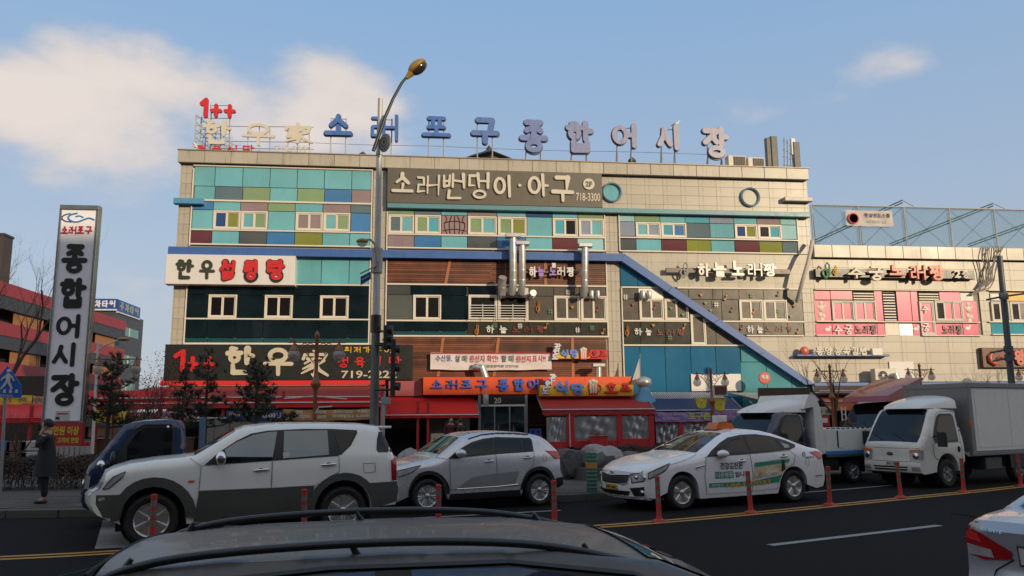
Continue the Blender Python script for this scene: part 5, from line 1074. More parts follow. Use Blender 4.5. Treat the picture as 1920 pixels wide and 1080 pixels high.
for q, body in (((1611, 752, 1636, 766), '해물칼국수'), ((1638, 751, 1660, 765), '조개구이')):
    x0, z0, x1, z1 = FR(*q, Y=YF-2.95); e = empty('paper_notice', ((x0+x1)/2, YF-2.95, z0), ('left' if q[0] < 1620 else 'right')+' pink bordered paper notice on the orange awning', 'notice'); MB().box(x0-.07, YF-2.95, z0-.03, x1+.07, YF-2.93, z1+.03).build('backing', mat('pink_print'), e, world=True)
    MB().box(x0, YF-2.965, z0, x1, YF-2.951, z1).build('paper', WT_, e, world=True); g = font_mb(body, (z1-z0)*.3, .004, .02, (x1-x0)*.85); place_mb(g, ((x0+x1)/2, YF-2.966, z0+(z1-z0)*.3)); g.build('lettering', BKT, e, world=True)
s = board('menu_board', (1528, 763, 1561, 778), mat('pale_green_board', (.42, .44, .27), .5), 3.3, 'pale green menu board right of the dump truck cab', depth=.06); flat_text('칼국수', (1532, 766, 1542, 776), BKT, s, YF-3.31, .02); flat_text('수제비', (1547, 766, 1558, 776), BKT, s, YF-3.31, .02)
s = board('menu_board', (1534, 779, 1556, 800), mat('red_steel'), 3.4, 'red menu board with a white centre under the pale green one', depth=.06); fbox('face', (1537, 784, 1552, 793), WT_, s, proud=3.43, depth=.02)
e = empty('white_ladder', P(1580, 800, YF-3), 'white tubular ladder rack under the orange awning', 'ladder'); l_ = MB()
a_, b_ = P(1578, 770, YF-3).x, P(1585, 770, YF-3).x
for x in (a_, b_): MB().tube([(x, YF-3, .1), (x, YF-3, 2.2)], .03, 6).build('rail', WHITE, e, world=True)
for k_ in range(8): MB().tube([(a_, YF-3, .35+k_*.25), (b_, YF-3, .35+k_*.25)], .015, 5).build('rung', WHITE, e, world=True)
# crates, sacks and stacks of goods at the entrance
def crate(x, y, z, m, label, grp='plastic crates near the entrance', s=(.5, .36, .3)):
    e = empty('crate', (x, y, z), label, 'crate', grp); mb = MB(); a, b, h = s; t = .02
    mb.box(-a/2, -b/2, 0, a/2, b/2, t); 
    for q in ((-a/2, -b/2, a/2, -b/2+t), (-a/2, b/2-t, a/2, b/2), (-a/2, -b/2+t, -a/2+t, b/2-t), (a/2-t, -b/2+t, a/2, b/2-t)): mb.box(q[0], q[1], t, q[2], q[3], h)
    mb.build('tub', m, e); r_ = MB(); r_.box(-a/2-.012, -b/2-.012, h-.04, a/2+.012, -b/2-.001, h); r_.build('rim', m, e)
    for sx in (-.12, .12): MB().box(sx-.03, -b/2-.006, h*.35, sx+.03, -b/2-.0005, h*.7).build('slot', BLK, e)
RCR = mat('red_crate_plastic', (.42, .02, .02), .4); BCR = mat('blue_crate_plastic', (.02, .05, .2), .4)
cx = FLX(1003, YF-3.2)
crate(cx, YF-3.2, .12, RCR, 'red crate at the foot of the stack by the entrance'); crate(cx, YF-3.2, .43, RCR, 'red crate second from the ground by the entrance'); crate(cx+.05, YF-3.2, .74, RCR, 'red crate third from the ground by the entrance'); crate(cx, YF-3.2, 1.05, BCR, 'dark blue crate on top of the red stack by the entrance')
crate(cx-1.1, YF-2.9, .12, RCR, 'single red crate on the ground left of the stack')
for i in range(0):
    e = empty('bottle', (cx-.2+.05*i, YF-3.3+.05*(i % 2), 1.07), 'dark bottle with a pale cap standing in the blue crate', 'bottle', 'bottles in the blue crate'); MB().lathe([(.028, 0), (.028, .2), (.011, .27), (.011, .33)], (0, 0, 0), 8).build('glass', DRK, e, smooth=50); MB().lathe([(.013, .33), (.013, .345), (.001, .346)], (0, 0, 0), 8).build('cap', WHITE, e)
e = empty('notice_stand', P(845, 830, YF-3.4), 'cream standing notice with black characters left of the people', 'notice'); x0, z0, x1, z1 = FR(808, 813, 836, 846, Y=YF-3.4); MB().box(x0, YF-3.4, max(.12, z0), x1, YF-3.34, z1, .01).build('board', mat('cream_notice', (.42, .39, .28), .6), e, world=True); g = font_mb('멍게', .24, .004, .01); place_mb(g, ((x0+x1)/2, YF-3.405, z1-.3)); g.build('lettering', BKT, e, world=True)
s = board('poster', (834, 788, 868, 806), mat('cream_notice'), 1.2, 'cream wall poster behind the two people under the awning', depth=.04); 
x0, z0, x1, z1 = FR(846, 790, 866, 803, Y=YF-1.25); MB().tube([(x0, YF-1.24, z1), (x0+.2, YF-1.24, z0+.2), (x1, YF-1.24, z0+.05)], .02, 5).build('print', BKT, s, world=True)
for px0, px1, lb in ((781, 790, 'dark red post of the stall left of the poster'), (800, 806, 'second dark red post left of the cream poster')):
    x0, x1 = FLX(px0, YF-2.4), FLX(px1, YF-2.4); e = empty('stall_post', ((x0+x1)/2, YF-2.4, .1), lb, 'post'); MB().box(x0, YF-2.5, .1, x0+.12, YF-2.4, 2.6, .01).build('shaft', mat('red_steel'), e, world=True); MB().box(x0-.06, YF-2.56, .1, x0+.18, YF-2.34, .13).build('foot', mat('red_steel'), e, world=True)
# beige inner walls that catch a little light below the awnings
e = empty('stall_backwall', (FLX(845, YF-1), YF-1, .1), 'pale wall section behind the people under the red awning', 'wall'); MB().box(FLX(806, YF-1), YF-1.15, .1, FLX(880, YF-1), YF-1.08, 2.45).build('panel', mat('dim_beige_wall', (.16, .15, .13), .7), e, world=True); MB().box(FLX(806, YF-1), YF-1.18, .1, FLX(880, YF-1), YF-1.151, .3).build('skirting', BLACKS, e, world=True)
# ---------------------------------------------------------------- rocks wrapped in plastic and planter beds
ROCK = mat('grey_planter_rock', (.085, .083, .08), .6, noise=.55, nscale=2.5, bump=.8, bscale=9); SOIL = mat('brown_planter_earth', (.05, .04, .03), .95, noise=.4, bump=.6, bscale=30)
WRAP = mat('wrinkled_plastic_wrap', (.20, .20, .20), .1, noise=.5, nscale=3, bump=1.0, bscale=12, spec=.9)
def rock(loc, r, sc, seed, m, label, grp):
    rn = random.Random(seed); bm = bmesh.new(); bmesh.ops.create_icosphere(bm, subdivisions=3, radius=1)
    dirs = [Vector((rn.gauss(0, 1), rn.gauss(0, 1), rn.gauss(0, 1))).normalized() for _ in range(16)]
    for v in bm.verts:
        d = v.co.normalized(); k_ = min(1.0, min((.62+.3*((i*7) % 5)/5)/max(.15, d.dot(q)) for i, q in enumerate(dirs))); v.co = d*k_*(1+.05*math.sin(d.x*9+seed)*math.sin(d.z*11))
        v.co.x *= sc[0]*r; v.co.y *= sc[1]*r; v.co.z *= sc[2]*r
    me = bpy.data.meshes.new('rock'); bm.to_mesh(me); bm.free(); me.materials.append(m); me.polygons.foreach_set('use_smooth', [True]*len(me.polygons)); me.set_sharp_from_angle(angle=R(28))
    o = bpy.data.objects.new('rock', me); COL.objects.link(o); o.location = loc; o.rotation_euler = (0, 0, seed); return props(o, label, 'rock', grp)
bed = MB(); 
def bed_wall(name, pts, h, label, w=.18):
    e = empty(name, (pts[0][0], pts[0][1], PZ), label, 'planter'); ln = offs(pts, -w/2); a_, b_ = offs(pts, w/2), ln; mb = MB(); n_ = len(pts)
    v = [(x, y, PZ-.02) for x, y in a_]+[(x, y, PZ-.02) for x, y in b_]+[(x, y, PZ+h) for x, y in a_]+[(x, y, PZ+h) for x, y in b_]
    mb.add(v, [(2*n_+i, 3*n_+i, 3*n_+i+1, 2*n_+i+1) for i in range(n_-1)]+[(n_+i, n_+i+1, 3*n_+i+1, 3*n_+i) for i in range(n_-1)]+[(i, 2*n_+i, 2*n_+i+1, i+1) for i in range(n_-1)]+[(0, n_, 3*n_, 2*n_), (n_-1, 3*n_-1, 4*n_-1, 2*n_-1)])
    mb.build('edging', CONC, e, world=True); return e
wl = [G(1050, 868, .4), G(1075, 880, .4), G(1105, 884, .4), G(1180, 880, .4), G(1260, 872, .4)]; wl = [(p.x, p.y) for p in wl]
pe = bed_wall('planter', wl, .32, 'curved concrete planter edge with wrapped rocks by the taxi'); 
sp = wl+[(wl[-1][0]+2, wl[-1][1]+6), (wl[0][0], wl[0][1]+6)]
MB().add([(x, y, PZ+.26) for x, y in sp], [tuple(range(len(sp)))]).build('earth', SOIL, pe, world=True)
rks = [(1062, 848, .55, (1.15, .9, .95)), (1085, 852, .45, (1, .9, .8)), (1128, 852, .62, (1.1, .9, 1.0)), (1150, 856, .55, (1.1, .9, .8)), (1172, 850, .5, (1.2, .9, .85)), (1200, 858, .45, (1.2, .9, .6)), (1232, 858, .5, (1.5, .9, .55))]
Yk = wl[2][1]+1.0
for i, (px, py, r_, sc) in enumerate(rks):
    p = P(px, py, Yk+.2*(i % 2)); rock((p.x, p.y, PZ+.25+r_*.35), r_, sc, i+1, WRAP if i in (2, 3) else ROCK, ['brownish', 'small low', 'tall plastic wrapped', 'broad plastic wrapped', 'rounded grey', 'flat grey', 'long low grey'][i]+' rock in the planter before the red tent', 'rocks in the planter beds')
for i, (px, py, r_, sc) in enumerate(((752, 848, .5, (1.3, .8, .8)), (775, 842, .6, (1.2, .9, .9)), (795, 852, .4, (1.4, .9, .7)), (735, 855, .45, (1.2, .8, .7)))):
    p = P(px, py, 24.5); rock((p.x, p.y, PZ+.2+r_*.3), r_*.95, sc, 20+i, WRAP, ['second', 'tallest', 'lowest', 'leftmost'][i]+' heap wrapped in clear plastic between white and silver cars', 'plastic wrapped rock heaps')
# ================================================================ street furniture
COP = mat('copper_brown_paint', (.24, .085, .035), .4, noise=.12); GLOBE = mat('lamp_globe_glass', (.42, .38, .33), .05, noise=.08, alpha=.55, spec=.9); VERD = mat('green_pole_foot', (.02, .08, .05), .5)
def twin_lamp(px, ptop, Y, label, spread=.56, h=None):
    t = P(px, ptop, Y); e = empty('twin_globe_lamp', (t.x, Y, PZ), label, 'street lamp', 'ornamental twin globe street lamps'); H = t.z-PZ
    MB().lathe([(.13, 0), (.13, .12), (.08, .2), (.08, .6), (.055, .7), (.05, H-1.5), (.08, H-1.42), (.12, H-1.36), (.13, H-1.30), (.08, H-1.22), (.05, H-1.1), (.045, H-.15), (.07, H-.1), (.05, H-.05), (.03, H), (.001, H+.03)], (0, 0, 0), 12).build('post', COP, e, smooth=50)
    MB().tube([(-spread*1.28, 0, H-.27), (spread*1.28, 0, H-.27)], .022, 6).build('arm', COP, e)
    sc_ = MB()
    for sx in (-1, 1):
        for cx_, cz_, rr in ((.16, -.38, .09), (.30, -.36, .07), (.12, -.58, .08), (.22, -.5, .05)):
            sc_.tube([(sx*cx_+rr*math.cos(a_*.75), 0, H+cz_+rr*math.sin(a_*.75)) for a_ in range(8)], .011, 5)
        sc_.tube([(sx*spread*1.0, 0, H-.29), (sx*.35, 0, H-.42), (sx*.06, 0, H-.8)], .012, 5)
    sc_.build('scrollwork', COP, e)
    for sx in (-1, 1):
        ex = sx*spread; l_ = MB(); l_.lathe([(.02, -.14), (.02, -.27)][::-1], (ex, 0, H-.05), 8); l_.lathe([(.02, .0), (.04, -.02), (.11, -.16), (.12, -.17)][::-1], (ex, 0, H-.30), 12); l_.lathe([(.03, .02), (.03, .08), (.001, .1)], (ex, 0, H-.27), 8)
        c = l_.build('lamp_cap', COP, e, smooth=50); MB().sphere((ex, 0, H-.60), .155, 18, 12).build('globe', GLOBE, c, smooth=80); MB().lathe([(.035, -.56+H), (.045, -.50+H), (.02, -.45+H)], (ex, 0, 0), 8).build('bulb', WHITE, c)
    if px == 595:
        MB().tube([(-.75, -.02, H-1.68), (0, -.02, H-1.62), (.78, -.02, H-1.70)], .015, 5).build('flag_arm', LINE, e); MB().tube([(.02, -.04, H-2.05), (.1, -.04, H-1.9), (.42, -.04, H-1.88)], .018, 5).build('bracket', LINE, e)
    return e
twin_lamp(595, 622, 20.4, 'nearest copper twin globe lamp, standing behind the white off-roader', .56)
twin_lamp(222, 657, 26, 'copper twin globe lamp just right of the sign tower'); twin_lamp(1332, 688, 29.6, 'dark twin globe lamp before the white board and navy stall'); twin_lamp(1555, 683, 30.2, 'twin globe lamp next to the bare tree by the orange awning')
twin_lamp(1723, 682, 33.5, 'twin globe lamp rising behind the lorry cab'); twin_lamp(1929, 683, 33, 'twin globe lamp at the right picture edge by the lobster sign')
# tall road lamp with signals
Yp = 20.5; b0 = G(712, 905, PZ); xp = P(709, 400, Yp).x; ztop = P(709, 185, Yp).z
lp = empty('road_lamp', (xp, Yp, PZ), 'tall galvanised road lamp post rising in front of the facade, with a curved dark arm', 'street lamp')
PG = mat('galvanised_post', (.46, .46, .43), .45, .15, noise=.15, dirt=.2)
zj = P(709, 292, Yp).z; zs = P(709, 505, Yp).z; z3 = P(709, 620, Yp).z
MB().lathe([(.115, 0), (.11, z3-PZ)], (0, 0, 0), 16).build('lower_shaft', mat('weathered_post', (.15, .16, .15), .5, .4, noise=.2), lp, smooth=50)
MB().lathe([(.095, z3-PZ), (.075, zj-PZ), (.09, zj-PZ+.01), (.09, zj-PZ+.1), (.065, zj-PZ+.11), (.065, ztop-PZ), (.001, ztop-PZ+.01)], (0, 0, 0), 16).build('upper_shaft', PG, lp, smooth=50)
MB().lathe([(.13, z3-PZ-.05), (.13, z3-PZ+.4)], (0, 0, 0), 16).build('black_collar', BLACKS, lp, smooth=50); MB().lathe([(.14, zs-PZ-.1), (.14, zs-PZ+.55)], (0, 0, 0), 14).build('clamp_collar', STEEL, lp, smooth=50)
MB().lathe([(.19, 0), (.19, .9), (.14, 1.0)], (0, 0, 0), 14).build('foot', VERD, lp, smooth=50)
def rel(px, py, Y, e): v = P(px, py, Y); return v-worldloc(e)
arm = [rel(x, y, Yp-.18, lp) for x, y in ((700, 283), (710, 255), (722, 220), (737, 185), (753, 156), (766, 140))]; MB().tube(smoothline([tuple(a) for a in arm][:2], 0) if False else arm, [.05, .05, .045, .04, .038, .035], 8).build('arm', mat('dark_arm', (.035, .04, .04), .4, .5), lp, smooth=60)
hc = rel(783, 126, Yp-.18, lp); hd = MB(); hd.sphere((0, 0, 0), .30, 20, 12, (1.0, .62, .62)); rot = Matrix.Rotation(-R(42), 4, 'Y'); hd.v = [tuple(rot @ Vector((v[0], v[1], v[2] if v[2] > 0 else v[2]*.25))+hc) for v in hd.v]; hdo = hd.build('lamp_head', mat('amber_lamp_cover', (.30, .17, .025), .35, noise=.15), lp, smooth=60)
gl_ = MB(); gl_.sphere((0, 0, 0), .27, 18, 10, (.95, .6, .55)); gl_.v = [tuple(rot @ Vector((v[0]+.01, v[1], min(v[2], -.01)-.045))+hc) for v in gl_.v]; gl_.build('lamp_glass', mat('dark_lamp_glass', (.03, .03, .025), .12), hdo, smooth=60)
MB().tube([rel(762, 147, Yp-.18, lp), rel(771, 137, Yp-.18, lp)], [.05, .10], 10).build('neck', mat('amber_lamp_cover'), lp, smooth=60)
dc = rel(722, 268, Yp-.3, lp); dm = MB(); dm.lathe([(0.001, .03), (.24, .03), (.25, 0)], (0, 0, 0), 24, 'Y'); dm.lathe([(.17, .032), (.17, .045), (.13, .045), (.13, .032)], (0, 0, 0), 24, 'Y'); dm.lathe([(.10, .032), (.10, .045), (.06, .045), (.06, .032)], (0, 0, 0), 20, 'Y'); r45 = Matrix.Rotation(-R(50), 4, 'Z'); dm.v = [tuple(r45 @ Vector(v)+dc) for v in dm.v]; dm.build('emblem_plate', mat('grey_disc', (.14, .15, .14), .5), lp, smooth=40)
# small side lamp and street name plate
a_ = [rel(x, y, Yp-.2, lp) for x, y in ((708, 490), (706, 470), (702, 456), (694, 449), (685, 450))]; MB().tube(a_, .028, 8).build('side_arm', STEEL, lp, smooth=60)
c = rel(679, 455, Yp-.2, lp); h_ = MB(); h_.sphere((0, 0, 0), .16, 14, 10, (1, .7, .6)); h_.v = [(v[0]+c.x, v[1]+c.y, (v[2] if v[2] > 0 else v[2]*.2)+c.z+.02) for v in h_.v]; ho = h_.build('side_lamp_head', mat('amber_lamp_cover'), lp, smooth=60); MB().sphere((c.x, c.y, c.z-.02), .13, 14, 10, (1, .7, .7)).build('side_lamp_glass', GLOBE, ho, smooth=60)
e = empty('street_name_plate', P(686, 520, Yp-.1), 'small navy street name plate on a bracket of the tall lamp post', 'sign'); a_, b_ = P(675, 513, Yp-.15), P(705, 499, Yp-.15); MB().tube([a_, b_], .02, 6).build('bracket', STEEL, e, world=True)
q = [P(676, 519, Yp-.15), P(695, 509, Yp-.15), P(695, 523, Yp-.15), P(676, 535, Yp-.15)]; MB().prism([(v.x, v.z) for v in q][::-1], Yp-.16, Yp-.13).build('plate', mat('navy_plate', (.03, .04, .16), .4), e, world=True)
qm = [q[0].lerp(q[3], .5), q[1].lerp(q[2], .5)]; MB().tube([qm[0].lerp(qm[1], .12)-Vector((0, .02, 0)), qm[0].lerp(qm[1], .88)-Vector((0, .02, 0))], .015, 4).build('lettering', mat('grey_print'), e, world=True)
def signal(px, y0, y1, w, Y, label):
    x0, z0, x1, z1 = FR(px-w, y0, px+w, y1, Y=Y); e = empty('traffic_signal', ((x0+x1)/2, Y, z0), label, 'traffic signal'); BK = mat('black_signal_case', (.014, .017, .016), .5)
    MB().box(x0, Y-.1, z0, x1, Y+.2, z1, .02).build('case', BK, e, world=True)
    for k_ in range(3):
        zc_ = z0+(z1-z0)*(k_+.5)/3; MB().tube([(x1, Y, zc_), (x1+.12, Y-.02, zc_-.01)], [.10, .11], 10).build('hood', BK, e, world=True); MB().tube([(x0-.005, Y, zc_-.06), (x0-.03, Y, zc_-.06)], .03, 6).build('hinge', STEEL, e, world=True)
    for zc_ in (z0+.15, z1-.15): MB().tube([(x0, Y+.02, zc_), (xp, Y+.02, zc_)], .028, 6).build('bracket', BK, e, world=True)
signal(723, 610, 655, 4, Yp-.25, 'short black traffic signal seen edge on, right of the lamp post'); signal(737, 636, 742, 4.5, Yp-.3, 'long black traffic signal seen edge on, lower and farther right')
x0, z0, x1, z1 = FR(714, 745, 732, 758, Y=Yp-.35); e = empty('control_box', ((x0+x1)/2, Yp-.35, z0), 'small grey box on a pale post at the foot of the signals', 'control box'); MB().box(x0, Yp-.35, z0, x1, Yp-.1, z1, .01).build('case', mat('grey_plastic', (.30, .28, .30), .5), e, world=True); MB().tube([(x0+.06, Yp-.3, PZ), (x0+.06, Yp-.3, z0)], .05, 8).build('post', mat('grey_plastic'), e, world=True)
# leaning dark pole at the right with cross arms
pa, pb = P(1874, 480, 27), P(1898, 730, 27); e = empty('utility_pole', (pb.x+.1, 27, PZ), 'dark leaning utility pole with short cross arms at the right', 'pole'); PD = mat('dark_pole_paint', (.07, .085, .10), .45, noise=.12)
dv = (pb-pa); MB().tube([pa, pb+dv*.45], [.10, .13], 12).build('shaft', PD, e, world=True, smooth=50)
for y_, l_, r_ in ((556, -30, 45), (655, -22, 12), (671, -18, 16)):
    c = P(1880+(y_-556)*.09, y_, 26.8); a_, b_ = P(1880+l_, y_+6, 26.8), P(1880+r_, y_-6, 26.8); MB().tube([a_, c, b_], .04, 6).build('cross_arm', PD, e, world=True); MB().box(c.x-.16, 26.7, c.z-.12, c.x+.16, 26.79, c.z+.12).build('clamp', PD, e, world=True)
# flexible delineator posts on the median
DR = mat('red_delineator', (.38, .028, .018), .5, noise=.10); DG = mat('grey_reflector', (.13, .13, .12), .35)
def delineator():
    e = empty('delineator_post', (0, 0, 0), 'x', 'delineator post', 'red delineator posts on the double yellow line'); z = [0, .34, .42, .48, .56, .62, .70, .76]
    MB().lathe([(.13, 0), (.12, .025), (.055, .05), (.045, .09), (.043, .34)], (0, 0, 0), 14).build('base', DR, e, smooth=40)
    for i in range(1, 7): MB().lathe([(.043, z[i]), (.043, z[i+1])], (0, 0, 0), 14).build('reflective_band' if i % 2 else 'shaft', DG if i % 2 else DR, e, smooth=40)
    MB().lathe([(.046, .755), (.046, .79), (.001, .80)], (0, 0, 0), 14).build('cap', DR, e, smooth=40); return e
d0 = delineator(); dl = ["before the off-roader's front wheel", 'before the off-roader and behind the dark car roof', "before the silver car's front wheel", "at the silver car's rear bumper", "before the taxi's front bumper", "before the taxi's lettered door", "at the taxi's tail", "before the lorry's bumper", "before the lorry's front wheel", 'under the lorry box at the right edge', 'beyond the right edge of the view']
ps = [(-3.87, 12.63)]+[tuple(G(x, y)[:2]) for x, y in ((570, 1016), (822, 1003), (1040, 991), (1236, 978), (1408, 962), (1556, 947.5), (1689, 933.5), (1807, 923), (1914, 912))]
for i, p in enumerate(ps):
    o = d0 if i == 0 else copy_tree(d0); o.location = (p[0], p[1], .004); o['label'] = 'red delineator post with grey bands '+dl[i]; o.rotation_euler = (R(random.uniform(-1.5, 1.5)), R(random.uniform(-1.5, 1.5)), 0)
    o.scale = (1.05, 1.05, 1.0)
# green bollard
p = G(1110, 923, PZ); e = empty('striped_bollard', p, 'green bollard with one orange band on the pavement', 'bollard'); H_ = .92
BG = mat('green_bollard', (.05, .15, .10), .5, noise=.12); MB().lathe([(.125, 0), (.125, .78), (.13, .8), (.13, .9), (.001, .92)], (0, 0, 0), 18).build('body', BG, e, smooth=40)
for i in range(9): z = .1+.09*i; MB().lathe([(.127, z), (.134, z+.015), (.127, z+.03)], (0, 0, 0), 18).build('ring', mat('orange_band', (.42, .20, .03), .5) if i in (5, 6) else mat('pale_green_ring', (.10, .20, .13), .5), e, smooth=40)
MB().lathe([(.130, .54), (.131, .68)], (0, 0, 0), 18).build('orange_sleeve', mat('orange_band'), e, smooth=40)
# pedestrian crossing sign at the left edge
Ys = 19.6; sg = empty('crossing_sign', (P(12, 800, Ys).x, Ys, PZ), 'blue pentagonal pedestrian crossing sign on a grey post at the left edge', 'sign')
MB().tube([P(12, 700, Ys+.05), Vector((P(12, 800, Ys).x-.02, Ys+.05, PZ))], .035, 8).build('post', STEEL, sg, world=True)
q = [P(x, y, Ys) for x, y in ((15, 686), (40, 722), (40, 746), (-14, 746), (-14, 722))]; MB().prism([(v.x, v.z) for v in q], Ys-.02, Ys+.01).build('plate', mat('road_sign_blue', (.015, .10, .42), .4), sg, world=True)
c = P(15, 712, Ys-.03); f_ = MB(); WH = mat('road_sign_white', (.50, .52, .50), .5)
f_.sphere((c.x, Ys-.035, c.z+.20), .045, 10, 8, (1, .3, 1)); 
for a_, b_, w_ in (((.0, .14), (.0, -.05), .045), ((.0, .12), (-.12, .03), .02), ((-.12, .03), (-.15, -.02), .016), ((.0, .12), (.10, .04), .02), ((.10, .04), (.13, -.03), .016), ((-.01, -.03), (-.08, -.14), .026), ((-.08, -.14), (-.14, -.21), .02), ((.01, -.03), (.06, -.13), .026), ((.06, -.13), (.10, -.21), .02)):
    dx, dz = b_[0]-a_[0], b_[1]-a_[1]; l = math.hypot(dx, dz); nx, nz = -dz/l*w_, dx/l*w_; f_.prism([(c.x+a_[0]+nx, c.z+a_[1]+nz), (c.x+a_[0]-nx, c.z+a_[1]-nz), (c.x+b_[0]-nx, c.z+b_[1]-nz), (c.x+b_[0]+nx, c.z+b_[1]+nz)], Ys-.035-.001*w_*100, Ys-.021)
f_.build('walking_figure', WH, sg, world=True)
for k_ in range(4): x = c.x-.22+.13*k_; MB().prism([(x, c.z-.30), (x+.07, c.z-.30), (x+.055, c.z-.22), (x+.015, c.z-.22)], Ys-.03, Ys-.021).build('stripe', WH, sg, world=True)
g = font_mb('횡단보도', .08, .004, .01); place_mb(g, (c.x, Ys-.03, c.z-.37)); g.build('lettering', WH, sg, world=True)
# ---------------------------------------------------------------- market sign tower
Yt = 24.0; a_, b_, c_, d_ = P(108, 384, Yt), P(184, 388, Yt), P(84, 789, Yt), P(158, 790, Yt)
x0, x1 = (a_.x+c_.x)/2, (b_.x+d_.x)/2; zt_, zb_ = a_.z, c_.z; tw = empty('sign_tower', ((x0+x1)/2, Yt, PZ), 'tall white market sign tower with black vertical letters in a chrome frame', 'sign tower')
FACE = mat('white_lightbox_face', (.84, .84, .86), .3, noise=.02); CHR = mat('chrome_frame', (.40, .39, .37), .25, .9, noise=.1)
MB().box(x0+.07, Yt, zb_, x1-.07, Yt+.18, zt_-.14).build('face', FACE, tw, world=True)
MB().box(x0, Yt-.04, zt_-.14, x1, Yt+.22, zt_, .01).build('top_rail', CHR, tw, world=True)
for u in (x0, x1-.07): MB().box(u, Yt-.04, PZ, u+.07, Yt+.22, zt_-.145, .01).build('frame_post', CHR, tw, world=True)
MB().box(x0+.072, Yt-.03, zb_-.05, x1-.072, Yt+.18, zb_-.004, .01).build('bottom_rail', CHR, tw, world=True)
def TX(u, v, u2, v2): 
    aa = P((u+u2)/2, (v+v2)/2, Yt); w_ = (u2-u)/2*Yt/F_PX*1.03; h_ = (v2-v)/2*Yt/F_PX*1.03; return aa.x-w_, aa.z-h_, aa.x+w_, aa.z+h_
INKT = mat('black_letter')
for k_, (ch, q) in enumerate(zip('종합어시장', ((118.5, 457.5, 162, 511), (113.5, 522, 159, 577), (107, 590, 150.5, 632.6), (100.7, 643.7, 143.7, 686), (97, 702, 145, 759)))):
    X0, Z0, X1, Z1 = TX(*q); g = glyph_mb(ch, X1-X0, Z1-Z0, .17, .01, .12, k_); place_mb(g, ((X0+X1)/2, Yt-.005, (Z0+Z1)/2)); g.build('letter', INKT, tw, world=True)
for k_, ch in enumerate('소래포구'): X0, Z0, X1, Z1 = TX(115+15*k_, 424, 128+15*k_, 439); g = glyph_mb(ch, X1-X0, Z1-Z0, .16, .01, .1, k_); place_mb(g, ((X0+X1)/2, Yt-.005, (Z0+Z1)/2)); g.build('letter', mat('crimson_print'), tw, world=True)
X0, Z0, X1, Z1 = TX(116, 400, 174, 417); w_, h_ = X1-X0, Z1-Z0
for pts_, r_, m_ in (([(.3, .95), (.12, .8), (.03, .45), (.15, .1), (.35, .05)], .02, mat('navy_print', (.03, .04, .25), .4)), ([(.5, 1), (.3, .85), (.22, .5), (.33, .12), (.5, .02), (.68, .3), (.85, .55), (1, .3)], .028, mat('sea_blue_print', (.04, .22, .5), .4)), ([(.45, .6), (.55, .75), (.68, .55)], .02, mat('sea_blue_print'))):
    MB().tube([(X0+w_*u, Yt-.006, Z0+h_*v) for u, v in smoothline(pts_, 2)], r_, 5).build('wave_emblem', m_, tw, world=True)
X0, Z0, X1, Z1 = TX(106, 771, 129, 787); st_ = MB().box(X0, Yt-.01, Z0, X1, Yt-.001, Z1).build('sticker', mat('road_sign_white'), tw, world=True); MB().box(X0+.01, Yt-.014, Z0+.02, X0+.12, Yt-.011, Z0+.1).build('print', BKT, st_, world=True); MB().box(X0+.03, Yt-.014, Z0+.16, X1-.05, Yt-.011, Z0+.2).build('print', REDT, st_, world=True)
x0r, z0r, x1r, z1r = FR(84, 793, 153, 836, Y=Yt-.05); MB().box(x0r, Yt-.06, z0r, x1r, Yt+.1, z1r).build('red_board', mat('red_steel'), tw, world=True); flat_text('5만원 이상', (94, 799, 148, 816), YT, tw, Yt-.065, .03); flat_text('고객에 한함', (107, 820, 148, 831), YT, tw, Yt-.065, .02)
e = empty('low_white_fence', ((x0+x1)/2, Yt-.1, PZ), 'low fence of white upright boards under the red notice', 'fence')
for k_ in range(9): x = x0r+.02+.14*k_; MB().box(x, Yt-.12, PZ, x+.12, Yt-.07, z0r-.02, .008).build('slat', mat('dull_white_board', (.30, .29, .27), .6), e, world=True)
MB().box(x0r, Yt-.07, z0r-.2, x1r+.1, Yt-.05, z0r-.12).build('rail', STEEL, e, world=True)
# ================================================================ vehicles
def pin(poly, x, y):
    c = False; n = len(poly)
    for i in range(n):
        (x0, y0), (x1, y1) = poly[i], poly[i-1]
        if (y0 > y) != (y1 > y) and x < (x1-x0)*(y-y0)/(y1-y0)+x0: c = not c
    return c
def dense(poly, step, closed=True):
    out = []; n = len(poly)
    for i in range(n if closed else n-1):
        a, b = poly[i], poly[(i+1) % n]; k = max(1, int(math.dist(a, b)/step)); out += [(a[0]+(b[0]-a[0])*j/k, a[1]+(b[1]-a[1])*j/k) for j in range(k)]
    if not closed: out.append(poly[-1])
    return out
def tess(poly, step=.07):
    """triangulate an outline with inner grid points -> verts2d, tris"""
    poly = dense(poly, step); xs = [p[0] for p in poly]; ys = [p[1] for p in poly]; pts = [Vector(p) for p in poly]; n = len(poly)
    x = min(xs)+step*.5; i = 0
    while x < max(xs):
        y = min(ys)+step*(.5 if i % 2 else .0)
        while y < max(ys):
            if pin(poly, x, y) and min((x-p[0])**2+(y-p[1])**2 for p in poly) > (step*.45)**2: pts.append(Vector((x, y)))
            y += step
        x += step*.9; i += 1
    v, e, f, *_ = delaunay_2d_cdt(pts, [(i, (i+1) % n) for i in range(n)], [], 0, 1e-5)
    out = []
    for t in f:
        cx = sum(v[i].x for i in t)/len(t); cy = sum(v[i].y for i in t)/len(t)
        if pin(poly, cx, cy): out.append(t)
    return v, out
FAR = {}        # near door -> the same door on the far side
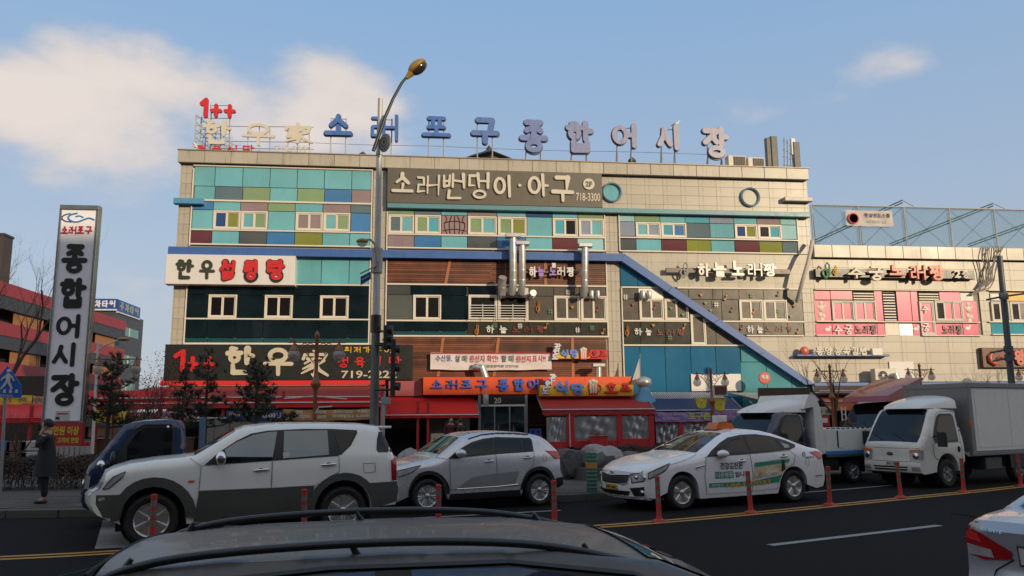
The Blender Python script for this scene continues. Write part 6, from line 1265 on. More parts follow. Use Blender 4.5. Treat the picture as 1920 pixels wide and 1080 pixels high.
class Car:
    """A body from a side outline, widths that vary along and up the car, and bowed ends.
    Local frame: x along the car (to the picture's right), -y towards the viewer, z up."""
    def __init__(s, root, outline, W, belt, roofz, tumble=.2, cap=(), endbow=(.12, .12), crown=.03, edge=.10, barrel=.04, flat=False, endlen=.9, taper=(.10, .08)):
        s.root, s.W, s.belt, s.roofz, s.tumble, s.crown, s.edge, s.barrel = root, W, belt, roofz, tumble, crown, edge, barrel
        s.top = cap; s.x0 = min(p[0] for p in outline); s.x1 = max(p[0] for p in outline); s.endbow = endbow; s.endlen = endlen; s.taper = taper; s.outline = outline
    def zt(s, x):      # height of the upper silhouette at x
        t = s.top
        if x <= t[0][0]: return t[0][1]
        for a, b in zip(t, t[1:]):
            if a[0] <= x <= b[0]: return a[1]+(b[1]-a[1])*(x-a[0])/max(1e-6, b[0]-a[0])
        return t[-1][1]
    def w(s, x, z):
        h = s.W
        k = (x-s.x0)/s.endlen
        if k < 1: h -= s.taper[0]*(1-max(0, k))**2
        k = (s.x1-x)/s.endlen
        if k < 1: h -= s.taper[1]*(1-max(0, k))**2
        if z < .62: h -= s.barrel*((.62-z)/.45)**2
        if z > s.belt: h -= .015+s.tumble*((z-s.belt)/max(.1, s.roofz-s.belt))**1.25
        elif z > s.belt-.18: h -= .015*((z-s.belt+.18)/.18)**2
        d = s.zt(x)-z
        if d < s.edge: q = 1-max(0, d)/s.edge; h -= s.edge*(1-math.sqrt(max(0, 1-q*q*.92)))
        return max(.02, h)
    def warp(s, x, y, z):
        q = min(1.0, abs(y)/s.W)**2.6
        k = max(0, 1-(x-s.x0)/s.endlen); x += s.endbow[0]*q*k*k
        k = max(0, 1-(s.x1-x)/s.endlen); x -= s.endbow[1]*q*k*k
        return (x, y, z)
    def side(s, x, z, sgn=-1, off=0.0): return s.warp(x, sgn*(s.w(x, z)+off), z)
    def body(s, mats, name='body', step=.08):
        mb = MB(); v, f = tess(s.outline, step)
        for sg in (-1, 1):
            mb.add([s.side(p.x, p.y, sg) for p in v], [tuple(t) if sg < 0 else tuple(t[::-1]) for t in f])
        ol = dense(s.outline, step); n = len(ol); nt = 14; vs = []
        for x, z in ol:
            w_ = s.w(x, z); up = 1 if z > .45 and abs(z-s.zt(x)) < .03 else 0
            for j in range(nt+1):
                t = -1+2*j/nt; vs.append(s.warp(x, t*w_, z+up*s.crown*(1-t*t)))
        mb.add(vs, [(i*(nt+1)+j, i*(nt+1)+j+1, ((i+1) % n)*(nt+1)+j+1, ((i+1) % n)*(nt+1)+j) for i in range(n) for j in range(nt)])
        return mb.build(name, mats, s.root, smooth=38, recalc=True, merge=.004)
    def patch(s, name, poly, m, off=.006, parent=None, step=.07, both=True, smooth=40, th=0.0, label=None):
        """a region of the side: a door skin, a window, a trim"""
        v, f = tess(poly, step); far = None
        if both:
            far = MB().add([s.side(p.x, p.y, 1, off) for p in v], [tuple(t[::-1]) for t in f]).build(name, m, FAR.get(parent.name, parent) if parent else s.root, smooth=smooth)
        o = MB().add([s.side(p.x, p.y, -1, off) for p in v], [tuple(t) for t in f]).build(name, m, parent or s.root, smooth=smooth, label=label)
        if far: FAR[o.name] = far
        return o
    def onlyside(s, name, poly, m, off=.006, parent=None, step=.07, sg=-1, label=None):
        v, f = tess(poly, step); mb = MB(); mb.add([s.side(p.x, p.y, sg, off) for p in v], [tuple(t) if sg < 0 else tuple(t[::-1]) for t in f]); return mb.build(name, m, parent or s.root, smooth=40, label=label)
    def line(s, pts, m, name='seam', w=.003, off=.004, parent=None, sg=-1, r=None):
        pts = dense(pts, .07, False); return MB().tube([s.side(x, z, sg, off-(r or w)*.6) for x, z in pts], r or w, 4).build(name, m, parent or s.root)
    def top_patch(s, name, xa, xb, m, ta=.86, tb=None, off=.008, parent=None, nx=10, nt=12, ca=None):
        """a region of the upper surface (windscreen, rear window, sunroof) between stations xa, xb"""
        vs = []; tb = ta if tb is None else tb
        for i in range(nx+1):
            x = xa+(xb-xa)*i/nx; z = s.zt(x); dz = s.zt(x+.01)-s.zt(x-.01); nrm = Vector((-dz, 0, .02)).normalized(); w_ = s.w(x, z); tt = ta+(tb-ta)*i/nx
            for j in range(nt+1):
                t = (-1+2*j/nt)*tt; p = Vector(s.warp(x, t*w_, z+s.crown*(1-t*t))); vs.append(p+nrm*off)
        return MB().add(vs, [(i*(nt+1)+j, (i+1)*(nt+1)+j, (i+1)*(nt+1)+j+1, i*(nt+1)+j+1) for i in range(nx) for j in range(nt)]).build(name, m, parent or s.root, smooth=60)
    def endpt(s, y, z, front=True, off=.0):
        """point of the front (x small) or rear end surface at lateral y and height z"""
        ol = s.outline; best = None
        for i in range(len(ol)):
            a, b = ol[i], ol[(i+1) % len(ol)]
            if (a[1]-z)*(b[1]-z) <= 0 and abs(a[1]-b[1]) > 1e-6:
                x = a[0]+(b[0]-a[0])*(z-a[1])/(b[1]-a[1]); best = x if best is None else (min(best, x) if front else max(best, x))
        if best is None: best = s.x0 if front else s.x1
        w_ = s.w(best, z); t = max(-1, min(1, y/w_)); p = s.warp(best, t*w_, z); return (p[0]+(-off if front else off), p[1], p[2])
    def end_patch(s, name, poly, m, front=True, off=.008, parent=None, step=.05, label=None):
        """poly in (y, z) on the front or rear end"""
        v, f = tess(poly, step); mb = MB(); mb.add([s.endpt(p.x, p.y, front, off) for p in v], [tuple(t) if not front else tuple(t[::-1]) for t in f]); return mb.build(name, m, parent or s.root, smooth=50, label=label)
TYRE = mat('tyre_rubber', (.014, .014, .014), .8, noise=.15, bump=.2, bscale=60); RIMM = mat('alloy_rim', (.50, .50, .49), .28, .75, noise=.05); RIMD = mat('dark_rim_gap', (.01, .01, .01), .6)
def wheel(root, x, y, r, rr, w=.2, spokes=5, style='single', m=None, out=-1):
    """tyre, rim with spokes; out = -1: outer face towards -y"""
    e = bpy.data.objects.new('wheel', None); COL.objects.link(e); e.parent = root; e.location = (x, y, r); o = out
    def L(prof, seg=36):
        mb = MB(); mb.lathe([(a, b) for a, b in prof], (0, 0, 0), seg, 'Y')
        if o > 0: mb.v = [(v[0], -v[1], v[2]) for v in mb.v]
        return mb
    h = w/2
    t = L([(rr, -h+.01), (rr, h-.02), (rr+.02, h), (r-.05, h+.012), (r-.015, h-.01), (r, h-.045), (r, -h+.045), (r-.015, -h+.01), (r-.05, -h-.01)]); t.build('tyre', TYRE, e, smooth=35)
    rm = L([(rr-.025, h-.03), (rr-.01, h-.01), (rr, h-.005), (rr+.004, h-.02), (rr, -h+.02), (rr-.02, -h+.02)]).build('rim', m or RIMM, e, smooth=35)
    L([(0.001, h-.085), (rr-.02, h-.085), (rr-.02, h-.1)]).build('brake_backing', RIMD, rm)
    sp = MB(); n_ = spokes
    for k in range(n_):
        a = 2*math.pi*k/n_+math.pi/2
        arms = ((a, .036),) if style == 'single' else ((a-.14, .018), (a+.14, .018)) if style == 'double' else ((a, .05),)
        for a_, hw in arms:
            c, s_ = math.cos(a_), math.sin(a_); c2, s2 = math.cos(a), math.sin(a)
            def pt(rad, lat, y_, cc=c, ss=s_): return (cc*rad-ss*lat, y_, ss*rad+cc*lat)
            y1 = -(h-.035); y2 = -(h-.015); r_in, r_out = .045, rr-.012; w0 = hw*.75; w1 = hw*(1.25 if style != 'blade' else 1.4)
            vv = [pt(r_in, -w0, y1), pt(r_in, w0, y1), pt(r_out, w1, y2), pt(r_out, -w1, y2), pt(r_in, -w0*.5, y1-.014), pt(r_in, w0*.5, y1-.014), pt(r_out, w1*.55, y2-.006), pt(r_out, -w1*.55, y2-.006),
                  pt(r_in, -w0, y1+.04), pt(r_in, w0, y1+.04), pt(r_out, w1, y2+.05), pt(r_out, -w1, y2+.05)]
            ff = [(4, 5, 6, 7), (0, 4, 7, 3), (1, 2, 6, 5), (3, 7, 6, 2), (0, 1, 5, 4), (0, 3, 11, 8), (1, 9, 10, 2)]
            if o > 0: vv = [(v[0], -v[1], v[2]) for v in vv]
            sp.add(vv, ff)
    sp.build('spoke_star', m or RIMM, rm); L([(0.001, h+.0), (.035, h-.002), (.055, h-.02), (.06, h-.05)], 18).build('hub_cap', m or RIMM, rm, smooth=40)
    return e
def paint(key, col, rough=.22, metal=0.0, coat=.6): return mat(key, col, rough, metal, noise=.06, nscale=1.6, coat=coat, spec=.5, dirt=.10)
CGL = mat('car_window_glass', (.006, .007, .008), .04, noise=0, spec=.42); CGL2 = mat('pale_car_window_glass', (.25, .28, .27), .06, noise=.30, nscale=.9, spec=.6); TRIM = mat('black_car_trim', (.012, .012, .012), .45); SEAM = mat('panel_gap', (.012, .012, .012), .8)
CHROME = mat('car_chrome', (.70, .70, .70), .12, .95, noise=0); LAMPG = mat('headlamp_glass', (.30, .31, .32), .06, noise=.3, nscale=9, spec=.9); TAIL = mat('red_tail_lamp', (.30, .008, .01), .12, noise=.2, nscale=6, spec=.8); TAILB = mat('bright_red_tail_lamp', (.55, .03, .03), .12, noise=.1, spec=.8); AMB = mat('amber_lamp', (.55, .14, .02), .15, noise=.1); PLATEY = mat('yellow_number_plate', (.50, .33, .03), .5); PLATEW = mat('white_number_plate', (.45, .45, .43), .5); UNDER = mat('underbody', (.008, .008, .008), .9)
def arch(cx, r, z0, a0=180, a1=0, n=12, cz=None):
    cz = r*.0+(cz if cz is not None else .35); pts = []
    for i in range(n+1): a = R(a0+(a1-a0)*i/n); pts.append((cx+r*math.cos(a), cz+r*math.sin(a)))
    return [p for p in pts if p[1] >= z0-.001]
def under(car, x0, x1, z0, z1, W): MB().box(x0, -W, z0, x1, W, z1).build('underbody', UNDER, car.root)
def wells(root, xs, r, W, cz=.35):
    for x in xs:
        for sg in (-1, 1):
            mb = MB(); mb.lathe([(0.001, 0), (r, 0), (r, -.3)], (x, sg*(W-.26), cz), 20, 'Y')
            if sg > 0: mb.v = [(v[0], 2*sg*(W-.26)-v[1], v[2]) for v in mb.v]
            mb.build('wheel_well', UNDER, root)
def handle(car, x, z, door, m, w=.11):
    p0 = Vector(car.side(x-w, z, -1, .006)); p1 = Vector(car.side(x+w, z+.012, -1, .006)); c = (p0+p1)/2
    MB().sphere((c.x, c.y+.012, c.z), .055, 12, 8, (1.25, .35, .8)).build('handle_cup', SEAM, door, smooth=60)
    MB().tube([p0, p0+Vector((.03, -.03, 0)), p1+Vector((-.03, -.03, 0)), p1], [.012, .018, .018, .012], 8).build('handle', m, door, smooth=60)
def mirror(car, x, z, m, sz=(.13, .09, .10), face=True):
    p = Vector(car.side(x, z, -1, 0)); mb = MB(); mb.sphere((p.x, p.y-.12, p.z+.02), 1, 16, 10, sz); o = mb.build('side_mirror', m, car.root, smooth=70)
    MB().tube([(p.x+.02, p.y+.03, p.z-.05), (p.x, p.y-.10, p.z-.03)], [.03, .02], 8).build('mirror_arm', TRIM, o, smooth=60)
    p2 = Vector(car.side(x, z, 1, 0)); MB().sphere((p2.x, p2.y+.12, p2.z+.02), 1, 14, 8, sz).build('side_mirror', m, car.root, smooth=70)
    MB().tube([(p2.x+.02, p2.y-.03, p2.z-.05), (p2.x, p2.y+.10, p2.z-.03)], [.03, .02], 8).build('mirror_arm', TRIM, car.root, smooth=60)
HD = lambda a: R(a)
def car_root(name, x, y, hd, label, cat, s=1.0, wx=0.0, W=.9):
    """x, y: ground point under the near front wheel, wx its station, W half width"""
    th = R(hd); ox = x-s*(wx*math.cos(th)+W*math.sin(th)); oy = y-s*(wx*math.sin(th)-W*math.cos(th))
    return empty(name, (ox, oy, 0), label, cat, None, th, s)
# ---------------------------------------------------------------- white off-roader (nearest)
def zmap(cx0, cy0, cx1, cy1, wb, r, wx, s0, s1):
    """crop pixels of a side view -> car coordinates; (cx0,cy0),(cx1,cy1) wheel centres, s0,s1 pixels per metre upwards at them"""
    def f(u, v): t = (u-cx0)/(cx1-cx0); return (wx+wb*(t if t < 1 else 1+(t-1)*1.22), r+((cy0+(cy1-cy0)*t)-v)/(s0+(s1-s0)*t))
    return f
def offroader():
    wx, wb, r, W = 1.0, 2.90, .385, .92
    root = car_root('off_roader', -4.0, 12.95, 15.5, 'large white off-roader with grey lower cladding, nearest car beyond the median', 'car', 1.0, wx, W)
    f = zmap(448, 655, 1568, 618, wb, r, wx, 400, 362); q = lambda l: [f(*p) for p in l]
    top = q([(163, 380), (200, 357), (300, 326), (450, 306), (560, 297), (655, 288), (780, 212), (905, 136), (960, 116), (1080, 104), (1300, 102), (1500, 108), (1680, 119), (1765, 132), (1800, 190), (1850, 290), (1868, 330)])
    front = q([(150, 640), (95, 610), (66, 560), (62, 505), (84, 482), (120, 470), (133, 440)])
    rear = q([(1878, 400), (1882, 455), (1892, 480), (1892, 560), (1868, 592), (1760, 600)])
    z0 = .30; az = r+.02
    out = front+top+rear+[(f(1740, 612)[0], z0+.05)]+arch(wx+wb, .47, z0+.04, 0, 180, cz=az)+[(wx+wb-.50, z0), (wx+.50, z0)]+arch(wx, .48, z0+.04, 0, 180, cz=az)+[(f(272, 650)[0], z0+.04)]
    c = Car(root, out, W, f(700, 330)[1], 1.76, .20, top, (.22, .10), .035, .11, .05, taper=(.16, .05)); WP = paint('pearl_white_paint', (.78, .79, .74))
    c.body(WP); under(c, .5, 4.4, .22, .55, .75); wells(root, (wx, wx+wb), .47, W, az)
    CL = mat('grey_cladding', (.062, .065, .058), .5, noise=.1); g_ = .03
    # cladding below the doors, flares and bumpers
    c.patch('rocker_cladding', [f(700, 488), f(1118, 480), f(1380, 470)]+[(wx+wb-.60, z0+.02), (wx+.60, z0+.02)], CL, .02, step=.09)
    for cx_, a0, a1, e_, nm in ((wx, 200, -20, .63, 'front'), (wx+wb, 200, -20, .60, 'rear')):
        inn = arch(cx_, .475, z0+.03, 180, 0, cz=az, n=14); outr = arch(cx_, e_+.01, z0+.03, 0, 180, cz=az-.02, n=14); c.patch('wheel_flare', inn+outr, CL, .045, step=.07)
    c.patch('front_bumper_trim', q([(80, 505), (300, 500), (290, 560), (270, 645), (150, 636), (100, 600), (78, 560)]), CL, .022); c.patch('rear_bumper', q([(1690, 462), (1882, 455), (1892, 500), (1885, 570), (1745, 606), (1728, 540)]), CL, .022)
    c.onlyside('bumper_corner', q([(66, 500), (92, 486), (95, 560), (150, 638), (110, 625), (74, 580)]), WP, .035, step=.05)
    c.onlyside('fog_lamp', q([(105, 525), (150, 515), (155, 530), (118, 543)]), LAMPG, .03, step=.05)
    # windows and doors
    c.patch('window_surround', q([(722, 336), (800, 262), (900, 195), (990, 152), (1090, 137), (1300, 132), (1500, 137), (1640, 148), (1642, 165), (1603, 240), (1548, 292), (1520, 298), (1120, 318)]), TRIM, .004, step=.08)
    d1 = c.patch('door', q([(708, 345), (1113, 322), (1112, 478), (703, 486)]), WP, .010, step=.09); d2 = c.patch('door', q([(1123, 321), (1528, 300), (1530, 392), (1470, 420), (1420, 455), (1392, 468), (1123, 478)]), WP, .010, step=.09)
    for ln in ([(704, 340), (699, 480), (702, 600)], [(1118, 318), (1117, 480), (1115, 608)], [(1532, 298), (1534, 392), (1470, 424), (1400, 470)], [(704, 340), (1118, 318), (1532, 298)], [(640, 292), (704, 338)]): c.line(q(ln), SEAM, 'seam', .003, .016)
    c.patch('window', q([(835, 246), (900, 204), (1000, 162), (1080, 148), (1146, 144), (1136, 210), (1120, 296), (852, 288)]), CGL2, .012, d1); c.patch('window', q([(1190, 142), (1462, 144), (1468, 290), (1184, 306)]), CGL2, .012, d2); c.patch('quarter_window', q([(1502, 148), (1636, 158), (1598, 232), (1545, 280), (1528, 235)]), CGL, .012)
    c.patch('lower_window_strip', q([(850, 292), (1118, 299), (1117, 312), (790, 326)]), CGL, .013, d1, both=False); 
    c.patch('door_pillar', q([(1152, 142), (1185, 141), (1160, 305), (1128, 308)]), TRIM, .014, both=False)
    c.patch('sticker', q([(1182, 272), (1222, 268), (1222, 300), (1184, 304)]), PLATEW, .016, d2, both=False, step=.03)
    handle(c, *f(1055, 373), d1, CHROME, .12); handle(c, *f(1467, 350), d2, CHROME, .12); mirror(c, *f(815, 302), CHROME, (.08, .07, .11))
    c.onlyside('side_indicator', q([(637, 424), (672, 424), (674, 435), (637, 437)]), AMB, .012, step=.04); c.line(q([(1670, 346), (1738, 346), (1742, 398), (1674, 402), (1670, 346)]), SEAM, 'fuel_flap', .003, .006)
    c.patch('rear_wrap_window', q([(1768, 158), (1788, 165), (1846, 284), (1760, 282), (1748, 268), (1752, 210)]), CGL, .008); c.onlyside('tail_lamp', q([(1840, 330), (1866, 318), (1877, 345), (1880, 448), (1846, 452)]), TAIL, .010, step=.05); c.end_patch('tail_lamp', [(-.9, 1.0), (-.76, 1.0), (-.76, .66), (-.9, .66)], TAIL, False, .012)
    c.onlyside('headlamp', q([(138, 468), (160, 430), (200, 392), (282, 362), (262, 398), (210, 438), (178, 462)]), LAMPG, .014, step=.05); c.line(q([(138, 468), (205, 396), (282, 362), (262, 398), (178, 464), (138, 468)]), SEAM, 'headlamp_edge', .008, .016)
    c.end_patch('headlamp', [(-.88, .98), (-.55, .96), (-.55, .78), (-.88, .76)], LAMPG); c.end_patch('headlamp', [(.88, .98), (.55, .96), (.55, .78), (.88, .76)], LAMPG); c.end_patch('grille', [(-.42, .97), (.42, .97), (.36, .74), (-.36, .74)], TRIM)
    xa, xb = f(665, 282)[0], f(900, 139)[0]; c.top_patch('windscreen', xa, xb, CGL, .90, .86); c.top_patch('rear_window', f(1790, 170)[0], f(1846, 284)[0], CGL, .8)
    sp = [c.side(*f(1755, 128), -1)]; p = Vector(c.side(*f(1765, 135), -1, -.25)); mb = MB(); mb.box(p.x-.02, -.62, p.z-.02, p.x+.24, .62, p.z+.02, .01); mb.build('roof_spoiler', WP, root)
    MB().tube([(p.x+.10, .2, p.z+.03), (p.x+.30, .2, p.z-.2)], [.03, .03], 6).build('rear_wiper', TRIM, root)
    for sg in (-1, 1):
        for k, x in enumerate((wx, wx+wb)): wheel(root, x, sg*(W-.13), r, .255, .24, 6, 'single', out=sg)
    MB().tube([(wx+.55, -W+.08, .40), (wx+wb-.6, -W+.08, .40)], .035, 6).build('side_step', mat('dull_metal', (.08, .08, .08), .5, .3), root)
    return root
offroader()
# ---------------------------------------------------------------- silver crossover
CRY = 16.35
def crossover():
    wx, wb, r, W = .88, 2.64, .345, .915
    root = car_root('crossover', .22, CRY, 20, 'silver crossover with red wrap-around tail lamp behind the white off-roader', 'car', .97, wx, W)
    f = zmap(285, 672, 1238, 638, wb, r, wx, 410, 384); q = lambda l: [f(*p) for p in l]
    top = [(.02, .86), (.22, .95), (.6, 1.02), (1.0, 1.08), (1.12, 1.12)]+q([(600, 190), (700, 161), (850, 151), (1000, 155), (1180, 168), (1275, 190), (1330, 225), (1400, 300), (1425, 325)])
    out = [(.12, .24), (0, .34), (-.03, .60), (0, .80)]+top+q([(1428, 400), (1432, 480), (1458, 535), (1458, 600), (1400, 625)])+arch(wx+wb, .42, .24, 0, 180, cz=r+.02)+[(wx+wb-.46, .25), (wx+.46, .25)]+arch(wx, .42, .24, 0, 180, cz=r+.02)
    c = Car(root, out, W, 1.06, 1.63, .22, top, (.28, .14), .03, .13, .05, taper=(.14, .08)); SP = paint('silver_paint', (.60, .61, .63), .26, .45)
    c.body(SP); under(c, .4, 4.0, .2, .5, .74); wells(root, (wx, wx+wb), .42, W, r+.02)
    c.patch('rocker_cladding', [(wx+.5, .36), (wx+wb-.5, .37), (wx+wb-.46, .23), (wx+.46, .23)], TRIM, .012)
    for cx_ in (wx, wx+wb): c.patch('wheel_flare', arch(cx_, .425, .23, 180, 0, cz=r+.02, n=14)+arch(cx_, .49, .23, 0, 180, cz=r+.02, n=14), TRIM, .014)
    c.patch('rear_bumper_trim', q([(1385, 545), (1455, 535), (1458, 600), (1400, 628), (1372, 610)]), TRIM, .014)
    c.patch('window_surround', q([(442, 371), (500, 322), (570, 278), (660, 232), (760, 205), (880, 192), (1180, 204), (1194, 222), (1192, 316), (850, 334), (600, 356)]), TRIM, .004)
    d1 = c.patch('door', q([(462, 385), (846, 345), (852, 470), (852, 600), (470, 625)]), SP, .008, step=.1); d2 = c.patch('door', q([(856, 344), (1184, 324), (1180, 380), (1165, 440), (1110, 500), (1080, 560), (1068, 590), (858, 600)]), SP, .008, step=.1)
    for ln in ([(456, 374), (462, 520), (468, 632)], [(850, 336), (855, 480), (857, 610)], [(1192, 316), (1188, 380), (1165, 450), (1100, 510)], [(456, 374), (850, 336), (1192, 318)], [(350, 352), (442, 371)], [(450, 628), (857, 606), (1060, 600)]): c.line(q(ln), SEAM, 'seam', .003, .010)
    c.patch('door_crease_shade', q([(525, 615), (570, 575), (640, 525), (760, 505), (850, 497), (1050, 480), (1040, 520), (1010, 582), (850, 600)]), mat('silver_shadow_panel', (.36, .365, .38), .3, .5), .0105, step=.09, both=False)  # shade of the door indent painted as a darker silver patch
    c.line(q([(520, 620), (700, 612), (850, 605), (1040, 590)]), CHROME, 'sill_trim', .01, .016)
    c.patch('window', q([(540, 345), (610, 288), (700, 240), (790, 214), (838, 208), (838, 333)]), CGL, .010, d1); c.patch('window', q([(862, 208), (1088, 212), (1098, 320), (858, 332)]), CGL, .010, d2); c.patch('quarter_window', q([(1108, 214), (1176, 218), (1176, 312), (1112, 318)]), CGL, .010)
    handle(c, *f(790, 395), d1, SP); handle(c, *f(1132, 370), d2, SP); mirror(c, *f(540, 330), SP, (.12, .09, .085))
    c.onlyside('tail_lamp', q([(1298, 314), (1415, 318), (1424, 345), (1424, 378), (1375, 380), (1340, 348)]), TAILB, .010, step=.05); c.line(q([(1298, 314), (1345, 350), (1378, 382), (1424, 380)]), TAIL, 'tail_lamp_edge', .012, .012)
    c.line([(f(1283, 373)[0]+.055*math.cos(a*.4), f(1283, 373)[1]+.07*math.sin(a*.4)) for a in range(17)], SEAM, 'fuel_flap', .003, .004)
    c.onlyside('headlamp', [(.10, .74), (.12, .86), (.35, .90), (.72, .96), (.55, .86), (.3, .77)], LAMPG, .012, step=.05); c.line([(.10, .74), (.12, .87), (.72, .97), (.5, .84), (.1, .74)], SEAM, 'headlamp_edge', .01, .014)
    c.end_patch('grille', [(-.45, .8), (.45, .8), (.4, .66), (-.4, .66)], TRIM); c.end_patch('lower_grille', [(-.5, .5), (.5, .5), (.45, .32), (-.45, .32)], TRIM); 
    for sg in (-1, 1): c.end_patch('headlamp', [(sg*.85, .87), (sg*.5, .84), (sg*.5, .74), (sg*.85, .74)], LAMPG)
    c.top_patch('windscreen', 1.2, f(590, 195)[0], CGL, .90, .84); c.top_patch('rear_window', f(1335, 232)[0], f(1395, 296)[0], CGL, .8)
    c.line(q([(640, 205), (760, 172), (900, 160), (1060, 165), (1180, 176)]), TRIM, 'roof_rail', .014, .012, r=.014)
    for sg in (-1, 1):
        for x in (wx, wx+wb): wheel(root, x, sg*(W-.12), r, .225, .23, 7, 'double', out=sg)
crossover()
# ---------------------------------------------------------------- white taxi
def taxi():
    wx, wb, r, W = .965, 2.795, .325, .915
    root = car_root('taxi', 5.33, 15.85, 18.5, 'white taxi saloon with an orange roof light and a green hospital advert on its doors', 'taxi', 1.07, wx, W)
    top = [(-.01, .70), (.10, .76), (.35, .84), (.8, .935), (1.3, 1.005), (1.42, 1.02), (1.75, 1.17), (2.1, 1.325), (2.35, 1.405), (2.65, 1.45), (2.95, 1.455), (3.25, 1.43), (3.6, 1.345), (4.0, 1.20), (4.35, 1.085), (4.62, 1.05), (4.78, 1.01)]
    out = [(.14, .20), (0, .26), (-.04, .42), (-.03, .58)]+top+[(4.83, .95), (4.80, .80), (4.86, .62), (4.86, .42), (4.78, .28), (4.5, .25)]+arch(wx+wb, .385, .25, 0, 180, cz=r+.01)+[(wx+wb-.42, .20), (wx+.42, .19)]+arch(wx, .385, .22, 0, 180, cz=r+.01)
    c = Car(root, out, W, .96, 1.455, .26, top, (.42, .22), .03, .13, .05, taper=(.16, .10), endlen=1.0); WP = paint('cool_white_paint', (.78, .79, .80))
    c.body(WP); under(c, .4, 4.3, .17, .45, .74); wells(root, (wx, wx+wb), .385, W, r+.01)
    c.patch('window_surround', [(1.55, .97), (1.72, 1.08), (2.0, 1.22), (2.25, 1.315), (2.6, 1.365), (3.0, 1.37), (3.35, 1.325), (3.7, 1.235), (3.92, 1.145), (3.90, 1.10), (3.72, 1.045), (3.0, 1.01), (2.3, .985)], TRIM, .004)
    c.line([(1.55, .97), (1.72, 1.085), (2.0, 1.225), (2.25, 1.32), (2.6, 1.37), (3.0, 1.375), (3.35, 1.33), (3.7, 1.24), (3.93, 1.145)], CHROME, 'window_chrome', .007, .010)
    d1 = c.patch('door', [(1.55, .95), (2.62, .985), (2.66, .6), (2.64, .27), (1.55, .27), (1.50, .6)], WP, .008, step=.1); d2 = c.patch('door', [(2.64, .985), (3.68, 1.02), (3.80, .95), (3.74, .78), (3.52, .70), (3.36, .55), (3.30, .30), (2.66, .28), (2.68, .6)], WP, .008, step=.1)
    for ln in ([(1.53, .96), (1.48, .6), (1.53, .25)], [(2.63, .99), (2.67, .6), (2.65, .25)], [(3.70, 1.03), (3.83, .95), (3.76, .76), (3.52, .68), (3.34, .5), (3.30, .28)], [(1.53, .965), (2.63, .99), (3.70, 1.03)], [(1.4, 1.02), (1.1, .93), (.55, .82), (.32, .76)]): c.line(ln, SEAM, 'seam', .003, .010)
    c.patch('window', [(1.86, 1.02), (2.0, 1.17), (2.25, 1.275), (2.57, 1.33), (2.60, 1.02)], CGL, .010, d1); c.patch('window', [(2.68, 1.02), (2.66, 1.335), (3.0, 1.335), (3.38, 1.285), (3.50, 1.06)], CGL, .010, d2); c.patch('quarter_window', [(3.55, 1.065), (3.45, 1.265), (3.7, 1.195), (3.85, 1.125), (3.70, 1.07)], CGL, .010)
    c.patch('window_sticker', [(3.60, 1.09), (3.55, 1.20), (3.72, 1.15), (3.74, 1.10)], mat('pale_green_sticker', (.30, .42, .38), .4), .013, both=False, step=.04)
    c.patch('wind_deflector', [(1.80, 1.10), (2.0, 1.22), (2.3, 1.315), (2.58, 1.35), (2.58, 1.31), (2.3, 1.27), (2.05, 1.16)], TRIM, .025, both=False)
    handle(c, 2.42, .86, d1, CHROME, .09); handle(c, 3.52, .92, d2, CHROME, .09); mirror(c, 1.88, 1.00, WP, (.13, .10, .075))
    # advert on the doors
    TG = mat('hospital_green', (.02, .26, .19), .4); PH = mat('photo_print', (.50, .42, .26), .5, noise=1.1, nscale=5)
    c.patch('advert_strip', [(1.58, .39), (2.64, .38), (3.34, .42), (3.42, .56), (2.66, .47), (1.58, .47)], TG, .013, both=False); c.patch('advert_photo', [(2.68, .50), (3.43, .58), (3.60, .78), (3.46, .88), (2.72, .82), (2.70, .66)], PH, .0125, both=False, step=.08)
    c.patch('advert_strip', [(2.74, .74), (3.62, .80), (3.66, .87), (2.76, .82)], TG, .015, both=False); c.patch('advert_photo', [(3.0, .60), (3.3, .62), (3.3, .68), (3.0, .66)], WHITE, .016, both=False); c.patch('advert_box', [(1.73, .55), (2.18, .55), (2.18, .68), (1.73, .68)], TG, .013, both=False)
    c.patch('advert_photo', [(3.40, .62), (3.52, .66), (3.50, .84), (3.44, .86)], TRIM, .017, both=False)
    def car_text(body, x0, x1, z0, z1, m, off=.016, sl=0.0):
        g = font_mb(body, z1-z0, .002, .02, x1-x0); mb = MB(); cx_, cz_ = (x0+x1)/2, (z0+z1)/2
        mb.add([c.side(cx_+v[0], cz_+v[2]+sl*v[0], -1, off+(.001 if v[1] < -.001 else 0)) for v in g.v], g.f); mb.build('lettering', m, root)
    car_text('건강검진은', 1.86, 2.42, .72, .85, INK); car_text('나은병원', 1.76, 2.15, .565, .665, WHITE, .017); car_text('입니다', 2.22, 2.58, .565, .665, INK); car_text('1661-0031', 2.0, 3.1, .385, .465, YEL, .017, .03); car_text('예약문의', 1.64, 1.92, .40, .45, WHITE, .017)
    for x, w_ in ((4.08, .04),): c.line([(x+w_*math.cos(a*.5), .95+w_*math.sin(a*.5)) for a in range(14)], mat('navy_print'), 'roundel', .008, .010)
    car_text('인천광역시', 4.10, 4.42, .865, .905, mat('navy_print'))
    # front end
    c.end_patch('grille', [(-.50, .66), (.50, .66), (.44, .50), (.34, .485), (-.34, .485), (-.44, .50)], TRIM, step=.05); 
    for k in range(3): MB().tube([c.endpt(y, .53+.045*k, True, .012) for y in (-.44, -.2, 0, .2, .44)], .004, 4).build('grille_bar', mat('dull_metal'), root)
    MB().tube([c.endpt(y, z, True, .014) for y, z in ((-.50, .665), (-.2, .655), (0, .64), (.2, .655), (.50, .665), (.44, .50), (.34, .48), (-.34, .48), (-.44, .50), (-.50, .665))], .009, 6).build('grille_chrome', CHROME, root)
    MB().sphere(c.endpt(0, .70, True, .01), .05, 12, 8, (.3, 1.3, .6)).build('badge', CHROME, root, smooth=60)
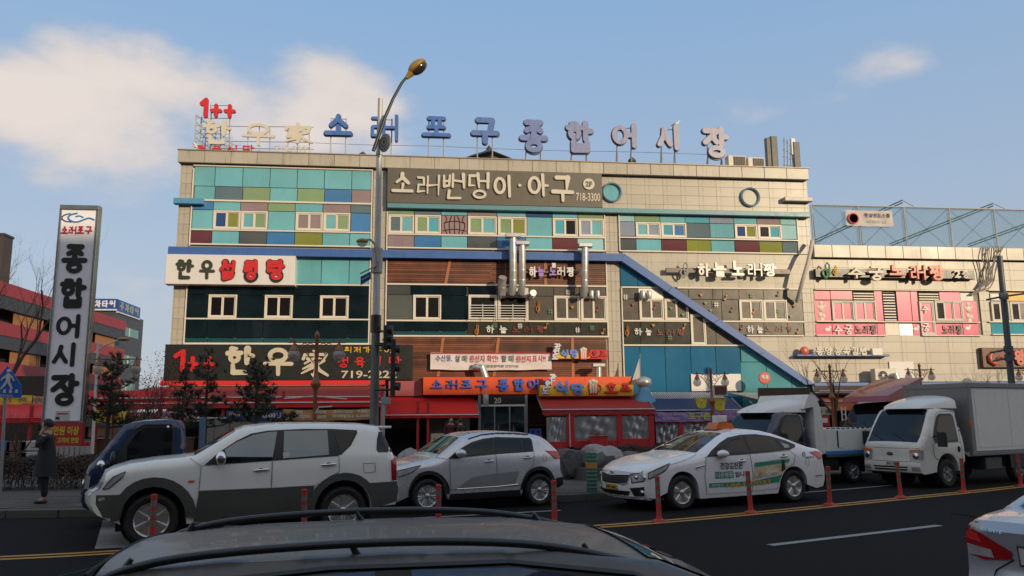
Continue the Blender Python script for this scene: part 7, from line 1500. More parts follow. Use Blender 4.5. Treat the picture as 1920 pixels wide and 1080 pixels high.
    for sg in (-1, 1):
        hl = c.end_patch('headlamp', [(sg*.52, .66), (sg*.86, .73), (sg*.88, .60), (sg*.56, .52)], LAMPG, off=.010); c.end_patch('lamp_surround', [(sg*.50, .68), (sg*.89, .75), (sg*.90, .58), (sg*.54, .50)], TRIM, off=.006, parent=hl)
        for yy in (.62, .76): p = c.endpt(sg*yy, .62, True, .012); MB().sphere(p, .05, 12, 8, (.4, 1, .8)).build('projector', CHROME, hl, smooth=60)
        c.end_patch('fog_recess', [(sg*.50, .42), (sg*.86, .46), (sg*.80, .28), (sg*.56, .27)], TRIM, off=.007); p = c.endpt(sg*.70, .35, True, .01); MB().sphere(p, .06, 12, 8, (.35, 1.3, .75)).build('fog_lamp', CHROME, root, smooth=60)
    c.onlyside('headlamp', [(.07, .60), (.10, .70), (.3, .76), (.66, .86), (.5, .75), (.25, .64)], LAMPG, .010, step=.05); c.line([(.05, .59), (.08, .70), (.3, .77), (.68, .87), (.5, .74), (.05, .59)], TRIM, 'headlamp_edge', .012, .012)
    c.onlyside('fender_vent', [(1.28, .74), (1.50, .79), (1.50, .82), (1.28, .78)], TRIM, .012, step=.04); c.line([(1.28, .74), (1.50, .79), (1.50, .82), (1.28, .78), (1.28, .74)], CHROME, 'vent_chrome', .006, .014)
    c.end_patch('lower_grille', [(-.50, .36), (.50, .36), (.42, .25), (-.42, .25)], TRIM); MB().tube([c.endpt(y, .225, True, .02) for y in (-.7, -.3, 0, .3, .7)], .012, 6).build('bumper_lip', WP, root)
    np_ = c.end_patch('number_plate', [(-.20, .47), (.20, .47), (.20, .375), (-.20, .375)], PLATEY, off=.022, step=.05); g = font_mb('33바 1084', .055, .002, .02, .33); mb = MB(); mb.add([c.endpt(-v[0], .42+v[2], True, .026) for v in g.v], g.f); mb.build('lettering', INK, np_)
    c.onlyside('tail_lamp', [(4.28, .99), (4.60, 1.01), (4.78, .97), (4.79, .84), (4.62, .83), (4.5, .90)], TAILB, .010, step=.05); c.end_patch('tail_lamp', [(-.88, .97), (-.55, .95), (-.55, .84), (-.88, .83)], TAILB, False); c.line([(4.45, .50), (4.75, .51)], TAIL, 'side_reflector', .012, .012)
    c.line([(4.17+.06*math.cos(a*.4), .80+.08*math.sin(a*.4)) for a in range(17)], SEAM, 'fuel_flap', .003, .004); c.line([(.10, .235), (.5, .21)], TRIM, 'lip_line', .01, .01)
    c.top_patch('windscreen', 1.46, 2.28, CGL, .92, .84); c.top_patch('rear_window', 3.5, 4.25, CGL, .82)
    for y in (-.25, .35): MB().tube([(1.50, y, 1.09), (1.75, y+.35, 1.21)], .012, 6).build('wiper', TRIM, root)
    z = 1.495; tl = empty('roof_light_unused', (0, 0, 0)) if False else None
    b_ = MB(); b_.prism([(2.42, z-.03), (2.92, z-.03), (2.87, z+.06), (2.80, z+.11), (2.52, z+.11), (2.46, z+.05)], -.17, .17); b_.build('roof_light', mat('orange_roof_light', (.58, .13, .02), .35), root, smooth=30); MB().box(2.56, -.10, z+.111, 2.80, .10, z+.26, .02).build('roof_light_sign', WHITE, root); MB().box(2.40, -.2, z-.05, 2.94, .2, z-.031).build('roof_light_base', TRIM, root)
    for sg in (-1, 1):
        for x in (wx, wx+wb): wheel(root, x, sg*(W-.12), r, .205, .21, 5, 'blade', out=sg)
taxi()
# ---------------------------------------------------------------- light trucks
def cab_body(root, W, PT, roof=1.93, glass=CGL, wx=.98, r=.33, name='cab', front_dark=None):
    top = [(.02, .98), (.06, 1.08), (.20, 1.22), (.42, 1.52), (.62, 1.80), (.74, roof-.03), (.95, roof), (1.35, roof+.02), (1.58, roof-.02), (1.64, roof-.10), (1.68, 1.3)]
    out = [(.10, .34), (.0, .38), (-.04, .50), (-.02, .62), (0, .68)]+top+[(1.70, .8), (1.68, .62)]+arch(wx, .44, .36, 0, 180, cz=r+.06)
    c = Car(root, out, W, 1.12, roof, .10, top, (.09, .02), .02, .07, .02, taper=(.08, .0), endlen=.7); c.body(PT, name)
    under(c, .2, 1.7, .3, .6, W-.15)
    c.patch('window_surround', [(.56, 1.08), (.52, 1.22), (.66, 1.50), (.82, 1.74), (.95, 1.80), (1.42, 1.80), (1.48, 1.72), (1.50, 1.10)], TRIM, .004)
    d = c.patch('door', [(.50, 1.05), (.48, .82), (.56, .75), (.80, .83), (1.1, .84), (1.38, .72), (1.55, .66), (1.56, 1.08)], PT, .008)
    for ln in ([(.50, 1.18), (.46, .95), (.47, .78), (.55, .72)], [(1.57, 1.75), (1.58, 1.1), (1.56, .66)], [(.5, 1.20), (.66, 1.54), (.84, 1.82), (1.0, 1.86), (1.48, 1.86), (1.57, 1.75)], [(.50, 1.065), (1.58, 1.08)]): c.line(ln, SEAM, 'seam', .003, .010)
    c.patch('window', [(.72, 1.13), (.70, 1.42), (.86, 1.68), (.98, 1.75), (1.40, 1.75), (1.44, 1.70), (1.45, 1.13)], glass, .010, d)
    p = Vector(c.side(1.45, .92, -1, .01)); MB().sphere((p.x, p.y, p.z), .06, 12, 8, (.7, .3, 1.3)).build('handle_cup', TRIM, d, smooth=60); MB().tube([(p.x, p.y-.02, p.z-.06), (p.x, p.y-.035, p.z), (p.x, p.y-.02, p.z+.06)], .013, 6).build('handle', TRIM, d)
    c.top_patch('windscreen', .08, .72, glass, .93, .90)
    for y in (-.35, .25): MB().tube([(.10, y, 1.16), (.25, y+.42, 1.34)], .010, 6).build('wiper', TRIM, root)
    return c
def truck_front(c, plate, PT, txt, W):
    root = c.root
    for sg in (-1, 1):
        hl = c.end_patch('headlamp', [(sg*.52, .92), (sg*.84, .94), (sg*.85, .68), (sg*.54, .66)], LAMPG, off=.012); p = c.endpt(sg*.68, .78, True, .012); MB().sphere(p, .085, 14, 8, (.35, 1, 1)).build('reflector', CHROME, hl, smooth=60); c.end_patch('indicator', [(sg*.54, .925), (sg*.84, .945), (sg*.84, .87), (sg*.54, .86)], AMB, off=.016)
        c.end_patch('fog_lamp', [(sg*.58, .52), (sg*.78, .52), (sg*.78, .42), (sg*.58, .42)], LAMPG, off=.012)
        c.onlyside('headlamp', [(.0, .70), (.0, .93), (.10, .92), (.08, .70)], LAMPG, .012, step=.04, sg=sg)
    c.end_patch('lower_grille', [(-.48, .52), (.48, .52), (.45, .42), (-.45, .42)], TRIM, off=.008); MB().tube([c.endpt(y, .47, True, .012) for y in (-.46, 0, .46)], .012, 5).build('grille_bar', PT, root); MB().sphere(c.endpt(0, .82, True, .01), .075, 14, 8, (.25, 1.2, .6)).build('badge', mat('dull_metal'), root, smooth=60)
    MB().tube([c.endpt(y, .635, True, .004) for y in (-.82, -.4, 0, .4, .82)], .006, 4).build('seam', SEAM, root); MB().tube([c.endpt(y, .96, True, .003) for y in (-.78, -.4, 0, .4, .78)], .005, 4).build('seam', SEAM, root)
    n = c.end_patch('number_plate', [(-.26, .63), (.10, .63), (.10, .545), (-.26, .545)], plate, off=.02); g = font_mb(txt, .055, .002, .02, .31); mb = MB(); mb.add([c.endpt(-.08-v[0], .588+v[2], True, .024) for v in g.v], g.f); mb.build('lettering', INK, n)
def deflector(root, W, z, PT, x0=.55, x1=1.62, h=.34):
    mb = MB(); vs = []; nx, ny = 12, 12
    for i in range(nx+1):
        t = i/nx; x = x0+(x1-x0)*t
        for j in range(ny+1):
            a = math.pi*j/ny; y = -math.cos(a)*(W-.06-.30*(1-t)**2); zz = z+(h*t**.55)*math.sin(a)**.42; vs.append((x+.0*a, y, zz))
    mb.add(vs, [(i*(ny+1)+j, i*(ny+1)+j+1, (i+1)*(ny+1)+j+1, (i+1)*(ny+1)+j) for i in range(nx) for j in range(ny)]+[tuple(range(nx*(ny+1), (nx+1)*(ny+1)))]); return mb.build('roof_deflector', PT, root, smooth=50)
def tmirror(c, W, m=TRIM):
    for sg in (-1, 1):
        p = Vector(c.side(.62, 1.30, sg, 0)); o = MB().box(p.x-.10, min(p.y+sg*.12, p.y+sg*.34), p.z-.30, p.x-.02, max(p.y+sg*.12, p.y+sg*.34), p.z+.05, .02).build('side_mirror', m, c.root); MB().tube([(p.x, p.y, p.z-.05), (p.x-.06, p.y+sg*.2, p.z-.05)], .014, 6).build('mirror_arm', m, o)
def lorry():
    W = .87; root = car_root('box_lorry', 13.55, 19.3, 21, 'white box lorry with a grey cargo body and amber indicators at the right', 'truck', 1.04, .98, W); WP = paint('truck_white_paint', (.66, .66, .60), .3, coat=.3)
    c = cab_body(root, W, WP); truck_front(c, PLATEW, WP, '80누 9872', W); deflector(root, W, 1.93, WP); tmirror(c, W)
    c.patch('front_panel', [(.03, .67), (.03, .7), (.08, .7), (.08, .67)], WP, .004, step=.03); c.line([(.55, .70), (.62, .70)], AMB, 'side_indicator', .02, .012)
    g = font_mb('PREMIUM', .03, .002, .01, .16); mb = MB(); mb.add([c.side(1.30+v[0], 1.035+v[2], -1, .014) for v in g.v], g.f) if False else None
    BX_ = mat('cargo_box_panel', (.72, .72, .67), .45, noise=.05, dirt=.12); FRM = mat('cargo_box_frame', (.20, .205, .20), .45, .3, noise=.1)
    bx0, bx1, bw, bz0, bz1 = 1.98, 6.5, .90, .82, 2.56
    MB().box(bx0+.02, -bw+.02, bz0+.02, bx1, bw-.02, bz1-.02).build('cargo_box', BX_, root)
    for q in ((bx0, -bw-.01, bz0, bx0+.16, -bw+.1, bz1), (bx0, bw-.1, bz0, bx0+.16, bw+.01, bz1), (bx0-.02, -bw-.02, bz1-.10, bx1, -bw+.08, bz1+.02), (bx0-.02, bw-.08, bz1-.1, bx1, bw+.02, bz1+.02), (bx0-.015, -bw+.08, bz1-.099, bx0+.1, bw-.08, bz1+.018), (bx0-.02, -bw-.015, bz0-.08, bx1, -bw+.08, bz0+.04)): MB().box(*q, .008).build('box_rail', FRM, root)
    MB().box(bx0+.004, -bw+.1, bz0, bx0+.018, bw-.1, bz1-.1).build('front_wall', FRM, root)
    for k in range(3): MB().box(bx0+.3+k*1.45, -bw+.012, bz0+.12, bx0+1.68+k*1.45, -bw+.019, bz1-.18).build('side_panel', BX_, root)
    MB().tube([(bx0-.03, -bw-.01, 1.45), (bx0-.03, -bw-.01, 1.62)], .03, 6).build('marker_lamp', AMB, root)
    MB().box(1.2, -.4, .38, 6.3, .4, .62).build('chassis', UNDER, root); MB().box(2.6, -.82, .36, 3.3, -.4, .68, .02).build('tank', mat('dull_metal'), root); MB().box(3.6, -.86, .38, 4.4, -.8, .72).build('side_guard', TRIM, root)
    wells(root, (.98,), .43, W, .39)
    for sg in (-1, 1):
        for x in (.98, 4.0): wheel(root, x, sg*(W-.12), .34, .19, .2, 6, 'single', mat('steel_wheel', (.16, .16, .16), .5, .4), out=sg)
lorry()
def flatbed():
    W = .84; g0 = (11.98, 21.05); root = car_root('flatbed_truck', g0[0], g0[1], 21, 'truck with navy cab, white roof deflector and white drop-side bed with a blue stripe', 'truck', 1.04, 3.25, W)
    NP = paint('navy_truck_paint', (.012, .022, .06), .25); WP = mat('bed_white_paint', (.70, .70, .66), .4, noise=.06, dirt=.18); BS = mat('blue_stripe_paint', (.03, .20, .50), .4)
    c = cab_body(root, W, NP, 1.88); deflector(root, W, 1.86, WP, .45, 1.66, .36); tmirror(c, W); truck_front(c, PLATEW, NP, '86가 3057', W)
    MB().prism([(1.50, 1.95), (1.72, 2.32), (1.95, 2.30), (2.12, 1.95), (2.16, 1.45), (1.86, 1.45), (1.86, 2.0)], -.86, .86).build('bed_headboard', WP, root)
    MB().prism([(1.86, .80), (2.16, .80), (2.16, 1.449), (1.86, 1.449)], -.86, .86).build('bed_headboard', WP, root)
    bx0, bx1 = 2.17, 4.9
    MB().box(bx0, -.9, .80, bx1, .9, .88).build('bed_floor', WP, root)
    for sg in (-1, 1): y0, y1 = sorted((sg*.86, sg*.90)); MB().box(bx0, y0, .881, bx1, y1, 1.42, .008).build('drop_side', WP, root)
    MB().box(bx1, -.9, .88, bx1+.04, .9, 1.42).build('tailgate', WP, root)
    MB().box(bx0, -.93, .77, bx1, -.901, .86).build('blue_stripe', BS, root); MB().box(bx0, -.935, .70, bx1, -.90, .765).build('side_rail', mat('dull_metal'), root)
    for x in (2.75, 3.85): MB().box(x-.14, -.915, .95, x-.11, -.9005, 1.38).build('latch_shadow', TRIM, root); MB().box(x-.10, -.92, .94, x+.03, -.9005, 1.38, .005).build('latch', WP, root)
    for k in range(14): MB().box(bx0+.1+k*.19, -.88, 1.4205, bx0+.22+k*.19, -.86, 1.45).build('rope_hook', TRIM, root)
    MB().box(1.4, -.35, .40, 4.8, .35, .70).build('chassis', UNDER, root); MB().box(2.2, -.8, .35, 2.75, -.45, .68, .02).build('tank', TRIM, root)
    wells(root, (.98,), .43, W, .39)
    for sg in (-1, 1):
        for x in (.98, 3.25): wheel(root, x, sg*(W-.10), .31, .20, .19, 6, 'single', out=sg)
        p = MB(); p.box(3.6, sg*.8-.05, .28, 3.66, sg*.8+.05, .62); p.build('mud_flap', TRIM, root)
flatbed()
def pickup_blue():
    W = .86; root = car_root('light_truck', -4.9, 15.2, 15, 'dark navy light truck half hidden behind the white off-roader', 'truck', 1.0, .98, W); NP = paint('deep_navy_paint', (.010, .025, .075), .2)
    c = cab_body(root, W, NP, 1.87, CGL); truck_front(c, PLATEW, NP, '87모 4521', W)
    MB().sphere((-.02+.35, -W-.22, 1.12), .075, 12, 8, (1, 1, 1.1)).build('side_mirror', CHROME, root, smooth=60); MB().tube([(.36, -W-.2, 1.1), (.5, -W+.05, 1.08)], .012, 5).build('mirror_arm', TRIM, root)
    p = Vector(c.side(.50, 1.2, -1, .02)); MB().sphere((p.x, p.y-.14, p.z+.0), .1, 12, 8, (.6, 1, 1.5)).build('side_mirror', TRIM, root, smooth=60)
    c.line([(.78, 1.70), (.95, 1.80), (1.42, 1.80)], TRIM, 'wind_deflector', .02, .02); MB().sphere(c.side(1.36, 1.755, -1, .03), .03, 8, 6).build('deflector_clip', CHROME, root)
    c.line([(1.12, .955), (1.42, .965)], CHROME, 'script_badge', .012, .012)
    BD = mat('blue_grey_bed_post', (.08, .13, .19), .4, noise=.08); MB().box(1.90, -.84, .75, 2.0, -.74, 1.92, .01).build('bed_post', BD, root); MB().box(1.90, .74, .75, 2.0, .84, 1.92, .01).build('bed_post', BD, root); MB().box(1.905, -.739, 1.2, 1.99, .739, 1.3).build('bed_rail', BD, root); MB().box(1.905, -.739, .75, 1.99, .739, 1.15).build('bed_headboard', BD, root)
    MB().box(2.0, -.86, .75, 4.8, .86, .83).build('bed_floor', BD, root)
    for sg in (-1, 1): MB().box(2.0, sg*.86-.02, .831, 4.8, sg*.86+.02, 1.12).build('drop_side', BD, root)
    MB().box(1.2, -.35, .35, 4.7, .35, .7).build('chassis', UNDER, root); wells(root, (.98,), .43, W, .39)
    for sg in (-1, 1):
        for x in (.98, 3.3): wheel(root, x, sg*(W-.12), .33, .19, .2, 6, 'single', mat('steel_wheel'), out=sg)
pickup_blue()
def parked_truck():
    W = .86; p = G(1700, 880, PZ); root = car_root('parked_truck', 15.9, 24.6, 19, 'parked dark truck with a tall dark red roof deflector behind the lorry', 'truck', 1.1, .98, W); NP = paint('black_truck_paint', (.01, .012, .012), .25)
    RD = paint('dark_red_paint', (.24, .012, .015), .3); c = cab_body(root, W, NP, 1.9); MB().prism([(.30, 1.93), (.42, 2.10), (.9, 2.30), (1.95, 2.66), (2.02, 2.60), (1.45, 2.22), (1.62, 1.95)], -.82, .82).build('roof_deflector', RD, root, smooth=30); tmirror(c, W); truck_front(c, PLATEW, NP, '91더 2240', W)
    MB().box(1.85, -.85, .8, 4.8, .85, 1.3).build('bed', NP, root); MB().box(1.2, -.35, .35, 4.7, .35, .75).build('chassis', UNDER, root)
    for sg in (-1, 1):
        for x in (.98, 3.3): wheel(root, x, sg*(W-.12), .33, .19, .2, 6, 'single', mat('steel_wheel'), out=sg)
    root.location.z = PZ
parked_truck()
# ---------------------------------------------------------------- dark car nearest the camera (only its roof shows)
def smooth3(p, k=2):
    for _ in range(k):
        q = [p[0]]
        for a, b in zip(p, p[1:]): q += [tuple(a[i]*.75+b[i]*.25 for i in range(3)), tuple(a[i]*.25+b[i]*.75 for i in range(3))]
        p = q+[p[-1]]
    return p
def dark_car():
    W = .80; root = empty('dark_hatchback', (0, 0, 0), 'dark blue-black hatchback at the very front, only its railed roof and upper windows in view', 'car')
    L_ = 3.9; PT = mat('dusty_dark_blue_paint', (.085, .080, .074), .42, .25, noise=.3, nscale=3.5, coat=.12)
    K = lambda l, k=.948: [(.644-(.46-x)*.20 if x < .46 else x*1.4 if x < 2 else 2.8+(x-2)*.9, z*k) for x, z in l]
    top = K([(.02, 1.10), (.10, 1.22), (.22, 1.345), (.42, 1.395), (.8, 1.425), (1.3, 1.435), (1.75, 1.42), (2.1, 1.36), (2.4, 1.25), (2.75, 1.08), (2.95, .98), (3.4, .88), (3.75, .76), (3.85, .66)])
    out = [(.62, .26), (.56, .32), (.53, .6), (.54, .92)]+top+[(4.50, .5), (4.46, .3), (4.3, .24)]+arch(3.7, .36, .25, 0, 180, cz=.31)+[(3.2, .2), (1.6, .2)]+arch(1.15, .36, .25, 0, 180, cz=.31)
    c = Car(root, out, W, .90, 1.36, .16, top, (.14, .3), .022, .06, .04, taper=(.06, .12), endlen=.8); c.body(PT, step=.06)
    under(c, .3, 4.3, .17, .4, .64); wells(root, (1.15, 3.7), .36, W, .31)
    c.patch('window_surround', K([(.32, 1.02), (.50, 1.22), (.72, 1.315), (1.1, 1.40), (1.6, 1.395), (1.95, 1.33), (2.25, 1.17), (2.5, 1.0), (2.0, .96), (1.0, .96)]), TRIM, .006, step=.06)
    BG_ = mat('blue_reflecting_car_glass', (.008, .022, .055), .04, noise=0, spec=.9)
    for nm, q in (('window', [(.62, 1.0), (.60, 1.20), (.78, 1.34), (1.05, 1.38), (1.22, 1.385), (1.25, .99)]), ('window', [(1.34, .99), (1.32, 1.385), (1.62, 1.378), (1.9, 1.31), (2.15, 1.15), (2.35, 1.02), (1.9, .985)])): c.patch(nm, K(q), BG_, .013, step=.06)
    c.line(K([(.3, 1.10), (.48, 1.255), (.72, 1.36), (1.1, 1.395), (1.6, 1.393), (1.96, 1.33), (2.3, 1.18)]), TRIM, 'roof_drip', .014, .012, r=.015); c.line(K([(.3, 1.10), (.48, 1.255), (.72, 1.36), (1.1, 1.395), (1.6, 1.393), (1.96, 1.33), (2.3, 1.18)]), TRIM, 'roof_drip', .014, .012, r=.015, sg=1)
    # gap between roof and tailgate
    MB().tube([(.635, t*c.w(.635, c.zt(.635)), c.zt(.635)+c.crown*(1-t*t)) for t in [i/10-1 for i in range(21)]], .008, 5).build('tailgate_gap', SEAM, root); c.line([(.635, 1.25), (.64, 1.2), (.65, 1.10), (.66, .95)], SEAM, 'tailgate_gap', .007, .008)
    c.top_patch('rear_window', .56, .61, CGL, .8); c.top_patch('windscreen', 2.85, 3.45, CGL, .88)
    for sg in (-1, 1):
        pts = K([(.40, 1.33), (.52, 1.40), (.70, 1.455), (1.1, 1.482), (1.45, 1.478), (1.74, 1.445), (1.98, 1.36)], .957)
        MB().tube(smooth3([(x, sg*.56, z-.012) for x, z in pts]), .017, 8).build('roof_rail', mat('satin_black', (.018, .02, .022), .3), root, smooth=60)
        for x in (.74, 1.66, 2.62): MB().tube([(x, sg*.535, c.zt(x)-.04), (x+(.05 if x < 1 else -.05), sg*.535, c.zt(x)+.045)], [.022, .010], 8).build('rail_foot', mat('satin_black'), root, smooth=60)
        for x in (1.15, 3.7): wheel(root, x, sg*(W-.1), .30, .19, .18, 5, 'single', out=sg)
        c.onlyside('tail_lamp', [(.57, .9), (.57, 1.03), (.66, 1.06), (.68, .92)], TAIL, .01, step=.05, sg=sg)
    t = R(3); q = G(690, 956, 1.41); root.rotation_euler = (0, 0, t); root.location = (q.x-(1.67*math.cos(t)-.555*math.sin(t)), q.y-(1.67*math.sin(t)+.555*math.cos(t)), 0)
    return root
dkc = dark_car()
# ---------------------------------------------------------------- silver saloon at the right edge, seen from behind
def saloon():
    W = .89; PT = paint('pale_silver_paint', (.38, .39, .42), .25, .4); root = empty('saloon', (0, 0, 0), 'pale silver saloon cut by the right corner of the view, its red tail lamp showing', 'car')
    top = [(.0, .98), (.06, 1.05), (.28, 1.08), (.62, 1.10), (1.0, 1.26), (1.4, 1.40), (1.8, 1.43), (2.3, 1.42), (2.8, 1.28), (3.3, 1.02), (3.9, .92), (4.4, .78), (4.52, .62)]
    out = [(.12, .24), (.0, .30), (-.04, .55), (.02, .66), (.03, .80)]+top+[(4.55, .4), (4.45, .25)]+arch(3.6, .37, .25, 0, 180, cz=.32)+[(3.2, .2), (1.35, .2)]+arch(.95, .37, .25, 0, 180, cz=.32)
    c = Car(root, out, W, .95, 1.43, .24, top, (.26, .3), .025, .10, .05, taper=(.10, .14), endlen=.9); c.body(PT, step=.06); under(c, .4, 4.2, .17, .4, .7); wells(root, (.95, 3.6), .37, W, .32)
    for sg in (-1, 1):
        c.onlyside('side_window', [(1.15, 1.0), (1.35, 1.22), (1.7, 1.32), (2.3, 1.32), (2.7, 1.2), (3.0, 1.0)], CGL, .008, sg=sg)
        tl = c.end_patch('tail_lamp', [(sg*.86, 1.0), (sg*.60, .965), (sg*.34, .86), (sg*.36, .80), (sg*.62, .76), (sg*.88, .80)], TAIL, True, .012); c.end_patch('reverse_lamp', [(sg*.78, .86), (sg*.52, .85), (sg*.50, .79), (sg*.78, .78)], LAMPG, True, .018, parent=tl)
        c.end_patch('lamp_highlight', [(sg*.84, .98), (sg*.64, .955), (sg*.60, .89), (sg*.84, .90)], TAILB, True, .016, parent=tl)
        c.onlyside('tail_lamp', [(.03, .80), (.03, 1.0), (.16, 1.02), (.34, .96), (.22, .86), (.1, .80)], TAIL, .012, step=.05, sg=sg)
        for x in (.95, 3.6): wheel(root, x, sg*(W-.12), .31, .2, .2, 5, 'single', out=sg)
    MB().tube([c.endpt(y, 1.035-.0*abs(y), True, .004) for y in (-.80, -.4, 0, .4, .80)], .004, 4).build('seam', SEAM, root); MB().tube([c.endpt(y, z, True, .004) for y, z in ((-.34, .80), (-.5, .70), (-.52, .64), (0, .62), (.52, .64), (.5, .70), (.34, .80))], .006, 4).build('boot_seam', SEAM, root)
    n = c.end_patch('number_plate', [(-.27, .90), (.27, .90), (.27, .78), (-.27, .78)], PLATEW, True, .02); g = font_mb('28거 7316', .075, .002, .02, .44); mb = MB(); mb.add([c.endpt(-v[0], .84+v[2], True, .024) for v in g.v], g.f); mb.build('lettering', INK, n)
    MB().tube([c.endpt(y, z, True, .018) for y, z in ((-.28, .91), (.28, .91), (.28, .77), (-.28, .77), (-.28, .91))], .008, 4).build('plate_frame', TRIM, root)
    g = font_mb('AVANTE', .022, .004, .0, .20); mb = MB(); mb.add([c.endpt(.50-v[0], .995+v[2], True, .010-v[1]) for v in g.v], g.f); mb.build('lettering', CHROME, root)
    c.top_patch('rear_window', .66, 1.38, mat('blue_reflecting_car_glass'), .86)
    t = R(20); q = G(1792, 1004, .92); root.rotation_euler = (0, 0, t); root.location = (q.x-(.06*math.cos(t)-.80*math.sin(t)), q.y-(.06*math.sin(t)+.80*math.cos(t)), 0)
    return root
sal = saloon()
# ================================================================ trees and shrubs
BARK = mat('grey_brown_bark', (.06, .045, .035), .9, noise=.3); TWIG = mat('bare_twig', (.075, .05, .04), .9, noise=.3); NEED = mat('pine_needles', (.028, .034, .016), .7, noise=.5, nscale=2.0); REDLEAF = mat('withered_red_leaves', (.16, .02, .02), .7, noise=.4); BROWNL = mat('dry_hedge_leaves', (.040, .024, .017), .8, noise=.6, nscale=1.5)
def grow(rn, mb, tips, p, d, L, r, depth, spread=.55, up=.12, seg=3):
    pts = [p]; rs = [r]
    for i in range(seg):
        d = (d+Vector((rn.gauss(0, .13), rn.gauss(0, .13), rn.gauss(0, .08)+up*.4))).normalized(); p = p+d*L/seg; pts.append(p); rs.append(r*(1-.35*(i+1)/seg))
    mb.tube(pts, rs, 6 if r > .02 else 4 if r > .008 else 3, False)
    if depth == 0: tips.append((p, d)); return
    for k in range(rn.choice((2, 3)) if depth > 1 else 3):
        a = rn.uniform(0, 6.28); q = d.orthogonal().normalized(); q = Matrix.Rotation(a, 3, d) @ q
        nd = (d+q*rn.uniform(spread*.6, spread*1.3)+Vector((0, 0, up))).normalized(); i = rn.randint(1, seg); grow(rn, mb, tips, pts[i], nd, L*rn.uniform(.6, .8), rs[i]*.62, depth-1, spread, up, seg)
def bare_tree(loc, H, seed, label, r=.06, leaves=None, depth=5, name='bare_tree', trunks=1, spread=.5, lean=(0, 0)):
    rn = random.Random(seed); e = empty(name, loc, label, 'tree'); tips = []
    tk = MB(); cr = MB(); base = Vector((0, 0, 0))
    for t in range(trunks):
        d = Vector((lean[0]+rn.uniform(-.25, .25)*(trunks > 1), lean[1], 1)).normalized(); h = H*.28; top_ = d*h; tk.tube([base, top_*.5, top_], [r, r*.85, r*.75], 8)
        for k in range(3):
            a = k*2.1+rn.uniform(0, 1); nd = (d+Vector((math.cos(a), math.sin(a), 0))*.5).normalized(); grow(rn, cr, tips, top_, nd, H*.27, r*.6, depth-1, spread, .16)
    tk.build('trunk', BARK, e, smooth=60); cr.build('crown', TWIG, e)
    if leaves:
        lf = MB()
        for p, d in tips:
            for _ in range(leaves):
                c = p+Vector((rn.gauss(0, .05), rn.gauss(0, .05), rn.gauss(0, .05))); a = Vector((rn.gauss(0, 1), rn.gauss(0, 1), rn.gauss(0, 1))).normalized()*.028; b = a.orthogonal().normalized()*.02; lf.add([c-a, c+b, c+a, c-b], [(0, 1, 2, 3)])
        lf.build('foliage', REDLEAF, e)
    return e
def pine(px, pytop, Y, label, seed, wpx, H0=None, n=13, base=.42):
    rn = random.Random(seed); t = P(px, pytop, Y); loc = (t.x, Y, PZ); H = t.z-PZ; Wd = wpx/2*Y/F_PX*1.05; e = empty('pine_tree', loc, label, 'tree', 'dark pines before the stalls')
    tk = MB(); bend = rn.uniform(-.15, .15); tr = [Vector((bend*math.sin(i/6*3), 0, H*.96*i/6)) for i in range(7)]; tk.tube(tr, [.09-.011*i for i in range(7)], 8); tk.build('trunk', BARK, e, smooth=60)
    br = MB(); nd = MB()
    for k in range(n):
        u = k/(n-1); z = H*(base+(1-base)*u*.97); a = k*2.4+rn.uniform(-.4, .4); L = Wd*(1-.80*u)*rn.uniform(.65, 1.1); p0 = Vector((bend*math.sin(z/H*3), 0, z)); d = Vector((math.cos(a), math.sin(a)*.8, .12)); p1 = p0+d*L*.6; p2 = p0+d*L+Vector((0, 0, .12)); br.tube([p0, p1, p2], [.03, .02, .008], 5, False)
        for j in range(int(5+27*(1-u))):
            w = rn.uniform(.25, 1.08); c = p0.lerp(p2, w)+Vector((rn.gauss(0, .11), rn.gauss(0, .11), rn.gauss(.05, .06)))
            for q in range(15):
                dd = Vector((rn.gauss(0, .8), rn.gauss(0, .8), rn.gauss(.45, .55))).normalized(); s_ = dd.orthogonal().normalized()*.014; nd.add([c-s_, c+s_, c+dd*rn.uniform(.09, .17)], [(0, 1, 2)])
    br.build('branch', BARK, e, kind='stuff'); nd.build('crown', NEED, e); return e
pine(216, 672, 25.2, 'pine tree behind the navy truck, just right of the sign tower', 3, 105, n=15); pine(392, 668, 24.2, 'loose pine tree before the price banner, thin at the top', 11, 90, n=11); pine(482, 683, 23.6, 'densest pine tree, before the long red awning between the truck and twin lamp', 5, 125, n=18, base=.46)
pine(352, 690, 27.0, 'small dim pine tree deeper behind the first ones, at the left of the black sign', 8, 60, n=9)
def gp(px, Y): v = P(px, 790, Y); return (v.x, Y, PZ)
bare_tree(gp(292, 27), 4.1, 21, 'bare tree with withered red leaves left of the black sign', .05, 2, 5, trunks=2); bare_tree(gp(252, 28.5), 3.7, 22, 'leafless bushy tree behind the first pine', .05, None, 5, trunks=2); bare_tree(gp(330, 26), 3.0, 23, 'low reddish bare tree before the long awning', .04, 1, 5)
bare_tree(gp(1567, 31), 5.6, 31, 'bare young tree with upright twigs by the orange awning', .07, None, 5, spread=.35); bare_tree(gp(1850, 33), 5.2, 35, 'bare tree behind the lorry box before the lobster sign', .06, None, 5, spread=.55)
bare_tree(gp(46, 26), 2.6, 41, 'small bare shrub tree behind the person', .04, None, 4, trunks=2); bare_tree(gp(-40, 27), 8.8, 43, 'tall bare tree reaching in from the left edge over the striped car park', .12, None, 6, spread=.6, lean=(.12, 0))
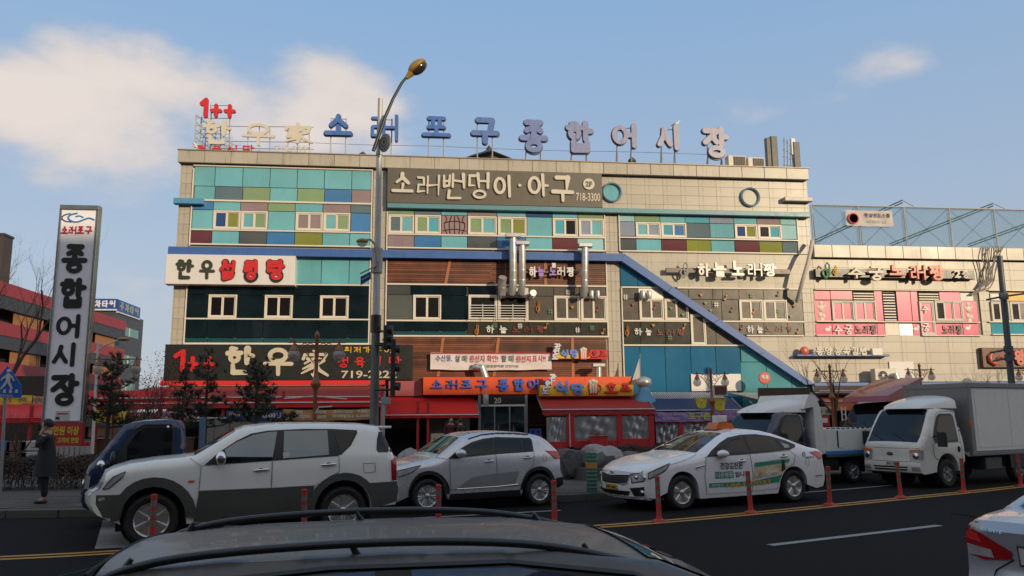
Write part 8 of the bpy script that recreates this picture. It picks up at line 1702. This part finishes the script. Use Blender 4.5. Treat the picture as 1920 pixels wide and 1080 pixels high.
def hedge(label, pts, w, h, dens, m=BROWNL, seed=1, z0=PZ, grp=None):
    rn = random.Random(seed); e = empty('hedge', (*pts[0], z0), label, 'hedge', grp); lf = MB(); tw_ = MB()
    for a, b in zip(pts, pts[1:]):
        L = math.dist(a, b)
        for _ in range(int(L*w*h*dens)):
            t = rn.random(); x, y = a[0]+(b[0]-a[0])*t, a[1]+(b[1]-a[1])*t; u = rn.gauss(0, .36); zz = h*(1-abs(rn.gauss(0, .36))); c = Vector((x+rn.gauss(0, .05), y+u*w, z0+max(.02, min(h*1.08, zz)+.06*math.sin(x*5))))
            q = Vector((rn.gauss(0, 1), rn.gauss(0, 1), rn.gauss(0, .7))).normalized()*rn.uniform(.018, .035); s_ = q.orthogonal().normalized()*.016; lf.add([c-q, c+s_, c+q, c-s_], [(0, 1, 2, 3)])
        for _ in range(int(L*26)):
            t = rn.random(); x, y = a[0]+(b[0]-a[0])*t, a[1]+(b[1]-a[1])*t+rn.uniform(-.4, .4)*w; tw_.tube([(x, y, z0), (x+rn.gauss(0, .08), y, z0+h*.6), (x+rn.gauss(0, .15), y+rn.gauss(0, .08), z0+h*rn.uniform(.95, 1.2))], [.01, .007, .003], 3, False)
    lf.build('foliage', m, e, world=True); tw_.build('branch', TWIG, e, world=True, kind='stuff'); return e
hedge('low brown winter hedge behind the person and below the sign tower', [(-15, 22.9), (-11, 22.4), (-8.1, 22.2), (-6.3, 22.6)], 1.1, .80, 4300)
hedge('brown clipped hedge on the planter behind the taxi', [(6.2, 24.6), (8.4, 25.2), (10.2, 26)], .8, .55, 2600, seed=4, z0=PZ+.25)
hedge('dry reddish grass clump between the planter rocks', [(4.35, 22.9), (4.8, 23.2)], .5, .6, 3500, seed=6, z0=PZ+.2)
# ================================================================ people
def skinned(name, verts, edges, radii, m, parent, sub=1):
    me = bpy.data.meshes.new(name); me.from_pydata(verts, edges, []); o = bpy.data.objects.new(name, me); TMP.collection.objects.link(o); sk = o.modifiers.new('s', 'SKIN'); sk.use_smooth_shade = True
    for i, v in enumerate(me.skin_vertices[0].data): v.radius = (radii[i], radii[i]) if not isinstance(radii[i], tuple) else radii[i]; v.use_root = i == 0
    sb = o.modifiers.new('u', 'SUBSURF'); sb.levels = sub
    with bpy.context.temp_override(scene=TMP, view_layer=TMP.view_layers[0]): dg = bpy.context.evaluated_depsgraph_get()
    nm = bpy.data.meshes.new_from_object(o.evaluated_get(dg)); bpy.data.objects.remove(o); nm.materials.append(m); nm.name = name; r = bpy.data.objects.new(name, nm); COL.objects.link(r); r.parent = parent; return r
SKIN = mat('skin', (.36, .21, .15), .55, noise=.05); HAIR = mat('black_hair', (.012, .010, .009), .6, noise=.2); PHONE = mat('dark_phone', (.01, .01, .012), .2)
def person(loc, rz, label, coat, legs, s=1.0, arm=1, coat_len=.62):
    e = empty('person', loc, label, 'person', None, rz, s)      # faces -x
    aR = [(-.02, -.19, 1.40), (-.14, -.27, 1.17), (-.11, -.15, 1.45)] if arm else [(0, -.2, 1.40), (.02, -.25, 1.12), (-.12, -.22, .92)]
    aL = [(-.02, .19, 1.40), (-.06, .26, 1.13), (-.20, .06, 1.20)] if arm else [(0, .2, 1.40), (.02, .25, 1.12), (-.08, .24, .88)]
    v = [(0, 0, .93), (0, 0, 1.12), (-.01, 0, 1.32), (-.02, 0, 1.44), (-.03, 0, 1.52), (-.04, 0, 1.60), (-.04, 0, 1.68)]+aR+aL+[(0, -.09, .86), (.0, -.10, .47), (.05, -.10, .09), (-.10, -.11, .04), (0, .09, .86), (-.03, .10, .47), (.0, .10, .09), (-.15, .11, .04)]
    ed = [(0, 1), (1, 2), (2, 3), (3, 4), (4, 5), (5, 6), (3, 7), (7, 8), (8, 9), (3, 10), (10, 11), (11, 12), (0, 13), (13, 14), (14, 15), (15, 16), (0, 17), (17, 18), (18, 19), (19, 20)]
    ra = [.13, .12, .13, .10, .052, .078, .075]+[.055, .042, .03]*2+[.085, .058, .04, .035]*2
    for w_, sg in ((9, -1), (12, 1)):       # palm, four fingers and a thumb
        wv = Vector(v[w_]); up_ = Vector((.02, .02*sg*-1, .09)) if arm and sg < 0 else Vector((-.07, -.03*sg, -.02)); pm = len(v); v.append(tuple(wv+up_*.8)); ed.append((w_, pm)); ra.append(.028)
        for k in range(4): o_ = Vector((.018*(k-1.5), 0, 0)); v.append(tuple(wv+up_*(1.25+.08*(k in (1, 2)))+o_)); v.append(tuple(wv+up_*1.5+o_+Vector((.01, .02*-sg, 0)))); ed += [(pm, len(v)-2), (len(v)-2, len(v)-1)]; ra += [.009, .008]
        v.append(tuple(wv+up_*.9+Vector((-.035, -.02*sg, .0)))); ed.append((pm, len(v)-1)); ra.append(.010)
    skinned('body', v, ed, ra, SKIN, e)
    h = MB(); h.sphere((-.045, 0, 1.63), .098, 16, 12, (1.05, .82, 1.22)); h.build('head', SKIN, e, smooth=80); f = MB(); f.tube([(-.145, 0, 1.655), (-.172, 0, 1.615), (-.15, 0, 1.605)], [.010, .016, .012], 6); f.build('nose', SKIN, e, smooth=80)
    for sg in (-1, 1): MB().sphere((-.128, sg*.033, 1.648), .012, 8, 6, (.6, 1.2, .7)).build('eye', HAIR, e); MB().sphere((-.035, sg*.083, 1.625), .024, 8, 6, (.8, .4, 1.3)).build('ear', SKIN, e)
    MB().tube([(-.138, -.025, 1.575), (-.147, 0, 1.573), (-.138, .025, 1.575)], .006, 5).build('mouth', mat('lips', (.25, .09, .08), .5), e); hr = MB(); hr.sphere((-.028, 0, 1.665), .107, 16, 12, (1.05, .90, 1.12)); hr.v = [p for p in hr.v]; ho = hr.build('hair', HAIR, e, smooth=80)
    for p in ho.data.vertices:
        if p.co.x < -.09 and p.co.z < 1.70: p.co.x = -.09
        if p.co.z < 1.60: p.co.z = 1.60
    cv = [(0, 0, .95), (0, 0, 1.15), (-.01, 0, 1.32), (-.02, 0, 1.43), (-.03, 0, 1.49)]+aR+aL; skinned('coat', cv, [(0, 1), (1, 2), (2, 3), (3, 4), (3, 5), (5, 6), (6, 7), (3, 8), (8, 9), (9, 10)], [(.17, .19), (.155, .18), (.15, .19), (.12, .15), .075]+[.078, .06, .046]*2, coat, e)
    MB().lathe([(.225, .93-coat_len*.52), (.21, .75), (.185, .92), (.175, 1.05), (.15, 1.2)], (0, 0, 0), 20).build('coat_skirt', coat, e, smooth=60)
    for sg in (-1, 1): y = sg*.1; skinned('trousers', [(0, sg*.085, .88), (.0 if sg < 0 else -.03, y, .47), (.05 if sg < 0 else 0, y, .12)], [(0, 1), (1, 2)], [.10, .078, .06], legs, e); x_ = .05 if sg < 0 else 0; sh = MB(); sh.sphere((x_-.07, y, .045), .09, 14, 8, (1.55, .55, .5)); sh.build('shoe', BLACKS, e, smooth=60)
    if arm: MB().box(-.10, -.13, 1.54, -.085, -.115, 1.67, .003).build('phone_unused', PHONE, e) if False else None
    return e
DC = mat('dark_grey_coat', (.016, .018, .018), .85, noise=.2); BT = mat('black_trousers', (.008, .008, .010), .85, noise=.15)
pp = G(80, 944, PZ); person((pp.x, pp.y, PZ), R(8), 'person in a long dark coat on the phone at the kerb', DC, BT, 1.0, 1, .70)
ph = empty('mobile_phone', (pp.x-.12, pp.y-.16, PZ+1.53), 'dark mobile phone held to the ear of the person in the long coat', 'phone'); MB().box(-.04, -.01, 0, .03, .002, .13, .003).build('case', PHONE, ph); MB().box(-.033, -.0125, .012, .023, -.0105, .118).build('screen', mat('phone_screen', (.02, .02, .03), .05), ph)
for px, sc, rz, lb, cm in ((845, .98, 100, 'person in a dark red jacket under the bright red awning', mat('dark_red_jacket', (.07, .012, .012), .85)), (864, .95, -40, 'person in a dark brown jacket right beside the red-jacketed one', mat('dark_brown_jacket', (.035, .022, .018), .85))):
    v = P(px, 800, YF-4.6); person((v.x, v.y, PZ), R(rz), lb, cm, BT, sc, 0, .45)
# ================================================================ neighbouring buildings on the left
RB_ = mat('red_metal_band', (.27, .02, .022), .5, noise=.08, dirt=.1); DB_ = mat('dark_metal_band', (.035, .035, .037), .5, noise=.08); SLT = mat('orange_louvre', (.30, .13, .05), .5, noise=.2)
X0, Y0, Y1 = -29.6, 46.0, 84.0; cp = empty('parking_block', (X0, 65, 0), 'red and dark banded car park block with orange slatted openings, behind the sign tower', 'building'); TZ = P(0, 525, 59).z
MB().box(X0-22, Y0, 0, X0-1.2, Y1, TZ-.4).build('core', mat('dark_parking_interior', (.015, .014, .013), .9), cp, world=True); MB().box(X0-22, Y0-.1, TZ-.398, X0-.1, Y1, TZ-.2).build('roof', DB_, cp, world=True)
z = TZ; 
for fl in range(4):
    MB().box(X0-.5, Y0, z-.95, X0, Y1, z, .02).build('red_band', RB_, cp, world=True); MB().box(X0-.4, Y0, z-1.9, X0-.05, Y1, z-.952, .02).build('dark_band', DB_, cp, world=True)
    for k in range(5):
        ya = Y0+1+k*7.6
        for j in range(14): MB().box(X0-.35, ya+j*.34, z-2.85, X0-.25, ya+j*.34+.17, z-1.905).build('louvre', SLT, cp, world=True)
    z -= 2.85
xa, xb = P(150, 600, 84.2).x, P(219, 600, 84.2).x; tz, tb_ = P(219, 561, 84.2).z, P(219, 580, 84.2).z
ct = empty('parking_tower', (xb, 84, 0), 'dark stair tower at the end of the car park carrying a blue roof sign', 'building'); MB().box(xa-3, 84.2, 0, xb, 92, tz-1.2).build('wall', mat('dark_cladding', (.05, .052, .055), .5, noise=.08), ct, world=True)
for k in range(4): zz = tz-2.6-k*2.9; MB().box(xb-.02, 85.2, zz-.9, xb+.04, 90.6, zz).build('window', glassm('sea_green_glass', (.08, .20, .18)), ct, world=True); MB().box(xb+.041, 87.8, zz-.9, xb+.07, 87.95, zz).build('mullion', ALU, ct, world=True)
sgn = empty('parking_sign', (xb-2, 84.1, tb_), 'blue rooftop sign with white characters 차타워 on the dark stair tower', 'sign'); SBL = mat('sign_blue', (.015, .06, .26), .4)
MB().box(xa-2, 83.9, tb_, xb+.02, 84.1, tz).build('board', SBL, sgn, world=True); MB().box(xa-2, 83.88, tb_-.16, xb+.02, 84.1, tb_-.01).build('lower_trim', LINE, sgn, world=True); MB().box(xb-.1, 84.102, tb_-.2, xb+.1, 90.5, tz-.05).build('board', SBL, sgn, world=True); MB().box(xb-.1, 84.102, tb_-.35, xb+.13, 90.5, tb_-.21).build('lower_trim', LINE, sgn, world=True)
for ch, (u0, u1) in zip('주차타워', ((163, 175), (178, 190), (191.5, 203.5), (205, 217))):
    a_, b_ = P(u0, 569, 83.9), P(u1, 569, 83.9); g = glyph_mb(ch, b_.x-a_.x, (tz-tb_)*.72, .15, .04, 0); place_mb(g, ((a_.x+b_.x)/2, 83.895, (tz+tb_)/2)); g.build('letter', WHITE, sgn, world=True)
for k, ch in enumerate('주차타워'): g = glyph_mb(ch, 1.1, .85, .15, .04, 0); g.v = [tuple(Matrix.Rotation(R(90), 4, 'Z') @ Vector(v)) for v in g.v]; place_mb(g, (xb+.105, 85.0+k*1.45, (tz+tb_)/2-.1)); g.build('letter', mat('grey_print'), sgn, world=True)
e = empty('distant_house', (-17, 88, 0), 'pale distant house glimpsed behind the bare trees at the left', 'building'); MB().box(-26, 88, 0, -12.5, 96, 5.8).build('wall', mat('pale_house_wall', (.34, .32, .27), .8), e, world=True); MB().box(-26.2, 87.8, 5.8, -12.3, 96.2, 6.1).build('roof', DB_, e, world=True)
for k in range(4): MB().box(-24+k*3, 87.94, 3.3, -22.6+k*3, 88.02, 4.5).build('window', DRK, e, world=True)
e = empty('dark_tower', (-52, 92, 0), 'dark narrow building cut by the left edge above the bare twigs', 'building'); x_ = P(5, 470, 92).x; MB().box(x_-14, 92, 0, x_, 94, P(4, 441, 92).z).build('wall', mat('dark_brown_wall', (.05, .04, .035), .7), e, world=True); MB().box(x_-14.1, 91.9, P(4, 441, 92).z, x_+.1, 94.1, P(4, 437, 92).z).build('parapet', DB_, e, world=True)
# seafood stalls at the far left
awning('bright red awning at the left edge behind the crossing sign', (-80, 84, 758, 757), (-80, 92, 783, 786), 31.5, 29.6, REDC, .15, bar=False); x0, z0, x1, z1 = FR(-60, 741, 92, 757, Y=31.3)
banner('stall_banner', (-60, 741, 60, 757), YB, 'yellow banner with a seafood print above the left edge awning', Y=31.3, proud=0, texts=[('조개', (6, 744, 22, 754), REDT, .02), ('구이', (34, 744, 50, 754), BLT, .02)]); banner('stall_banner', (62, 742, 92, 757), mat('pale_green_board'), 'pale banner end with red characters next to the yellow one', Y=31.3, proud=0, texts=[('찬차차', (64, 745, 90, 755), REDT, .02)])
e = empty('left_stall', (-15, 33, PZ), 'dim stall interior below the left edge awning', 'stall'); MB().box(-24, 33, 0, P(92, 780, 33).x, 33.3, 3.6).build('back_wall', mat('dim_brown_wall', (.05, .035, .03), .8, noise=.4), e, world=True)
for px in (5, 60, 90): x_ = FLX(px, 29.8); MB().box(x_-.05, 29.7, PZ, x_+.05, 29.8, 2.4).build('post', mat('red_steel'), e, world=True)
for i, (px, m_, lb) in enumerate(((14, mat('blue_tarp', (.03, .12, .3), .5), 'blue tarpaulin covered stack under the left edge awning'), (44, mat('brown_carton', (.16, .09, .05), .8), 'brown carton stack under the left edge awning'), (68, mat('grey_cloth'), 'grey covered stack under the left edge awning'))):
    x_ = FLX(px, 29.2); e = empty('goods_stack', (x_, 29.2, PZ), lb, 'goods'); 
    for k in range(3): MB().box(-.4+.03*k, -.3, .36*k, .4-.04*k, .3, .36*k+.34, .03).build('box', m_, e)
# roadside bits
e = empty('gas_bottle', (FLX(167, 26), 26, PZ), 'white gas bottle standing right of the sign tower legs', 'gas bottle'); MB().lathe([(.15, 0), (.17, .05), (.17, .75), (.12, .9), (.05, .95)], (0, 0, 0), 16).build('cylinder', WHITE, e, smooth=50); MB().lathe([(.09, .95), (.09, 1.08), (.07, 1.08)], (0, 0, 0), 12).build('valve_collar', REDL, e)
a_ = P(178, 790, 30); e = empty('car_park_lamp', (a_.x, 30, PZ), 'slim pale lamp post with one amber head behind the twin globe lamp', 'street lamp'); MB().tube([(a_.x, 30, PZ), P(184, 640, 30)], [.06, .04], 8).build('post', LINE, e, world=True); MB().tube([P(178, 662, 30), P(195, 648, 30), P(222, 638, 30)], .03, 6).build('arm', LINE, e, world=True); c = P(232, 636, 30); MB().sphere(c, .2, 14, 8, (1.1, .6, .35)).build('lamp_head', mat('amber_lamp_cover'), e, world=True, smooth=60)
e = empty('roadside_curb_stone', (0, 0, 0)) if False else None
# manhole covers, tar joints and litter that break up the road
TAR = mat('tar_joint', (.008, .008, .009), .5); 
for x, y in ((1.6, 15.1),):
    e = empty('manhole_cover', (x, y, .0), 'round iron manhole cover between the lanes by the silver car', 'manhole'); MB().lathe([(0.001, .006), (.30, .006), (.30, 0)], (0, 0, 0), 28).build('lid', mat('cast_iron', (.03, .028, .026), .55, .4, noise=.3), e); MB().lathe([(.32, .0), (.32, .008), (.38, .008), (.38, 0)], (0, 0, 0), 28).build('ring', CONC, e)
rn = random.Random(77); crk = MB()
for _ in range(7):
    x, y = rn.uniform(-6, 14), rn.uniform(8, 13); pts = [(x, y, .001)]; a = rn.uniform(-.3, .7)
    for k in range(14): a += rn.gauss(0, .25); x += .3*math.cos(a); y += .3*math.sin(a); pts.append((x, y, .001))
    crk.tube(pts, .009, 3, False)
crk.build('tar_crack', TAR, None, kind='stuff')
bpy.data.scenes.remove(TMP)
